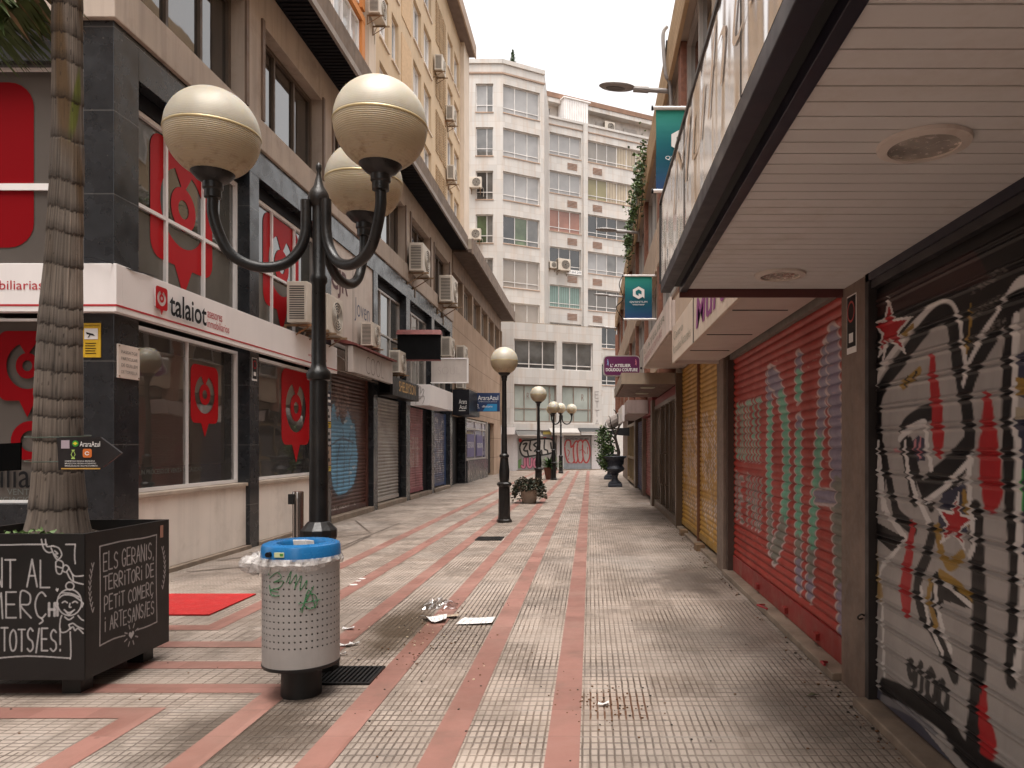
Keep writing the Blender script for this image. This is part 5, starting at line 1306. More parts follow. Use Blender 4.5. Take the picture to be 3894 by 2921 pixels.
for y, lb in ((20.4, 'wall mounted disc street lamp above the farther banner'), (29.2, 'small wall mounted disc street lamp beside the farther banner'), (37.0, 'farthest wall mounted disc street lamp below the farther banner')):
    dup(L0, (1.36, y, 7.6), None, lb)

# ---- climbing plant on the eave
def leaf_cloud(b, n, fpos, size, seed, flat=0.35, m=0):
    r = random.Random(seed)
    for _ in range(n):
        c = Vector(fpos(r)); a = Vector((r.gauss(0, 1), r.gauss(0, 1), r.gauss(0, flat))).normalized(); s_ = size * r.uniform(.6, 1.35)
        sd = a.cross(Vector((r.gauss(0, 1), r.gauss(0, 1), r.gauss(0, 1)))).normalized() * s_ * .36; nn = a.cross(sd).normalized() * s_ * .12
        mm = m + (r.random() < .45)
        b.face([c, c + a * s_ * .5 + sd + nn, c + a * s_, c + a * s_ * .5 - sd + nn], mm)
    return b
def leafm(name, c, rough=.5):
    g = NG(name); col = g.mix(g.ramp(g.noise(9, 3), .3, .7), sc(c, .55), sc(c, 1.5))
    m = g.fin(col, rough, 0, None, .35)
    g.bs.inputs['Subsurface Weight'].default_value = 0.0
    return m
gA, gB = leafm('leaf_dark', (.030, .060, .018)), leafm('leaf_light', (.075, .125, .035))
vn = thing('climbing_plant', 'green climbing plant trailing over the tan eave of the right building', 'plant', (1.25, 20, 8.2))
b = MB()
def vine(r):
    y = r.uniform(16.5, 24.5); s_ = r.random() ** 1.5
    k = .5 + .5 * math.sin(y * 2.1) * math.sin(y * .9 + 1)
    return (1.26 - abs(r.gauss(0, .07)) * (.6 + k), y, 8.42 + r.gauss(0, .16) * (.5 + k) - s_ * (.3 + .9 * k))
leaf_cloud(b, 1300, vine, .10, 5); b.build('foliage', [gA, gB], vn, recalc=False)
for y in (17, 18.5, 20.5, 23):
    q = MB(); q.tube(cr([(1.27, y, 8.4), (1.2, y + .3, 8.1), (1.22, y + .1, 7.6), (1.2, y + .5, 7.2)], 4), .012, 5); q.build('stem', mat('bark', (.10, .07, .05), .9), vn)
cbx = thing('cable', 'looped loose black cable hanging from the right eave', 'cable', (1.2, 27, 7))
q = MB(); q.tube(cr([(1.25, 26.5, 7.9), (1.05, 26.6, 7.5), (1.2, 26.8, 7.0), (.95, 26.9, 6.7), (1.2, 27, 6.3)], 6), .016, 6); q.build('cable_run', black_pl, cbx)

# ================================================================ STREET END
bl = {'w': pane('roller_white', (.29, .285, .285), .08, 1.5, .12), 'g': pane('grey_room', (.11, .105, .10), .05, 1.8, .35), 'd': pane('dark_room_glass', (.022, .022, .023), .04, 1.8, .5),
      'v': pane('vertical_blind', (.30, .275, .25), .1, 1.5, .1, vert=.8), 'p': pane('pink_blind', (.34, .17, .13), .1, 1.5, .15, vert=.6), 't': pane('teal_curtain', (.20, .29, .26), .1, 1.5, .15, vert=.55, fold=12),
      'o': pane('olive_blind', (.25, .22, .12), .1, 1.5, .1, horiz=.4), 'c': pane('cream_curtain', (.40, .33, .24), .1, 1.5, .2, vert=.5, fold=9), 's': pane('slatted_blind', (.17, .16, .15), .1, 1.5, .1, horiz=.7),
      'b': pane('brownish_blind', (.27, .24, .215), .1, 1.5, .06), 'n': pane('green_plants', (.06, .085, .04), .05, 1.7, .6)}
alu_l = mat('pale_alu_frame', (.62, .59, .57), .4, .2)
T = thing('office_tower', 'pale marble clad office building with long window rows closing the street', 'building', (-6, 49.8, 0))
rows = [24.4 - 2.98 * k for k in range(7)]
H = 1.95
# flat face on the left
T1 = Frame((-8.6, 49.8, 0), (1, 0, 0), (0, -1, 0))
T2 = Frame((-6.02, 49.8, 0), (math.cos(R(29)), math.sin(R(29)), 0), (math.sin(R(29)), -math.cos(R(29)), 0))
T3 = Frame((-3.30, 56.9, 0), (math.cos(R(27)), math.sin(R(27)), 0), (math.sin(R(27)), -math.cos(R(27)), 0))
e2 = T2.p(3.15, 0, 0)
T4 = Frame(e2, (0, 1, 0), (1, 0, 0))
MB().wall(T1, 0, 2.58, 0, 27.8, [(.75, 1.95, z, z + H) for z in rows], .25).build('marble_wall', marble, T, recalc=False)
MB().wall(T2, 0, 3.15, 0, 27.8, [(.05, 2.80, z, z + H) for z in rows], .25).build('marble_wall', marble, T, recalc=False)
MB().face([T4.p(0, 0, 0), T4.p(9, 0, 0), T4.p(9, 0, 27.8), T4.p(0, 0, 27.8)]).build('marble_wall', marble, T, recalc=False)
MB().face([(-8.6, 49.8, 0), (-8.6, 60, 0), (-8.6, 60, 27.8), (-8.6, 49.8, 27.8)]).build('marble_wall', marble, T, recalc=False)
MB().prism([(-8.6, 49.8, 27.81), tuple(T2.p(0, 0, 27.81)), tuple(T2.p(3.15, 0, 27.81)), (e2.x, 60, 27.81), (-8.6, 60, 27.81)], (0, 0, .15)).build('roof_slab', mat('roof_slab', (.3, .25, .2), .9), T)
for F, a, b in ((T1, -.06, 2.6), (T2, .0, 3.2)):
    MB().fbox(F, a, b, .002, .07, 27.0, 27.12).build('cornice', mat('brown_cornice', (.30, .21, .16), .8), T); MB().fbox(F, a, b, .002, .09, 27.7, 28.0).build('parapet_cap', marble, T)
k1 = ['w', 'g', 'd', 'n', 'g', 'w', 'g']; k2 = ['w', 'w', 'w', 'd', 'b', 'b', 'g']
for i, z in enumerate(rows):
    window(T1, .753, 1.947, z + .003, z + H - .003, -.2, alu_l, [bl[k1[i]], bl['g']], T, mull=(.62,), trans=(.27,), fw=.06, th=.06)
    mm = [bl['d'], bl['n'], bl['g']] if i == 3 else bl[k2[i]]
    window(T2, .053, 2.797, z + .003, z + H - .003, -.2, alu_l, mm, T, mull=(.33, .67), trans=(.2,), fw=.06, th=.06)
    MB().fbox(T2, 0.03, 2.82, .002, .05, z - .06, z - .002).build('sill', mat('stained_sill', (.40, .28, .21), .8), T)
    MB().fbox(T1, .72, 1.98, .002, .05, z - .06, z - .002).build('sill', mat('stained_sill', (.40, .28, .21), .8), T)
# right wing
B1, B2 = (.12, 2.86), (3.42, 8.95)
hz = [(a, b, z, z + 1.75) for a, b in (B1, B2) for z in rows]
MB().wall(T3, -.1, 9.6, 0, 27.3, hz, .28).build('marble_wall', marble, T, recalc=False)
k3 = ['w', 'w', 'p', 'd', 't', 'g', 'd']
k4 = [['v', 'v', 'v', 'c', 'c', 'c'], ['o', 'o', 'c', 'c', 'c', 'g'], ['d', 'd', 'd', 's', 'd', 'd'], ['w', 'w', 'g', 'w', 'w', 'w'], ['s', 's', 's', 's', 's', 's'], ['g', 'd', 'd', 'd', 'd', 'd'], ['d', 'd', 'd', 'd', 'd', 'd']]
for i, z in enumerate(rows):
    window(T3, B1[0] + .003, B1[1] - .003, z + .003, z + 1.747, -.22, alu_l, bl[k3[i]], T, mull=(.31, .66), trans=(.2,), fw=.06, th=.06)
    window(T3, B2[0] + .003, B2[1] - .003, z + .003, z + 1.747, -.22, alu_l, [bl[c] for c in k4[i]], T, mull=(1 / 6, 2 / 6, 3 / 6, 4 / 6, 5 / 6), trans=(.2,), fw=.06, th=.06)
    for u in (1.65, 3.9, 8.0):
        lv = MB()
        for k in range(5): lv.fbox(T3, u, u + .85, .003, .03, z - .92 + k * .11, z - .86 + k * .11)
        lv.build('vent_grille', mat('vent_brown', (.24, .14, .10), .8), T)
    for (a, b) in (B1, B2): MB().fbox(T3, a - .03, b + .03, .002, .05, z - .06, z - .002).build('sill', mat('stained_sill', (.40, .28, .21), .8), T)
for u in (3.0, 9.1): MB().fbox(T3, u, u + .38, .002, .18, 0, 27.3).build('marble_pilaster', marble, T)
MB().fbox(T3, -.1, 9.6, .002, .06, 26.7, 26.78).build('cornice', mat('brown_cornice', (.30, .21, .16), .8), T)
MB().fbox(T3, -.1, 9.6, .002, .10, 27.22, 27.4).build('parapet_cap', marble, T)
MB().fbox(T3, -.1, 14, -6, -1.6, 27, 29.0).build('roof_storey', mat('white_storey', (.55, .50, .46), .8, streak=.3), T)
MB().fbox(T3, -.1, 14, -6, -.9, 29.0, 29.35).build('roof_storey_eave', marble, T); MB().fbox(T3, -.1, 14, -6, -.85, 29.36, 29.75).build('roof_tiles', mat('brown_roof', (.22, .13, .09), .9), T)
MB().fbox(T3, .1, .8, -1.6, -1.55, 27.3, 28.7).build('window', bl['d'], T)
for u in (5.0, 7.6): MB().fbox(T3, u, u + 1.3, -1.6, -1.5, 28.2, 28.5).build('awning_box', mat('awning_box', (.4, .36, .33), .6), T)
rt = thing('rooftop_cabin', 'white ribbed glazed cabin on the roof terrace of the office building', 'cabin', (-2, 57, 27.3))
q = MB(); q.fbox(T3, 1.5, 3.6, -1.45, -.25, 27.42, 29.2); q.build('cabin_wall', alu_white, rt)
q = MB()
for k in range(10): q.fbox(T3, 1.55 + k * .2, 1.6 + k * .2, -.249, -.21, 27.5, 29.1)
q.build('rib', alu_l, rt); MB().fbox(T3, 1.4, 3.8, -1.5, -.15, 29.21, 29.3).build('cabin_roof', alu_white, rt)
sh = thing('rooftop_shrub', 'small dark cypress standing on the office tower roof', 'shrub', (-5.45, 51, 27.95))
b = MB(); leaf_cloud(b, 700, lambda r: (lambda h: (-5.45 + r.gauss(0, .13 * (1 - h) + .01), 51 + r.gauss(0, .13 * (1 - h) + .01), 27.95 + h * 1.3))(r.random()), .10, 3, 1.8); b.build('foliage', [gA, gA], sh, recalc=False)
MB().lathe([(.05, 0), (.03, 1.2)], (-5.45, 51, 27.96), 8).build('trunk', mat('bark', (.10, .07, .05), .9), sh)
ban = thing('phone_notice', 'white strip with a telephone number under an office window', 'notice', (-1.5, 57, 14.5))
MB().fbox(T3, 1.5, 2.86, .06, .08, rows[3] - .28, rows[3] + .06).build('sheet', white_pl, ban)
text('627 664 249', plain('grey_blue_letter', (.1, .12, .16), .5), T3.p(1.55, .08, rows[3] - .2), T3.u, (0, 0, 1), 1.25, .2, ban)
wa = make_aircon('white air conditioner with dark fan under the dark office window row', 1.05, .9, .45)
def ac_f(F, u, z, rz, label, s=1.0, src=a0): return dup(src, tuple(F.p(u, 0, z)), rz, label, scale=(s, s, s))
wa.location = tuple(T3.p(.62, 0, rows[3] - .15)); wa.rotation_euler = (0, 0, R(27 - 90))
ac_f(T3, .0, rows[3] - .02, R(27 - 90), 'narrow air conditioner left of the white one with dark fan', .7)
ac_f(T1, .35, 19.1, R(-90), 'air conditioner beside the left column of office windows, upper one', 1.0)
ac_f(T1, .30, 15.6, R(-90), 'air conditioner beside the left column of office windows, lower one', 1.0)
ac_f(Frame(T3.p(0, -1.55, 0), T3.u, T3.n), 5.6, 27.75, R(27 - 90), 'air conditioner on the roof terrace wall of the office building', 1.1)

# ---- low shop building in front of the tower
Pd = thing('shop_building', 'three storey pale marble shop building at the street end with two graffitied shutters', 'building', (-4.87, 46, 0))
P1 = Frame((-4.87, 46, 0), (math.cos(R(24)), math.sin(R(24)), 0), (math.sin(R(24)), -math.cos(R(24)), 0))
P0 = Frame((-7.5, 46, 0), (1, 0, 0), (0, -1, 0))
wn = [(.05, 2.92), (3.30, 5.50)]
ph = [(a, b, z0, z1) for a, b in wn for z0, z1 in ((3.1, 5.5), (6.5, 8.36))]
MB().wall(P1, 0, 6.15, 2.6, 9.4, ph, .25).build('marble_wall', marble, Pd, recalc=False)
MB().fbox(P0, 0, 2.63, -1, 0, 0, 9.4).build('marble_wall', marble, Pd)
ex = P1.p(6.15, 0, 0)
MB().face([(ex.x, ex.y, 0), (ex.x, ex.y + 8, 0), (ex.x, ex.y + 8, 9.4), (ex.x, ex.y, 9.4)]).build('marble_wall', marble, Pd, recalc=False)
MB().prism([(-7.5, 46, 9.4), (-4.87, 46, 9.4), (ex.x, ex.y, 9.4), (ex.x, ex.y + 7, 9.4), (-7.5, 53, 9.4)], (0, 0, .05)).build('roof_slab', mat('roof_slab', (.3, .25, .2), .9), Pd)
MB().fbox(P1, .05, 6.1, -1.4, -1.2, 2.6, 9.3).build('core_wall', dark_room, Pd)
grn = pane('white_film_glass', (.33, .36, .33), .06, 1.7, .12); off = pane('office_glass', (.075, .078, .08), .04, 1.8, .5)
for a, b in wn:
    window(P1, a + .003, b - .003, 6.503, 8.357, -.2, alu_l, off, Pd, mull=(.36, .68) if b < 3 else (.5,), trans=(.17,), fw=.07, th=.06)
    window(P1, a + .003, b - .003, 3.103, 5.497, -.2, mat('brown_grey_frame', (.22, .175, .145), .5), grn, Pd, mull=(.25, .55, .85) if b < 3 else (.4, .88), trans=(.36,), fw=.08, th=.06)
for u in (.95, 2.45, 4.75): text('R', plain('brown_letter', (.16, .05, .035), .5), P1.p(u, -.17, 4.55), P1.u, (0, 0, 1), .17, .42, Pd, bold=-.02)
MB().fbox(P1, 0.0, 6.15, .002, .10, 2.58, 3.0).build('stone_band', marble, Pd)
wtile = mat('white_tile_pier', (.50, .47, .47), .5, var=.1, vs=20)
for a, b in ((.0, .28), (2.95, 3.42), (5.42, 6.15)): MB().fbox(P1, a, b, -.3, .0, 0, 2.57).build('tiled_pier', wtile, Pd)
MB().fbox(P0, 1.4, 2.62, .003, .05, 0, 2.5).build('tiled_pier', wtile, Pd)
def zz_(u0, u1, fx, fz): return lambda x, z: (u0 + (u1 - u0) * x, .05 + 2.0 * z)
def p_z1(p):
    q = lambda P: [(.3 + a * 2.62, .05 + b * 2.05) for a, b in P]
    K, Wh, Pk, Rd = (.02, .02, .02), (.46, .43, .40), (.48, .12, .2), (.42, .03, .03)
    for x, y in ((.07, .93), (.56, 1.0), (.7, 1.02), (.92, .98)): p.stroke(q([(x, y), (x + .01, y - .03)]), .2, Rd)
    outl = [(.06, .72), (.14, .9), (.3, .92), (.42, .94), (.56, .96), (.72, .97), (.88, .95), (.98, .8), (.96, .58), (.82, .5), (.66, .46), (.5, .45), (.36, .43), (.2, .41), (.1, .5)]
    p.fill(q(cr(outl, 5, True)), Wh); p.stroke(q(cr(outl, 5, True)), .11, K)
    for L in ([(.15, .8), (.24, .82), (.16, .62), (.26, .58)], [(.33, .88), (.31, .66), (.35, .6)], [(.5, .85), (.42, .78), (.5, .68), (.44, .58)], [(.58, .9), (.57, .62)], [(.7, .92), (.69, .66), (.74, .62)], [(.86, .84), (.88, .66)], [(.25, .6), (.28, .44)], [(.62, .6), (.63, .48)], [(.77, .6), (.79, .5)]):
        p.stroke(q(cr(L, 4)), .11, K)
    p.fill(q([(.02, .05), (.1, .05), (.1, .36), (.02, .3)]), (.12, .22, .08))
    for k, ch in enumerate('JUG'):
        for L in hand(ch, 0, 0, 1, 1):
            P = q([(.10 + k * .16 + a * .11, .08 + b * .26) for a, b in L]); p.stroke(P, .2, K); p.stroke(P, .15, Pk); p.stroke(P, .05, (.55, .25, .3))
def p_z2(p):
    q = lambda P: [(3.44 + a * 1.96, .05 + b * 2.05) for a, b in P]
    Rd, Wh = (.38, .04, .04), (.40, .37, .35)
    for o_ in ([(.05, .75), (.12, .92), (.25, .9), (.28, .7), (.4, .8), (.42, .45), (.35, .2), (.18, .22), (.08, .45)], [(.38, .8), (.5, .9), (.56, .7), (.52, .3), (.42, .2), (.36, .5)], [(.52, .85), (.66, .92), (.72, .7), (.7, .3), (.58, .2), (.5, .5)], [(.7, .85), (.84, .92), (.95, .7), (.96, .4), (.84, .2), (.72, .35)]):
        p.fill(q(cr(o_, 5, True)), Wh, .8); p.stroke(q(cr(o_, 5, True)), .10, Rd)
    for L in ([(.15, .62), (.22, .55), (.16, .4)], [(.6, .6), (.7, .62), (.8, .5)], [(.88, .7), (.87, .5)], [(.18, .35), (.18, .3)]): p.stroke(q(cr(L, 4)), .045, Rd)
    for k in range(5):
        for L in hand('NMSEZ', 3.6 + k * .34, 1.98, .3, .12, seed=k): p.stroke(L, .03, (.06, .05, .05), .7)
    p.fill(q([(0, 0), (1, 0), (1, .18), (0, .2)]), (.24, .27, .30), .8)
o = shutter(P1, .285, 2.945, .06, 2.14, .08, .02, .018, .0133, p_z1, (.27, .26, .25), Pd, -.1, sh_far, 'grey shutter with white bubble letters and pink letters'); 
o = shutter(P1, 3.425, 5.415, .06, 2.14, .08, .02, .018, .0133, p_z2, (.30, .28, .27), Pd, -.1, sh_far, 'grey shutter with red outlined bubble letters')
MB().fbox(P1, .28, 5.42, -.3, -.02, 2.145, 2.57).build('shop_fascia', mat('grey_fascia', (.16, .145, .14), .6), Pd)
MB().fbox(P1, 2.0, 2.9, -.019, -.012, 2.32, 2.5).build('yellow_sign', plain('pale_yellow', (.5, .42, .12), .5), Pd)
MB().fbox(P1, .2, 6.0, -.3, .12, 0, .05).build('step', thresh, Pd)
for k, (u0, u1, z, lab) in enumerate(((.1, 1.75, 2.2, 'dark retracted awning on the left shop of the street end'), (2.35, 4.35, 2.38, 'grey retracted awning in the middle of the street end'), (4.4, 5.9, 2.42, 'black and white retracted awning on the right of the street end'))):
    aw = thing('awning', lab, 'awning', tuple(P1.p(u0, 0, z)), 'retracted awnings at the street end')
    q = MB(); a_, b_ = P1.p(u0, .55, z), P1.p(u1, .55, z); q.tube([a_, b_], .075, 10); q.build('roller', mat('awning_tube', (.20, .17, .15), .6), aw)
    q = MB(); q.hexa([P1.p(u0, .5, z + .05), P1.p(u1, .5, z + .05), P1.p(u1, .1, z + .28), P1.p(u0, .1, z + .28), P1.p(u0, .5, z + .08), P1.p(u1, .5, z + .08), P1.p(u1, .1, z + .34), P1.p(u0, .1, z + .34)]); q.build('canvas', plain('awning_canvas_%d' % k, [(.10, .095, .09), (.33, .31, .29), (.03, .03, .03)][k], .8), aw)
    q = MB(); q.hexa([P1.p(u0, .62, z - .12), P1.p(u1, .62, z - .12), P1.p(u1, .6, z - .12), P1.p(u0, .6, z - .12), P1.p(u0, .62, z - .03), P1.p(u1, .62, z - .03), P1.p(u1, .6, z - .03), P1.p(u0, .6, z - .03)]); q.build('valance', plain('awning_valance_%d' % k, [(.14, .11, .09), (.3, .26, .22), (.5, .48, .46)][k], .8), aw)
    for u in (u0 + .1, u1 - .1): MB().tube([P1.p(u, 0, z + .2), P1.p(u, .55, z)], .02, 6).build('arm', dark_metal, aw)
wb = thing('wall_box', 'white box sign on the left corner of the street end building', 'sign', tuple(P0.p(2, 0, 2.5)))
MB().fbox(P0, 1.9, 2.75, .05, .4, 2.3, 2.75).build('box', sign_white, wb)
gt = MB()
gt_m = plain('graffiti_grey', (.22, .19, .18), .7)
for k, ch in enumerate('ETTA'):
    for j, L in enumerate(hand(ch, 0, 0, .3, .42, seed=k)):
        gt.tube([P1.p(5.65 + x, .004 + .001 * j, 4.75 - k * .62 + y) for x, y in L], .018, 4)
gt.build('scrawl', gt_m, Pd)

# ================================================================ THINGS IN THE STREET
# ---- lamps
def globe_mat():
    g = NG('amber_globe'); P = g.xyz(g.n('TexCoord').outputs['Object'])
    rib = g.math('SINE', g.math('MULTIPLY', P[2], 2 * math.pi / .012))
    col = g.mix(g.ramp(P[2], -.02, .02), (.42, .345, .235), (.42, .385, .315))
    col = g.mix(g.math('MULTIPLY', g.ramp(g.noise(14, 6, rough=.7), .52, .7), g.ramp(P[2], -.12, -.28, .12, .9)), col, (.13, .07, .03))
    g.bs.inputs['Transmission Weight'].default_value = 0.0
    g.bs.inputs['Subsurface Weight'].default_value = 0.6
    g.bs.inputs['Subsurface Radius'].default_value = (.25, .16, .08)
    g.bs.inputs['Subsurface Scale'].default_value = .25
    nor = g.bump(rib, .0007, g.ramp(P[2], .0, .02, 1.0, .15))
    return g.fin(col, g.ramp(P[2], -.01, .01, .52, .42), 0.03, nor, .4)
globe_m = globe_mat()
def globe_parts(parent, c, Rg):
    """globe with seam, dish and neck as one lamp head; the globe's own origin is its centre"""
    b = MB(); n = 40; prof = []
    for k in range(4, n + 1):
        a = -math.pi / 2 + math.pi * k / n; prof.append((max(.002, Rg * math.cos(a)), Rg * math.sin(a)))
    b.lathe(prof, (0, 0, 0), 48)
    o = b.build('globe', globe_m, None, smooth=True); o.location = c; o.parent = parent
    T = Vector(parent.location); o.matrix_parent_inverse = Matrix.Translation(-T)
    q = MB(); q.lathe([(Rg * 1.001, -.012), (Rg * 1.012, -.008), (Rg * 1.012, .002), (Rg * 1.001, .006)], c, 48, cap=False); q.build('globe_seam', plain('globe_rim', (.50, .40, .22), .35, .3), parent, smooth=True)
    z = -Rg * .94
    q = MB(); q.lathe([(.03, z - .16), (.055, z - .15), (.055, z - .10), (.065, z - .09), (.065, z - .05), (.10, z - .03), (Rg * .46, z + .012), (Rg * .47, z + .03), (Rg * .40, z + .04)], c, 32); q.build('globe_dish', lamp_iron, parent, smooth=True)
    return z - .16
TL = thing('street_lamp', 'tall dark iron lamp with three amber globes standing behind the litter bin', 'street lamp', (-1.94, 5.2, 0), 'triple globe street lamps')
def tri(root, x, y):
    q = MB(); q.lathe([(.145, 0), (.145, .10), (.125, .12), (.118, .92), (.128, .95), (.128, 1.0), (.10, 1.03), (.074, 1.06)], (x, y, 0), 12); q.build('base', lamp_iron, root, bevel=.004)
    q = MB(); q.lathe([(.066, 1.06), (.062, 2.06), (.078, 2.07), (.085, 2.10), (.078, 2.13), (.058, 2.15), (.050, 2.18), (.047, 2.75), (.058, 2.77), (.058, 2.80), (.045, 2.82), (.044, 3.3), (.066, 3.32), (.075, 3.36), (.066, 3.40), (.035, 3.45), (.018, 3.52), (.012, 3.55), (.02, 3.57), (.02, 3.60), (.004, 3.62)], (x, y, 0), 24); q.build('pole', lamp_iron, root, smooth=True)
    for a in (201, 325, 80):
        c, s_ = math.cos(R(a)), math.sin(R(a)); rr = .675
        P = [(.085, 3.34), (.085, 3.2), (.09, 3.1), (.13, 2.98), (.22, 2.88), (.35, 2.84), (.48, 2.86), (.58, 2.93), (.64, 3.05), (rr, 3.18), (rr, 3.28)]
        q = MB(); q.tube(cr([(x + c * r, y + s_ * r, z) for r, z in P], 5), .037, 12); q.build('lamp_arm', lamp_iron, root, smooth=True)
        globe_parts(root, (x + c * rr, y + s_ * rr, 3.72), .302)
tri(TL, -1.94, 5.2)
for k in range(3):
    z = 3.25 - k * .2
dup(TL, (-1.71, 42.0, 0), R(-55), 'far dark iron lamp with three globes near the graffitied shutters at the street end')
SL = thing('street_lamp', 'single globe iron lamp on a fluted base, nearest of the row', 'street lamp', (-1.80, 15.2, 0), 'single globe street lamps')
x, y = -1.80, 15.2
q = MB(); q.lathe([(.16, 0), (.16, .05), (.135, .07), (.125, .12), (.115, .74), (.15, .77), (.155, .81), (.12, .84)], (x, y, 0), 8); q.build('base', lamp_iron, SL)
q = MB(); q.lathe([(.09, .84), (.105, .90), (.11, 1.05), (.085, 1.3), (.08, 1.34), (.10, 1.36), (.10, 1.40), (.07, 1.43)], (x, y, 0), 16); q.build('vase', lamp_iron, SL, smooth=True)
q = MB(); q.lathe([(.062, 1.43), (.052, 2.2), (.045, 2.95), (.05, 3.0)], (x, y, 0), 16); q.build('pole', lamp_iron, SL, smooth=True)
globe_parts(SL, (x, y, 3.37), .285)
dup(SL, (-1.80, 25.2, 0), None, 'single globe iron lamp behind the potted fern, second of the row')
dup(SL, (-1.72, 33.9, 0), None, 'farthest single globe iron lamp next to the far triple lamp')

# ---- litter bin
bx, by = -1.865, 4.70
LB = thing('litter_bin', 'grey perforated litter bin with a blue rim and a plastic liner', 'litter bin', (bx, by, 0))
def bin_mat():
    g = NG('bin_paint'); P = g.xyz(g.n('TexCoord').outputs['Object'])
    ang = g.math('ARCTAN2', P[1], P[0])
    fu = g.math('SUBTRACT', g.math('FRACT', g.math('MULTIPLY', ang, 44 / (2 * math.pi))), .5)
    fz = g.math('SUBTRACT', g.math('FRACT', g.math('DIVIDE', P[2], .041)), .5)
    d_ = g.math('SQRT', g.math('ADD', g.math('POWER', g.math('MULTIPLY', fu, .0335), 2), g.math('POWER', g.math('MULTIPLY', fz, .041), 2)))
    inz = g.math('MULTIPLY', g.ramp(P[2], .325, .328), g.ramp(P[2], .80, .797))
    hole = g.math('MULTIPLY', g.ramp(d_, .0062, .0048), inz)
    col = g.mix(g.ramp(g.noise(5, 5), .3, .7), (.255, .238, .226), (.30, .283, .27))
    col = g.mix(g.math('MULTIPLY', g.ramp(g.noise(9, 4, stretch=(1, 1, .15)), .55, .75), .35), col, (.15, .12, .10))
    col = g.mix(hole, col, (.02, .018, .016))
    return g.fin(col, .42, .1, g.bump(hole, -.004, 1), .4)
def grid_cyl(name, r, z0, z1, n, m, parent):
    q = MB(); q.lathe([(r, z0 + (z1 - z0) * k / m) for k in range(m + 1)], (0, 0, 0), n, cap=False); o = q.build(name, bin_mat(), None, smooth=True); o.location = (bx, by, 0); o.parent = parent; o.matrix_parent_inverse = Matrix.Translation((-bx, -by, 0)); return o
grid_cyl('body', .235, .22, .90, 64, 8, LB)
q = MB(); q.lathe([(.235, .20), (.238, .205), (.238, .222), (.233, .222)], (bx, by, 0), 48); q.build('bottom_rim', dark_metal, LB, smooth=True)
q = MB(); q.lathe([(.125, 0), (.125, .02), (.12, .21)], (bx, by, 0), 32); q.build('foot', mat('bin_foot', (.009, .0085, .0085), .5, var=.3), LB, smooth=True)
q = MB(); q.lathe([(.239, .885), (.243, .887), (.240, .955), (.232, .972), (.20, .985), (.150, .978), (.142, .965), (.14, .93)], (bx, by, 0), 56, cap=False); q.build('rim', mat('blue_paint', (.012, .115, .29), .28, var=.06), LB, smooth=True)
q = MB(); q.lathe([(.14, .94), (.13, .75), (.02, .74)], (bx, by, 0), 40, cap=False); q.build('liner', plain('liner_dark', (.10, .10, .11), .4), LB, smooth=True)
def film_mat(name, a=.55):
    g = NG(name); tr = g.n('BsdfTransparent'); tr.inputs[0].default_value = (.95, .95, .95, 1)
    g.bs.inputs['Base Color'].default_value = (.55, .52, .50, 1); g.bs.inputs['Roughness'].default_value = .22
    nor = g.bump(g.noise(26, 4), .02, .8); g.nt.links.new(nor, g.bs.inputs['Normal'])
    mx = g.n('MixShader'); g.setin(mx.inputs[0], g.ramp(g.noise(15, 4), .35, .7, a - .3, a + .3)); g.nt.links.new(tr.outputs[0], mx.inputs[1]); g.nt.links.new(g.bs.outputs[0], mx.inputs[2]); g.nt.links.new(mx.outputs[0], g.out.inputs[0]); return g.m
fm = film_mat('liner_film')
r = random.Random(11); q = MB(); n = 90; base = []
for k in range(n):
    a = 2 * math.pi * k / n; sag = .035 + .03 * max(0, math.cos(a - R(250))) + .012 * math.sin(5 * a) + r.uniform(-.004, .004)
    left = max(0, math.cos(a - R(190))) ** 10
    base.append([(.2455 * math.cos(a), .2455 * math.sin(a), .90), ((.252 + .012 * math.sin(9 * a) ** 2 + left * .05) * math.cos(a), (.252 + .012 * math.sin(9 * a) ** 2 + left * .05) * math.sin(a), .885 - sag * .4), ((.244 + r.uniform(0, .008) + left * .07) * math.cos(a), (.244 + left * .07) * math.sin(a), .885 - sag - left * .05)])
for k in range(n):
    A1, A2 = base[k], base[(k + 1) % n]
    for j in range(2): q.face([(bx + p[0], by + p[1], p[2]) for p in (A1[j], A2[j], A2[j + 1], A1[j + 1])])
q.build('liner_cuff', fm, LB, smooth=True, recalc=False)
b = MB(); me_c = (bx - .265, by - .03, .845)
for lat in range(9):
    for lon in range(16):
        def sp_(la, lo):
            t, f = math.pi * la / 9, 2 * math.pi * lo / 16; k = 1 + .28 * math.sin(3 * f + la) * math.sin(2 * t + lo % 3) + .12 * math.sin(7 * f + 5 * t)
            return (me_c[0] + .11 * k * math.sin(t) * math.cos(f), me_c[1] + .075 * k * math.sin(t) * math.sin(f), me_c[2] + .062 * k * math.cos(t))
        b.face([sp_(lat, lon), sp_(lat + 1, lon), sp_(lat + 1, (lon + 1) % 16), sp_(lat, (lon + 1) % 16)])
b.build('liner_knot', fm, LB, smooth=True, recalc=False)
MB().box(bx - .07, bx - .01, by - .246, by - .241, .915, .945).build('label_plate', plain('bin_label', (.45, .48, .28), .4), LB)
MB().box(bx - .035, bx - .015, by - .2465, by - .246, .922, .938).build('label_mark', plain('bin_label_green', (.05, .2, .03), .4), LB)
q = MB(); q.tube([(bx - .108, by - .20, .93), (bx - .112, by - .245, .93)], .016, 10); q.build('lock', black_pl, LB)
ink = plain('green_marker', (.03, .16, .06), .5)
q = MB()
def bink(P, h=0):
    pts = [(bx + (.2375 + h) * math.sin(u / .235), by - (.2375 + h) * math.cos(u / .235), z) for u, z in cr(P, 5)]
    q.tube(pts, .0022, 5)
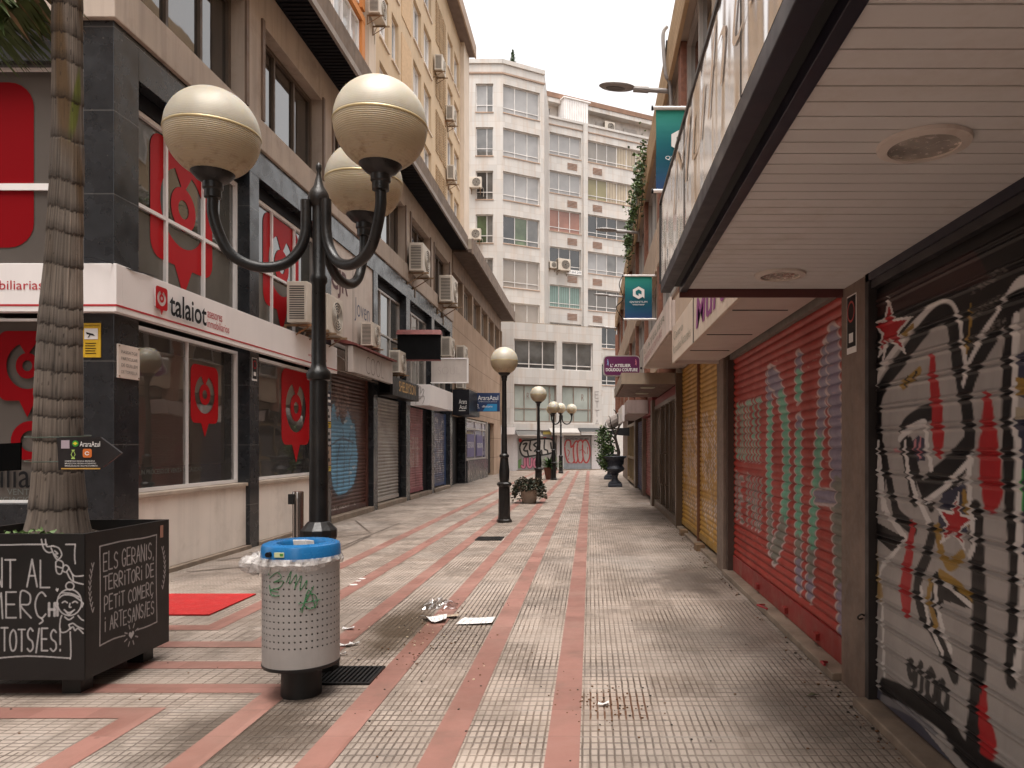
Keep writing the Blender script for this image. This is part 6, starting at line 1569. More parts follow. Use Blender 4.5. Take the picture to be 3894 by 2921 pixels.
for i, P in enumerate(([(-.12, .78), (-.06, .82), (-.03, .79), (-.08, .76), (-.02, .77), (-.04, .73), (-.11, .71), (-.05, .70)], [(-.13, .80), (-.09, .86), (-.04, .83)], [(-.12, .74), (-.10, .68), (-.04, .68)],
                        [(.0, .76), (.03, .83), (.02, .75), (.06, .81), (.05, .72)], [(.05, .73), (.09, .80), (.08, .71), (.12, .77), (.11, .72)], [(.10, .62), (.13, .68), (.17, .67), (.18, .62), (.14, .59), (.10, .62)], [(.09, .57), (.13, .71), (.17, .59)], [(.07, .63), (.2, .64)], [(.16, .73), (.08, .58)])):
    bink(P, i * .0002)
q.build('scribble', ink, LB)
tr_ = thing('food_carton', 'white carton scrap poking out of the litter bin', 'rubbish', (bx, by, .95))
q = MB(); q.hexa([(bx - .04, by - .02, .93), (bx + .06, by - .06, .93), (bx + .08, by + .03, .93), (bx - .02, by + .06, .93), (bx - .05, by - .02, .995), (bx + .05, by - .06, 1.0), (bx + .07, by + .03, .985), (bx - .03, by + .06, .98)]); q.build('carton', plain('carton_white', (.6, .58, .56), .6), tr_, bevel=.005)

# ---- steel bollard
BO = thing('ash_post', 'polished steel ash post with a slanting mouth beside the triple lamp', 'ash post', (-2.61, 6.5, 0))
stl = plain('polished_steel', (.30, .27, .25), .16, .9)
q = MB(); q.lathe([(.06, 0), (.06, .03), (.048, .035), (.048, 1.10)], (-2.61, 6.5, 0), 28); q.build('post', stl, BO, smooth=True)
q = MB(); q.lathe([(.048, 1.101), (.048, 1.185), (.045, 1.19)], (-2.61, 6.5, 0), 28); q.build('cap', stl, BO, smooth=True)
MB().box(-2.675, -2.63, 6.44, 6.47, 1.08, 1.17).build('mouth', plain('mouth_black', (.01, .01, .01), .5), BO)

# ---- planter with the palm
PX0, PX1, PY0, PY1, PZ0, PZ1 = -4.12, -3.20, 4.61, 5.53, .115, 1.04
PL = thing('planter', 'black square planter with white chalk lettering holding the palm', 'planter', (-3.66, 5.07, 0))
plm = painted('chalkboard_paint', .42, .05, .22, .0006, 110)
FPf = Frame((0, PY0, 0), (1, 0, 0), (0, -1, 0)); FPr = Frame((PX1, 0, 0), (0, 1, 0), (1, 0, 0))
ch_c = (.46, .44, .44)
def chalk(p, L, wd=.009): p.stroke(L, wd, ch_c, .92, .5, .35)
def p_front(p):
    x0, x1 = -3.60, -3.26
    P = lambda a, b: (PX0 + .92 * a, PZ0 + .90 * b)
    # frame line
    chalk(p, cr([P(.0, .955), P(.30, .95), P(.63, .955), P(.74, .955)], 5)); chalk(p, [P(.87, .955), P(.935, .955)]); chalk(p, cr([P(.935, .955), P(.93, .88), P(.935, .82)], 4)); chalk(p, cr([P(.90, .34), P(.905, .2), P(.90, .15)], 4)); chalk(p, cr([P(.90, .155), P(.6, .17), P(.3, .15), P(0, .165)], 5))
    for s_, a0, a1, b0, h in (('VINENT AL', .03, .765, .655, .20), ('COMERÇ', .14, .735, .44, .175), ('A TOTS/ES!', .33, .84, .205, .155)):
        for k, L in enumerate(hand(s_, *P(a0, b0), .92 * (a1 - a0), .90 * h, jit=.03, seed=len(s_))): chalk(p, L, .0105)
    for L in hand('Hi', *P(.755, .455), .92 * .065, .90 * .085): chalk(p, L, .016)
    P0_ = P
    P = lambda a, b: P0_(.80 + (a - .70) * .70, b)
    # hand with cup above, sleeve and note
    for L in ([P(.70, .83), P(.71, .76), P(.755, .75), P(.775, .82), P(.73, .845), P(.70, .83)], [P(.71, .80), P(.76, .79)], [P(.775, .80), P(.80, .81), P(.83, .79), P(.80, .76), P(.77, .77)], [P(.83, .79), P(.88, .735), P(.97, .735)], [P(.81, .76), P(.86, .70), P(.97, .675)], [P(.865, .745), P(.875, .70)]): chalk(p, cr(L, 4))
    for L in ([P(.56, .99), P(.58, .93), P(.62, .90), P(.66, .90)], [P(.60, .99), P(.61, .945), P(.64, .94), P(.68, .945)], [P(.66, .945), P(.73, .93), P(.76, .88), P(.71, .85), P(.655, .93)], [P(.69, .91), P(.72, .89), P(.69, .885), P(.72, .865)]): chalk(p, cr(L, 3))
    p.fill([P(.70, .635), P(.715, .62), P(.73, .635), P(.725, .65), P(.715, .642), P(.705, .65)], ch_c)
    # smiling woman with a bun
    hd_ = [(.5 + .5 * math.cos(a), .5 + .5 * math.sin(a)) for a in np.linspace(0, 2 * math.pi, 24)]
    chalk(p, [P(.715 + .24 * q, .455 + .185 * r_) for q, r_ in hd_]); chalk(p, [P(.80 + .08 * q, .635 + .055 * r_) for q, r_ in hd_])
    for L in ([P(.73, .575), P(.78, .60), P(.87, .595), P(.945, .56)], [P(.76, .615), P(.85, .61), P(.93, .585)], [P(.765, .545), P(.79, .555), P(.815, .545)], [P(.865, .545), P(.89, .555), P(.915, .545)], [P(.84, .54), P(.835, .515), P(.85, .513)], [P(.785, .495), P(.83, .475), P(.885, .495)], [P(.80, .485), P(.83, .462), P(.87, .487)],
              [P(.715, .55), P(.695, .54), P(.71, .515)], [P(.955, .55), P(.97, .54), P(.958, .515)], [P(.76, .455), P(.745, .42), P(.745, .345), P(.80, .34), P(.85, .37)], [P(.92, .455), P(.95, .43), P(.98, .42)], [P(.79, .445), P(.83, .425), P(.875, .445)], [P(.83, .39), P(.87, .40), P(.91, .38), P(.97, .36)], [P(.84, .36), P(.87, .375), P(.89, .35), P(.92, .365), P(.97, .33)], [P(.83, .39), P(.845, .36)]): chalk(p, cr(L, 4))
def p_side(p):
    P = lambda a, b: (PY0 + .92 * a, PZ0 + .90 * b)
    for L in ([P(.15, .92), P(.4, .925), P(.65, .915), P(.825, .92)], [P(.15, .92), P(.155, .6), P(.15, .2)], [P(.825, .92), P(.82, .6), P(.83, .205)], [P(.15, .2), P(.3, .21), P(.43, .20)], [P(.58, .205), P(.7, .2), P(.83, .205)]): chalk(p, cr(L, 6))
    for s_, a0, a1, b0, h in (('ELS GERANIS,', .19, .79, .735, .125), ('TERRiTORi DE', .19, .79, .590, .102), ('PETiT COMERÇ', .20, .78, .440, .102), ('i ARTESANS/ES', .20, .79, .285, .108)):
        for L in hand(s_, *P(a0, b0), .92 * (a1 - a0), .90 * h, jit=.04, seed=len(s_) + 2): chalk(p, L, .0088)
    p.fill([P(.505, .155), P(.475, .185), P(.475, .205), P(.49, .212), P(.505, .20), P(.52, .212), P(.535, .205), P(.535, .185)], ch_c)
    for a in range(0, 360, 45): chalk(p, [P(.505 + .055 * math.cos(R(a + 20)), .185 + .055 * math.sin(R(a + 20))), P(.505 + .085 * math.cos(R(a + 20)), .185 + .085 * math.sin(R(a + 20)))], .009)
    for s_, c0 in ((-1, .075), (1, .91)):
        for k in range(9):
            b_ = .46 + k * .04; a_ = c0 + s_ * (.028 - .03 * ((k - 4) / 4) ** 2)
            chalk(p, [P(a_ - .012, b_ + .03), P(a_, b_), P(a_ + .012, b_ + .03)], .008)
fl0 = lambda U, Z: U * 0
grid_mesh('front_panel', FPf, PX0 + .003, PX1 - .0035, PZ0 + .003, PZ1 - .003, 290, 280, fl0, p_front, plm, PL, (.0075, .0072, .0075), .0015)
grid_mesh('side_panel', FPr, PY0 + .0035, PY1 - .003, PZ0 + .003, PZ1 - .003, 290, 280, fl0, p_side, plm, PL, (.0075, .0072, .0075), .0015)
bxm = mat('planter_black', (.0075, .007, .007), .45, var=.25, vs=5, dirt=(.035, .026, .02), dk=.25)
b = MB(); t_ = .03
b.box(PX0, PX1, PY0, PY0 + t_, PZ0, PZ1); b.box(PX0, PX1, PY1 - t_, PY1, PZ0, PZ1); b.box(PX0, PX0 + t_, PY0 + t_, PY1 - t_, PZ0, PZ1); b.box(PX1 - t_, PX1, PY0 + t_, PY1 - t_, PZ0, PZ1); b.box(PX0 + t_, PX1 - t_, PY0 + t_, PY1 - t_, PZ0, PZ0 + .05)
b.build('box', bxm, PL)
for x_ in (PX0 + .06, PX1 - .21):
    for y_ in (PY0 + .09, PY1 - .17): MB().box(x_, x_ + .12, y_, y_ + .12, 0, PZ0 - .001).build('foot', bxm, PL)
q = MB(); n = 14
for i in range(n):
    for j in range(n):
        def hp(i, j): return (PX0 + t_ + (.86) * i / n, PY0 + t_ + .86 * j / n, .95 + .03 * math.sin(i * 2.3) * math.cos(j * 1.9))
        q.face([hp(i, j), hp(i + 1, j), hp(i + 1, j + 1), hp(i, j + 1)])
q.build('soil', mat('soil', (.055, .04, .03), .95, var=.4, vs=30, bump=.02, bs=50), PL, recalc=False)
MB().fbox(FPr, PY0 + .80, PY0 + .835, .003, .006, PZ0 + .80, PZ0 + .89).build('sticker', plain('worn_sticker', (.35, .18, .13), .5), PL)
b = MB(); leaf_cloud(b, 60, lambda r: (-3.66 + r.uniform(-.12, .2), 4.70 + r.uniform(-.03, .06), 1.0 + r.uniform(0, .05)), .04, 8); 
wd_ = thing('weed', 'tiny green weeds at the front edge of the planter soil', 'weed', (-3.66, 4.7, .97)); b.build('weed_leaf', [gB, gB], wd_, recalc=False)

PT = thing('palm_tree', 'palm with a ringed grey trunk growing from the black planter', 'palm tree', (-3.70, 5.08, .95))
def palm_trunk():
    nA, nZ = 120, 520
    rg = np.random.default_rng(5); z0, z1 = .93, 5.95
    T, Z = np.meshgrid(np.linspace(0, 2 * np.pi, nA, endpoint=False), np.linspace(z0, z1, nZ)); sh = T.shape; T, Z = T.ravel(), Z.ravel()
    def wob(kt, kz, n): return sum(np.sin(int(rg.integers(1, kt)) * T + rg.uniform(-kz, kz) * Z + rg.uniform(0, 6.28)) for _ in range(n)) / n ** .5
    edges = [.9]
    while edges[-1] < 6.2: edges.append(edges[-1] + rg.uniform(.12, .29))
    zw = Z + .009 * wob(3, 1, 3) + .005 * wob(14, 3, 5) + .005 * wob(40, 9, 6)
    k = np.clip(np.searchsorted(edges, zw) - 1, 0, len(edges) - 2); E = np.array(edges)
    ph = (zw - E[k]) / (E[k + 1] - E[k]); dz = zw - E[k]                    # 0 just above a leaf scar
    t = (Z - .93) / 4.3
    rr = .086 + .044 * np.exp(-((Z - 2.0) / 1.2) ** 2) + .105 * np.exp(-(Z - .93) / .35)
    fib = wob(60, 4, 14); crack = np.clip(np.abs(wob(34, 2.2, 9)) , 0, 1)
    ck = np.exp(-(crack / .10) ** 2) * (rg.uniform(.2, 1, len(E))[k])
    scar = np.exp(-(dz / .010) ** 2)
    rr = rr + .004 * (1 - ph) - .006 * scar - .006 * ck + .0025 * fib + .003 * rg.uniform(-1, 1, len(E))[k]
    cx = -3.73 + .10 * np.clip(t, 0, 1.2) ** .8 + .012 * np.sin(Z * 2.2)
    P = np.c_[cx + rr * np.cos(T), 5.08 + rr * np.sin(T), Z]
    c = np.array([.160, .130, .106])[None] * (1 + .30 * np.clip(fib, -1.5, 1.5)[:, None]) * rg.uniform(.8, 1.2, len(E))[k][:, None] * (1 + .28 * np.clip(wob(3, 2.5, 5), -1.6, 1.6))[:, None]
    up = np.clip((Z - 2.7) / .7, 0, 1); br = np.clip(wob(5, 5, 5) - .1, 0, 1) * up
    c = c * (1 - br[:, None]) + np.array([.115, .070, .034]) * br[:, None]
    gn = np.clip((wob(6, 6, 6) - 1.0) * 3, 0, 1) * up
    c = c * (1 - gn[:, None]) + np.array([.105, .115, .018]) * gn[:, None]
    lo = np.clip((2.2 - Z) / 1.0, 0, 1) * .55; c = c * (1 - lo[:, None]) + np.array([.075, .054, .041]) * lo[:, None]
    spots = np.clip((wob(50, 60, 14) - 1.55) * 4, 0, 1) * (ph > .3)
    dk = np.clip(.9 * scar * np.clip(.75 + .5 * wob(9, 2, 4), .15, 1) + .9 * ck + .8 * spots + .5 * np.exp(-((dz - .025) / .04) ** 2), 0, .95)
    c = c * (1 - dk[:, None]) + np.array([.020, .014, .011]) * dk[:, None]
    i = np.arange(nA * (nZ - 1)).reshape(nZ - 1, nA); f = np.stack([i, np.roll(i, -1, 1), np.roll(i, -1, 1) + nA, i + nA], -1).reshape(-1, 4)
    me = bpy.data.meshes.new('trunk'); me.from_pydata(P.tolist(), [], f.tolist()); me.polygons.foreach_set('use_smooth', [True] * len(f))
    ca = me.color_attributes.new('Col', 'FLOAT_COLOR', 'POINT'); ca.data.foreach_set('color', np.c_[np.clip(c, 0, 1), np.ones(len(P))].ravel())
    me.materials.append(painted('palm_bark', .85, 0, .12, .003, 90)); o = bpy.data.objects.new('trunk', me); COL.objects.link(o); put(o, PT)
palm_trunk()
fr_m = [leafm('palm_green', (.055, .085, .022)), leafm('palm_dry', (.24, .165, .085))]
cx_ = -3.63
def frond(az, droop, L, dry, seed, el=.6, cz_=5.25):
    r = random.Random(seed); b = MB(); P = []; p = Vector((cx_ + .1 * math.cos(az), 5.08 + .1 * math.sin(az), cz_)); e = el
    for k in range(22):
        P.append(p.copy()); p = p + Vector((math.cos(az) * math.cos(e), math.sin(az) * math.cos(e), math.sin(e))) * (L / 22); e -= droop / 22 * (1 + k / 11)
    b.tube(P, [.03 - .026 * k / 22 for k in range(22)], 6, m=1 if dry else 0)
    sidev = Vector((-math.sin(az), math.cos(az), 0))
    for k in range(3, 22):
        for q_ in range(4):
            t = P[min(k + 1, 21)] - P[k - 1]; t.normalize(); c0 = P[k] + t * (q_ / 4 * L / 22)
            for s_ in (-1, 1):
                l = (.50 - .014 * abs(k - 10)) * r.uniform(.8, 1.1)
                dr = (sidev * s_ * .75 + t * .55 + Vector((0, 0, -.35 - .5 * r.random()))).normalized()
                tip = c0 + dr * l + Vector((0, 0, -.10 * l)); mid = c0 + dr * l * .5; wv = t * .012
                b.face([c0 - wv, mid - wv * 1.2 , tip, mid + wv * 1.2, c0 + wv], 1 if (dry and r.random() < .75) or r.random() < .08 else 0)
    b.build('frond', fr_m, PT, recalc=False)
for k, (az, dr, L, dry) in enumerate(((190, 2.3, 1.9, 0), (205, 2.5, 1.6, 0), (175, 2.4, 1.6, 0), (200, 2.8, 1.15, 1), (186, 3.0, 1.05, 1), (240, .8, 2.2, 0), (120, .8, 2.2, 0), (80, .8, 2.2, 0), (40, .7, 2.2, 0), (0, .6, 2.2, 0), (320, .6, 2.2, 0), (280, .7, 2.2, 0))):
    frond(R(az), dr, L, dry, k, .45 if k < 5 else 1.15, 5.2 if k < 5 else 5.9)

# signs tied to the palm
ps = thing('arrow_sign', 'small black arrow board with Arara Azul lettering tied to the palm trunk', 'sign', (-3.48, 4.87, 1.6))
ya = 4.86
MB().prism([(-3.55, ya, 1.435), (-3.255, ya, 1.455), (-3.13, ya, 1.55), (-3.27, ya, 1.655), (-3.56, ya, 1.655)], (0, .02, 0)).build('board', mat('sign_black', (.016, .014, .015), .4), ps)
MB().box(-3.53, -3.475, ya - .003, ya, 1.58, 1.635).build('pale_square', plain('lilac_square', (.36, .30, .34), .5), ps)
emblem([circ(0, 0, 1)], plain('flag_green', (.04, .26, .04), .5), (-3.455, ya, 1.592), (1, 0, 0), (0, 0, 1), .042, .042, ps, 'flag_disc')
emblem([[(0, .5), (.5, 0), (1, .5), (.5, 1)]], plain('flag_yellow', (.6, .5, .03), .5), (-3.45, ya, 1.602), (1, 0, 0), (0, 0, 1), .032, .024, ps, 'flag_diamond', .006)
text('AraraAzul', white_pl, (-3.405, ya, 1.592), (1, 0, 0), (0, 0, 1), .135, .036, ps)
emblem([rrect(0, 0, 1, 1, .2) [:], ], plain('orange_shield', (.55, .14, .03), .5), (-3.385, ya, 1.52), (1, 0, 0), (0, 0, 1), .06, .058, ps, 'orange_shield')
emblem([arc(.5, .5, .5, 20, 340, 20) + arc(.5, .5, .3, 340, 20, 20)], white_pl, (-3.37, ya, 1.535), (1, 0, 0), (0, 0, 1), .03, .026, ps, 'flower_mark', .007)
emblem([[(.2, 0), (.8, 0), (.8, .1), (.65, .2), (.9, .45), (.65, .8), (.8, .95), (.2, .95), (.35, .8), (.1, .45), (.35, .2), (.2, .1)], [(.4, .22), (.6, .22), (.78, .46), (.55, .78), (.45, .78), (.22, .46)]], plain('lime_line', (.35, .5, .12), .5), (-3.465, ya, 1.51), (1, 0, 0), (0, 0, 1), .032, .062, ps, 'vase_mark')
for k, s_ in enumerate(('COSMETICA VEGANA BRASILENA', 'BRAZILIAN VEGAN COSMETIC', 'BRASILIANISCHE VEGANE KOSMETIK')): text(s_, white_pl, (-3.505, ya, 1.492 - k * .016), (1, 0, 0), (0, 0, 1), .20 + .01 * k, .009, ps, lift=.003)
MB().box(-3.53, -3.27, ya - .003, ya, 1.442, 1.450).build('gold_line', gold_pl, ps)
for z in (1.50, 1.665):
    q = MB(); q.tube([(-3.71 + .185 * math.cos(a), 5.08 + .195 * math.sin(a), z + .01 * math.sin(a)) for a in np.linspace(0, 2 * math.pi, 28)], .004, 5, cap=False); q.build('wire', plain('wire_green', (.06, .08, .06), .5), ps)
ps2 = thing('back_sign', 'blank black sign back tied to the left side of the palm trunk', 'sign', (-3.95, 4.9, 1.55))
MB().prism([(-4.0, 4.88, 1.425), (-3.84, 4.90, 1.435), (-3.835, 4.90, 1.62), (-4.01, 4.88, 1.61)], (0, .015, 0)).build('board', plain('void_black', (.005, .005, .005), .9), ps2)

# ---- red carpet, grates, litter
tag(MB().box(-5.1, -3.58, 6.84, 7.80, .0045, .016).build('doormat', mat('red_carpet', (.34, .012, .011), .95, var=.14, vs=6, bump=.004, bs=260, dirt=(.16, .04, .03), dk=.35), None), 'bright red doormat carpet lying on the pavers', 'doormat')
def grate(x0, x1, y0, y1, label, nb):
    t = thing('drain_grate', label, 'drain grate', ((x0 + x1) / 2, (y0 + y1) / 2, 0), 'drain grates in the paving')
    MB().box(x0, x1, y0, y1, .003, .006).build('pit', plain('void_black', (.005, .005, .005), .9), t)
    b = MB()
    b.box(x0, x1, y0, y0 + .02, .006, .016); b.box(x0, x1, y1 - .02, y1, .006, .016); b.box(x0, x0 + .02, y0 + .02, y1 - .02, .006, .016); b.box(x1 - .02, x1, y0 + .02, y1 - .02, .006, .016)
    b.build('frame', dark_metal, t)
    b = MB(); st_ = (x1 - x0 - .04) / nb
    for k in range(nb): b.box(x0 + .02 + st_ * (k + .25), x0 + .02 + st_ * (k + .75), y0 + .02, y1 - .02, .0065, .0155)
    b.build('bars', dark_metal, t)
    return t
grate(-1.96, -1.475, 4.86, 5.24, 'black iron drain grate at the foot of the litter bin', 14)
grate(-1.95, -1.50, 12.25, 12.7, 'small iron drain grate in front of the nearest single lamp', 14)
def paper(name, pts, z, m, label, cat, curl=.02):
    b = MB(); P = [Vector((x, y, z)) for x, y in pts]; n = 6
    def bi(a, c): 
        p = P[0].lerp(P[1], a).lerp(P[3].lerp(P[2], a), c); p.z = z + curl * (a - .5) ** 2 * 2 + curl * .6 * math.sin(3 * c + a * 2) ** 2 + .002; return p
    for i in range(n):
        for j in range(n): b.face([bi(i / n, j / n), bi((i + 1) / n, j / n), bi((i + 1) / n, (j + 1) / n), bi(i / n, (j + 1) / n)])
    o = b.build(name, m, None, smooth=True, recalc=False)
    so_ = o.modifiers.new('thickness', 'SOLIDIFY'); so_.thickness = .0012
    return tag(o, label, cat)
nap = plain('napkin_white', (.66, .64, .63), .8)
gx_ = [on_g(*q) for q in ((985, 1351), (1062, 1350), (1070, 1337), (1003, 1337))]
paper('napkin', gx_, .008, nap, 'flat white paper napkin on the red paver band', 'napkin', .012)
gx_ = [on_g(*q) for q in ((932, 1349), (962, 1347), (966, 1337), (908, 1336))]
paper('napkin', gx_, .010, nap, 'crumpled white paper napkin beside the clear plastic wrapper', 'napkin', .035)
gx_ = [on_g(*q) for q in ((940, 1337), (985, 1337), (993, 1332), (952, 1331))]
paper('wrapper', gx_, .008, plain('brown_paper', (.36, .28, .21), .8), 'strip of brown paper between the two napkins', 'wrapper', .02)
for k, (qx, qy, s_, lb) in enumerate(((746, 1397, .055, 'small white paper scrap near the drain grate'), (737, 1416, .035, 'tiny white foil scrap closest to the drain grate'), (765, 1394, .04, 'thin white paper scrap on the wet stain'), (752, 1361, .05, 'narrow white paper scrap on the red band beside the bin'), (1303, 1526, .035, 'little white paper scrap in front of the rusty patch'))):
    gx, gy = on_g(qx, qy); paper('paper_scrap', [(gx - s_, gy - s_ * .4), (gx + s_, gy - s_ * .3), (gx + s_ * .9, gy + s_ * .5), (gx - s_ * .7, gy + s_ * .4)], .007, nap, lb, 'paper scrap', .02)
# clear wrapper
gx, gy = on_g(950, 1312); cw = thing('plastic_wrapper', 'crumpled clear plastic wrapper on the wet stain', 'wrapper', (gx, gy, 0))
r = random.Random(6); b = MB(); nu, nv = 16, 10; gr_ = [[(gx - .17 + .34 * i / nu + r.uniform(-.015, .015), gy - .13 + .26 * j / nv + r.uniform(-.015, .015), .01 + max(0, (1 - ((i / nu - .5) * 2) ** 2) * (1 - ((j / nv - .5) * 2) ** 2)) * r.uniform(.02, .11)) for j in range(nv + 1)] for i in range(nu + 1)]
for i in range(nu):
    for j in range(nv): b.face([gr_[i][j], gr_[i + 1][j], gr_[i + 1][j + 1], gr_[i][j + 1]])
g = NG('clear_film'); tr = g.n('BsdfTransparent'); tr.inputs[0].default_value = (.9, .9, .9, 1); gl_ = g.n('BsdfGlossy'); gl_.inputs['Roughness'].default_value = .16
mx = g.n('MixShader'); g.setin(mx.inputs[0], .2); g.nt.links.new(tr.outputs[0], mx.inputs[1]); g.nt.links.new(gl_.outputs[0], mx.inputs[2]); g.nt.links.new(mx.outputs[0], g.out.inputs[0])
b.build('film', g.m, cw, recalc=False)
# crumbs and leaf bits: nobody could count them
r = random.Random(9); b = MB()
def crumb(x, y, s_, m): 
    a = r.uniform(0, 6.28); pts = [(x + s_ * r.uniform(.5, 1) * math.cos(a + k * 1.257), y + s_ * r.uniform(.5, 1) * math.sin(a + k * 1.257), .004) for k in range(5)]
    b.prism(pts, (0, 0, s_ * .5), m)
for _ in range(230): crumb(r.gauss(-1.35, .3), r.gauss(6.2, .75), r.uniform(.004, .011), r.choice((0, 0, 1, 2)))
for _ in range(90): crumb(r.gauss(.12, .13), r.gauss(4.55, .14), r.uniform(.004, .010), r.choice((0, 0, 0, 2)))
for _ in range(160): crumb(r.uniform(-1.2, 1.6), r.uniform(3.6, 14), r.uniform(.004, .010), r.choice((0, 2)))
for _ in range(160): crumb(1.62 - abs(r.gauss(0, .05)), r.uniform(3.3, 16), r.uniform(.005, .014), r.choice((0, 2)))
for _ in range(70): crumb(r.uniform(-5, -2), r.uniform(3.7, 12), r.uniform(.004, .009), r.choice((0, 2)))
cr_o = b.build('crumbs', [plain('crumb_brown', (.12, .055, .022), .8), plain('crumb_pale', (.5, .42, .3), .8), plain('crumb_dark', (.035, .028, .022), .8)], None); cr_o['kind'] = 'stuff'; cr_o['label'] = 'food crumbs and bits of dry leaf scattered over the pavers'
for k, (qx, qy, lb) in enumerate(((1755, 1505, 'dry curled leaf on the pavers near the brown stone pier'), (1523, 1228, 'dry brown leaf near the yellow shutters'))):
    gx, gy = on_g(qx, qy); b = MB()
    b.face([(gx - .04, gy, .006), (gx, gy - .02, .02), (gx + .045, gy, .012), (gx, gy + .02, .022)]); o = b.build('dry_leaf', leafm('dry_leaf', (.085, .075, .04)), None, recalc=False); tag(o, lb, 'leaf')
for k, (qx, qy) in enumerate(((770, 1263), (780, 1257), (787, 1251))): pass
pdm = plain('paint_dot', (.55, .52, .5), .6)
b = MB()
for k, (qx, qy, rr) in enumerate(((764, 1264, .045), (774, 1256, .032), (783, 1251, .04))):
    gx, gy = on_g(qx, qy); b.face([(gx + rr * math.cos(a * .524), gy + rr * math.sin(a * .524), .0075) for a in range(12)])
b.build('pavement_mark', pdm, None, recalc=False)['kind'] = 'structure'

# ---- plants
terra = mat('terracotta', (.17, .065, .042), .7, var=.15, vs=8, dirt=(.25, .17, .13), dk=.2)
conc = mat('pale_pot', (.38, .30, .24), .8, var=.15, vs=6)
x, y = on_g(1142, 1087); y += .1
P1_ = thing('potted_plant', 'low pale pot overflowing with dark ivy beside the nearest single lamp', 'potted plant', (x, y, 0))
q = MB(); q.lathe([(.17, 0), (.20, .04), (.24, .34), (.25, .40), (.22, .41), (.2, .36), (.02, .35)], (x, y, 0), 20); q.build('pot', conc, P1_, smooth=True)
def ivy(r):
    a = r.uniform(0, 6.283); e = r.random(); rad_ = .18 + .27 * math.sqrt(e); zt = .40 + .24 * (1 - e) + r.gauss(0, .03) - max(0, rad_ - .33) * 2.6 * r.random()
    fr_ = math.cos(a + math.pi / 2)
    return (x + rad_ * math.cos(a), y + rad_ * math.sin(a), max(.04, zt if fr_ < .75 or zt > .38 or abs(math.cos(a)) > .5 else .42))
b = MB(); leaf_cloud(b, 1500, ivy, .085, 2); b.build('ivy', [leafm('ivy_dark', (.028, .035, .022)), leafm('ivy_brownish', (.075, .055, .035))], P1_, recalc=False)
x2, y2 = on_g(1188, 1036); y2 += .25
P2_ = thing('potted_plant', 'tall green strap leaved plant in a terracotta pot in the middle of the street', 'potted plant', (x2, y2, 0))
q = MB(); q.lathe([(.22, 0), (.30, .48), (.33, .49), (.33, .57), (.29, .57), (.27, .5), (.02, .49)], (x2, y2, 0), 24); q.build('pot', terra, P2_, smooth=True)
b = MB(); r = random.Random(21)
for k in range(150):
    a = r.uniform(0, 6.283); L = r.uniform(.5, 1.15); e = r.uniform(.5, 1.45); p = Vector((x2 + .12 * r.uniform(-1, 1), y2 + .12 * r.uniform(-1, 1), .5)); sd = Vector((-math.sin(a), math.cos(a), 0)); wv = r.uniform(.025, .05); prev = None; mm = r.random() < .5
    for j in range(6):
        w_ = wv * math.sin(math.pi * (.15 + .85 * j / 5)) ; w_ = max(w_, .003)
        cur_ = (p - sd * w_, p + sd * w_)
        if prev: b.face([prev[0], prev[1], cur_[1], cur_[0]], int(mm))
        prev = cur_; p = p + Vector((math.cos(a) * math.cos(e), math.sin(a) * math.cos(e), math.sin(e))) * L / 6; e -= r.uniform(.15, .32)
b.build('leaf_blades', [leafm('blade_dark', (.028, .065, .016)), leafm('blade_light', (.09, .155, .04))], P2_, recalc=False)

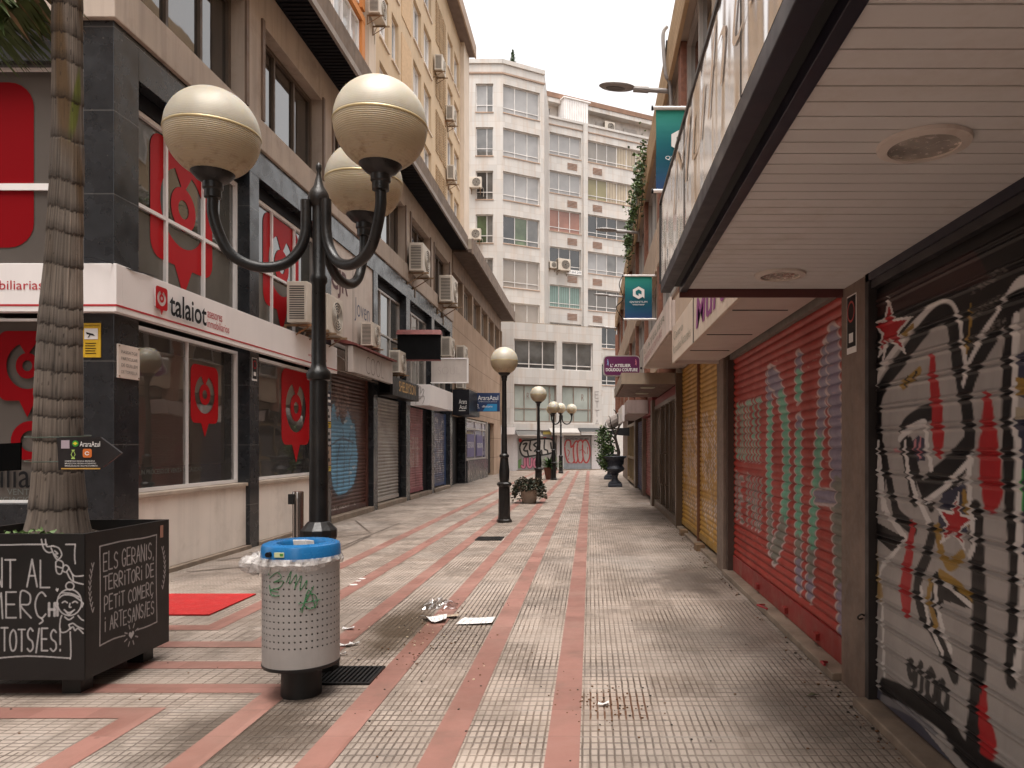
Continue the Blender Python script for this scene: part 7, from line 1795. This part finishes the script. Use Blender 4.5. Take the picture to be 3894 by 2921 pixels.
def urn(x, y, label, seed, tree=True):
    t = thing('stone_urn', label, 'urn', (x, y, 0), 'dark urns along the right wall')
    um = mat('urn_iron', (.030, .034, .046), .55, var=.25, vs=8, bump=.004, bs=25)
    q = MB(); q.box(x - .27, x + .27, y - .27, y + .27, 0, .13); q.build('plinth', um, t, bevel=.02)
    q = MB(); q.lathe([(.24, .13), (.25, .17), (.20, .21), (.13, .27), (.105, .36), (.12, .44), (.16, .47), (.12, .50), (.18, .54), (.33, .62), (.37, .70), (.34, .76), (.30, .82), (.315, .95), (.36, 1.08), (.43, 1.14), (.445, 1.17), (.43, 1.195), (.37, 1.18), (.33, 1.1), (.02, 1.08)], (x, y, 0), 32); q.build('bowl', um, t, smooth=True)
    q = MB()
    for k in range(28):
        a = 2 * math.pi * k / 28; q.tube([(x + .318 * math.cos(a), y + .318 * math.sin(a), .86), (x + .345 * math.cos(a), y + .345 * math.sin(a), 1.02)], .014, 5)
    q.build('fluting', um, t)
    tr_ = thing('small_tree', 'small leaning tree growing in the ' + ('nearer' if seed == 1 else 'farther') + ' dark urn', 'tree', (x, y, 1.1))
    bark = mat('bark', (.10, .07, .05), .9)
    q = MB(); q.tube(cr([(x + .1, y, 1.06), (x + .14, y, 1.35), (x + .06, y, 1.7), (x + .02, y, 2.0), (x + .16, y, 2.35), (x + .3, y, 2.75)], 5), [.075 - .0018 * k for k in range(26)], 9); q.build('trunk', mat('dark_bark', (.045, .032, .026), .9, bump=.01, bs=40), tr_, smooth=True)
    for L in ([(x + .06, y, 1.75), (x - .2, y + .1, 2.1), (x - .45, y + .1, 2.3)], [(x + .04, y, 1.95), (x - .15, y - .1, 2.4), (x - .2, y - .1, 2.7)], [(x + .16, y, 2.35), (x + .1, y + .1, 2.8), (x - .05, y, 3.0)], [(x + .2, y, 2.4), (x + .4, y - .1, 2.7), (x + .5, y, 3.0)]):
        q = MB(); q.tube(cr(L, 4), [.035, .032, .03, .027, .024, .021, .018, .015, .012], 6); q.build('limb', mat('dark_bark', (.045, .032, .026), .9), tr_)
    cl_ = [(-.28, 0, 1.35, .26), (-.40, .05, 1.7, .26), (-.34, 0, 1.95, .22), (-.2, .1, 1.5, .22), (-.45, .1, 2.2, .15), (-.42, 0, 1.0, .18), (-.36, 0, .75, .10)]
    def fp(r):
        c = r.choice(cl_); return (x + c[0] + r.gauss(0, c[3] * .55), y + c[1] + r.gauss(0, c[3] * .55), c[2] + r.gauss(0, c[3] * .6))
    b = MB(); leaf_cloud(b, 950, fp, .10, seed); b.build('crown', [gA, gB], tr_, recalc=False)
urn(.95, 28.3, 'dark fluted urn planter on a square foot, nearer of the two by the right wall', 1)
urn(.90, 34.4, 'dark fluted urn planter, farther of the two by the right wall', 2)

# inside the estate agent's window
pr = thing('printer', 'white office printer standing behind the estate agent window', 'printer', (-6.2, 9.4, .98))
MB().box(-6.5, -5.95, 9.0, 9.75, 1.05, 1.3).build('printer_body', plain('printer_white', (.55, .53, .5), .5), pr, bevel=.02); MB().box(-6.48, -5.97, 9.02, 9.73, 1.302, 1.35).build('paper_tray', plain('printer_grey', (.35, .34, .33), .5), pr)
tb_ = thing('desk', 'dark desk behind the estate agent window', 'desk', (-6.3, 10, 0)); MB().box(-6.7, -5.8, 8.7, 11.1, .98, 1.045).build('desk_top', plain('desk_brown', (.10, .07, .055), .5), tb_); MB().box(-6.6, -5.9, 8.75, 8.8, .03, .975).build('leg', plain('desk_brown', (.10, .07, .055), .5), tb_); MB().box(-6.6, -5.9, 11.0, 11.05, .03, .975).build('leg', plain('desk_brown', (.10, .07, .055), .5), tb_)
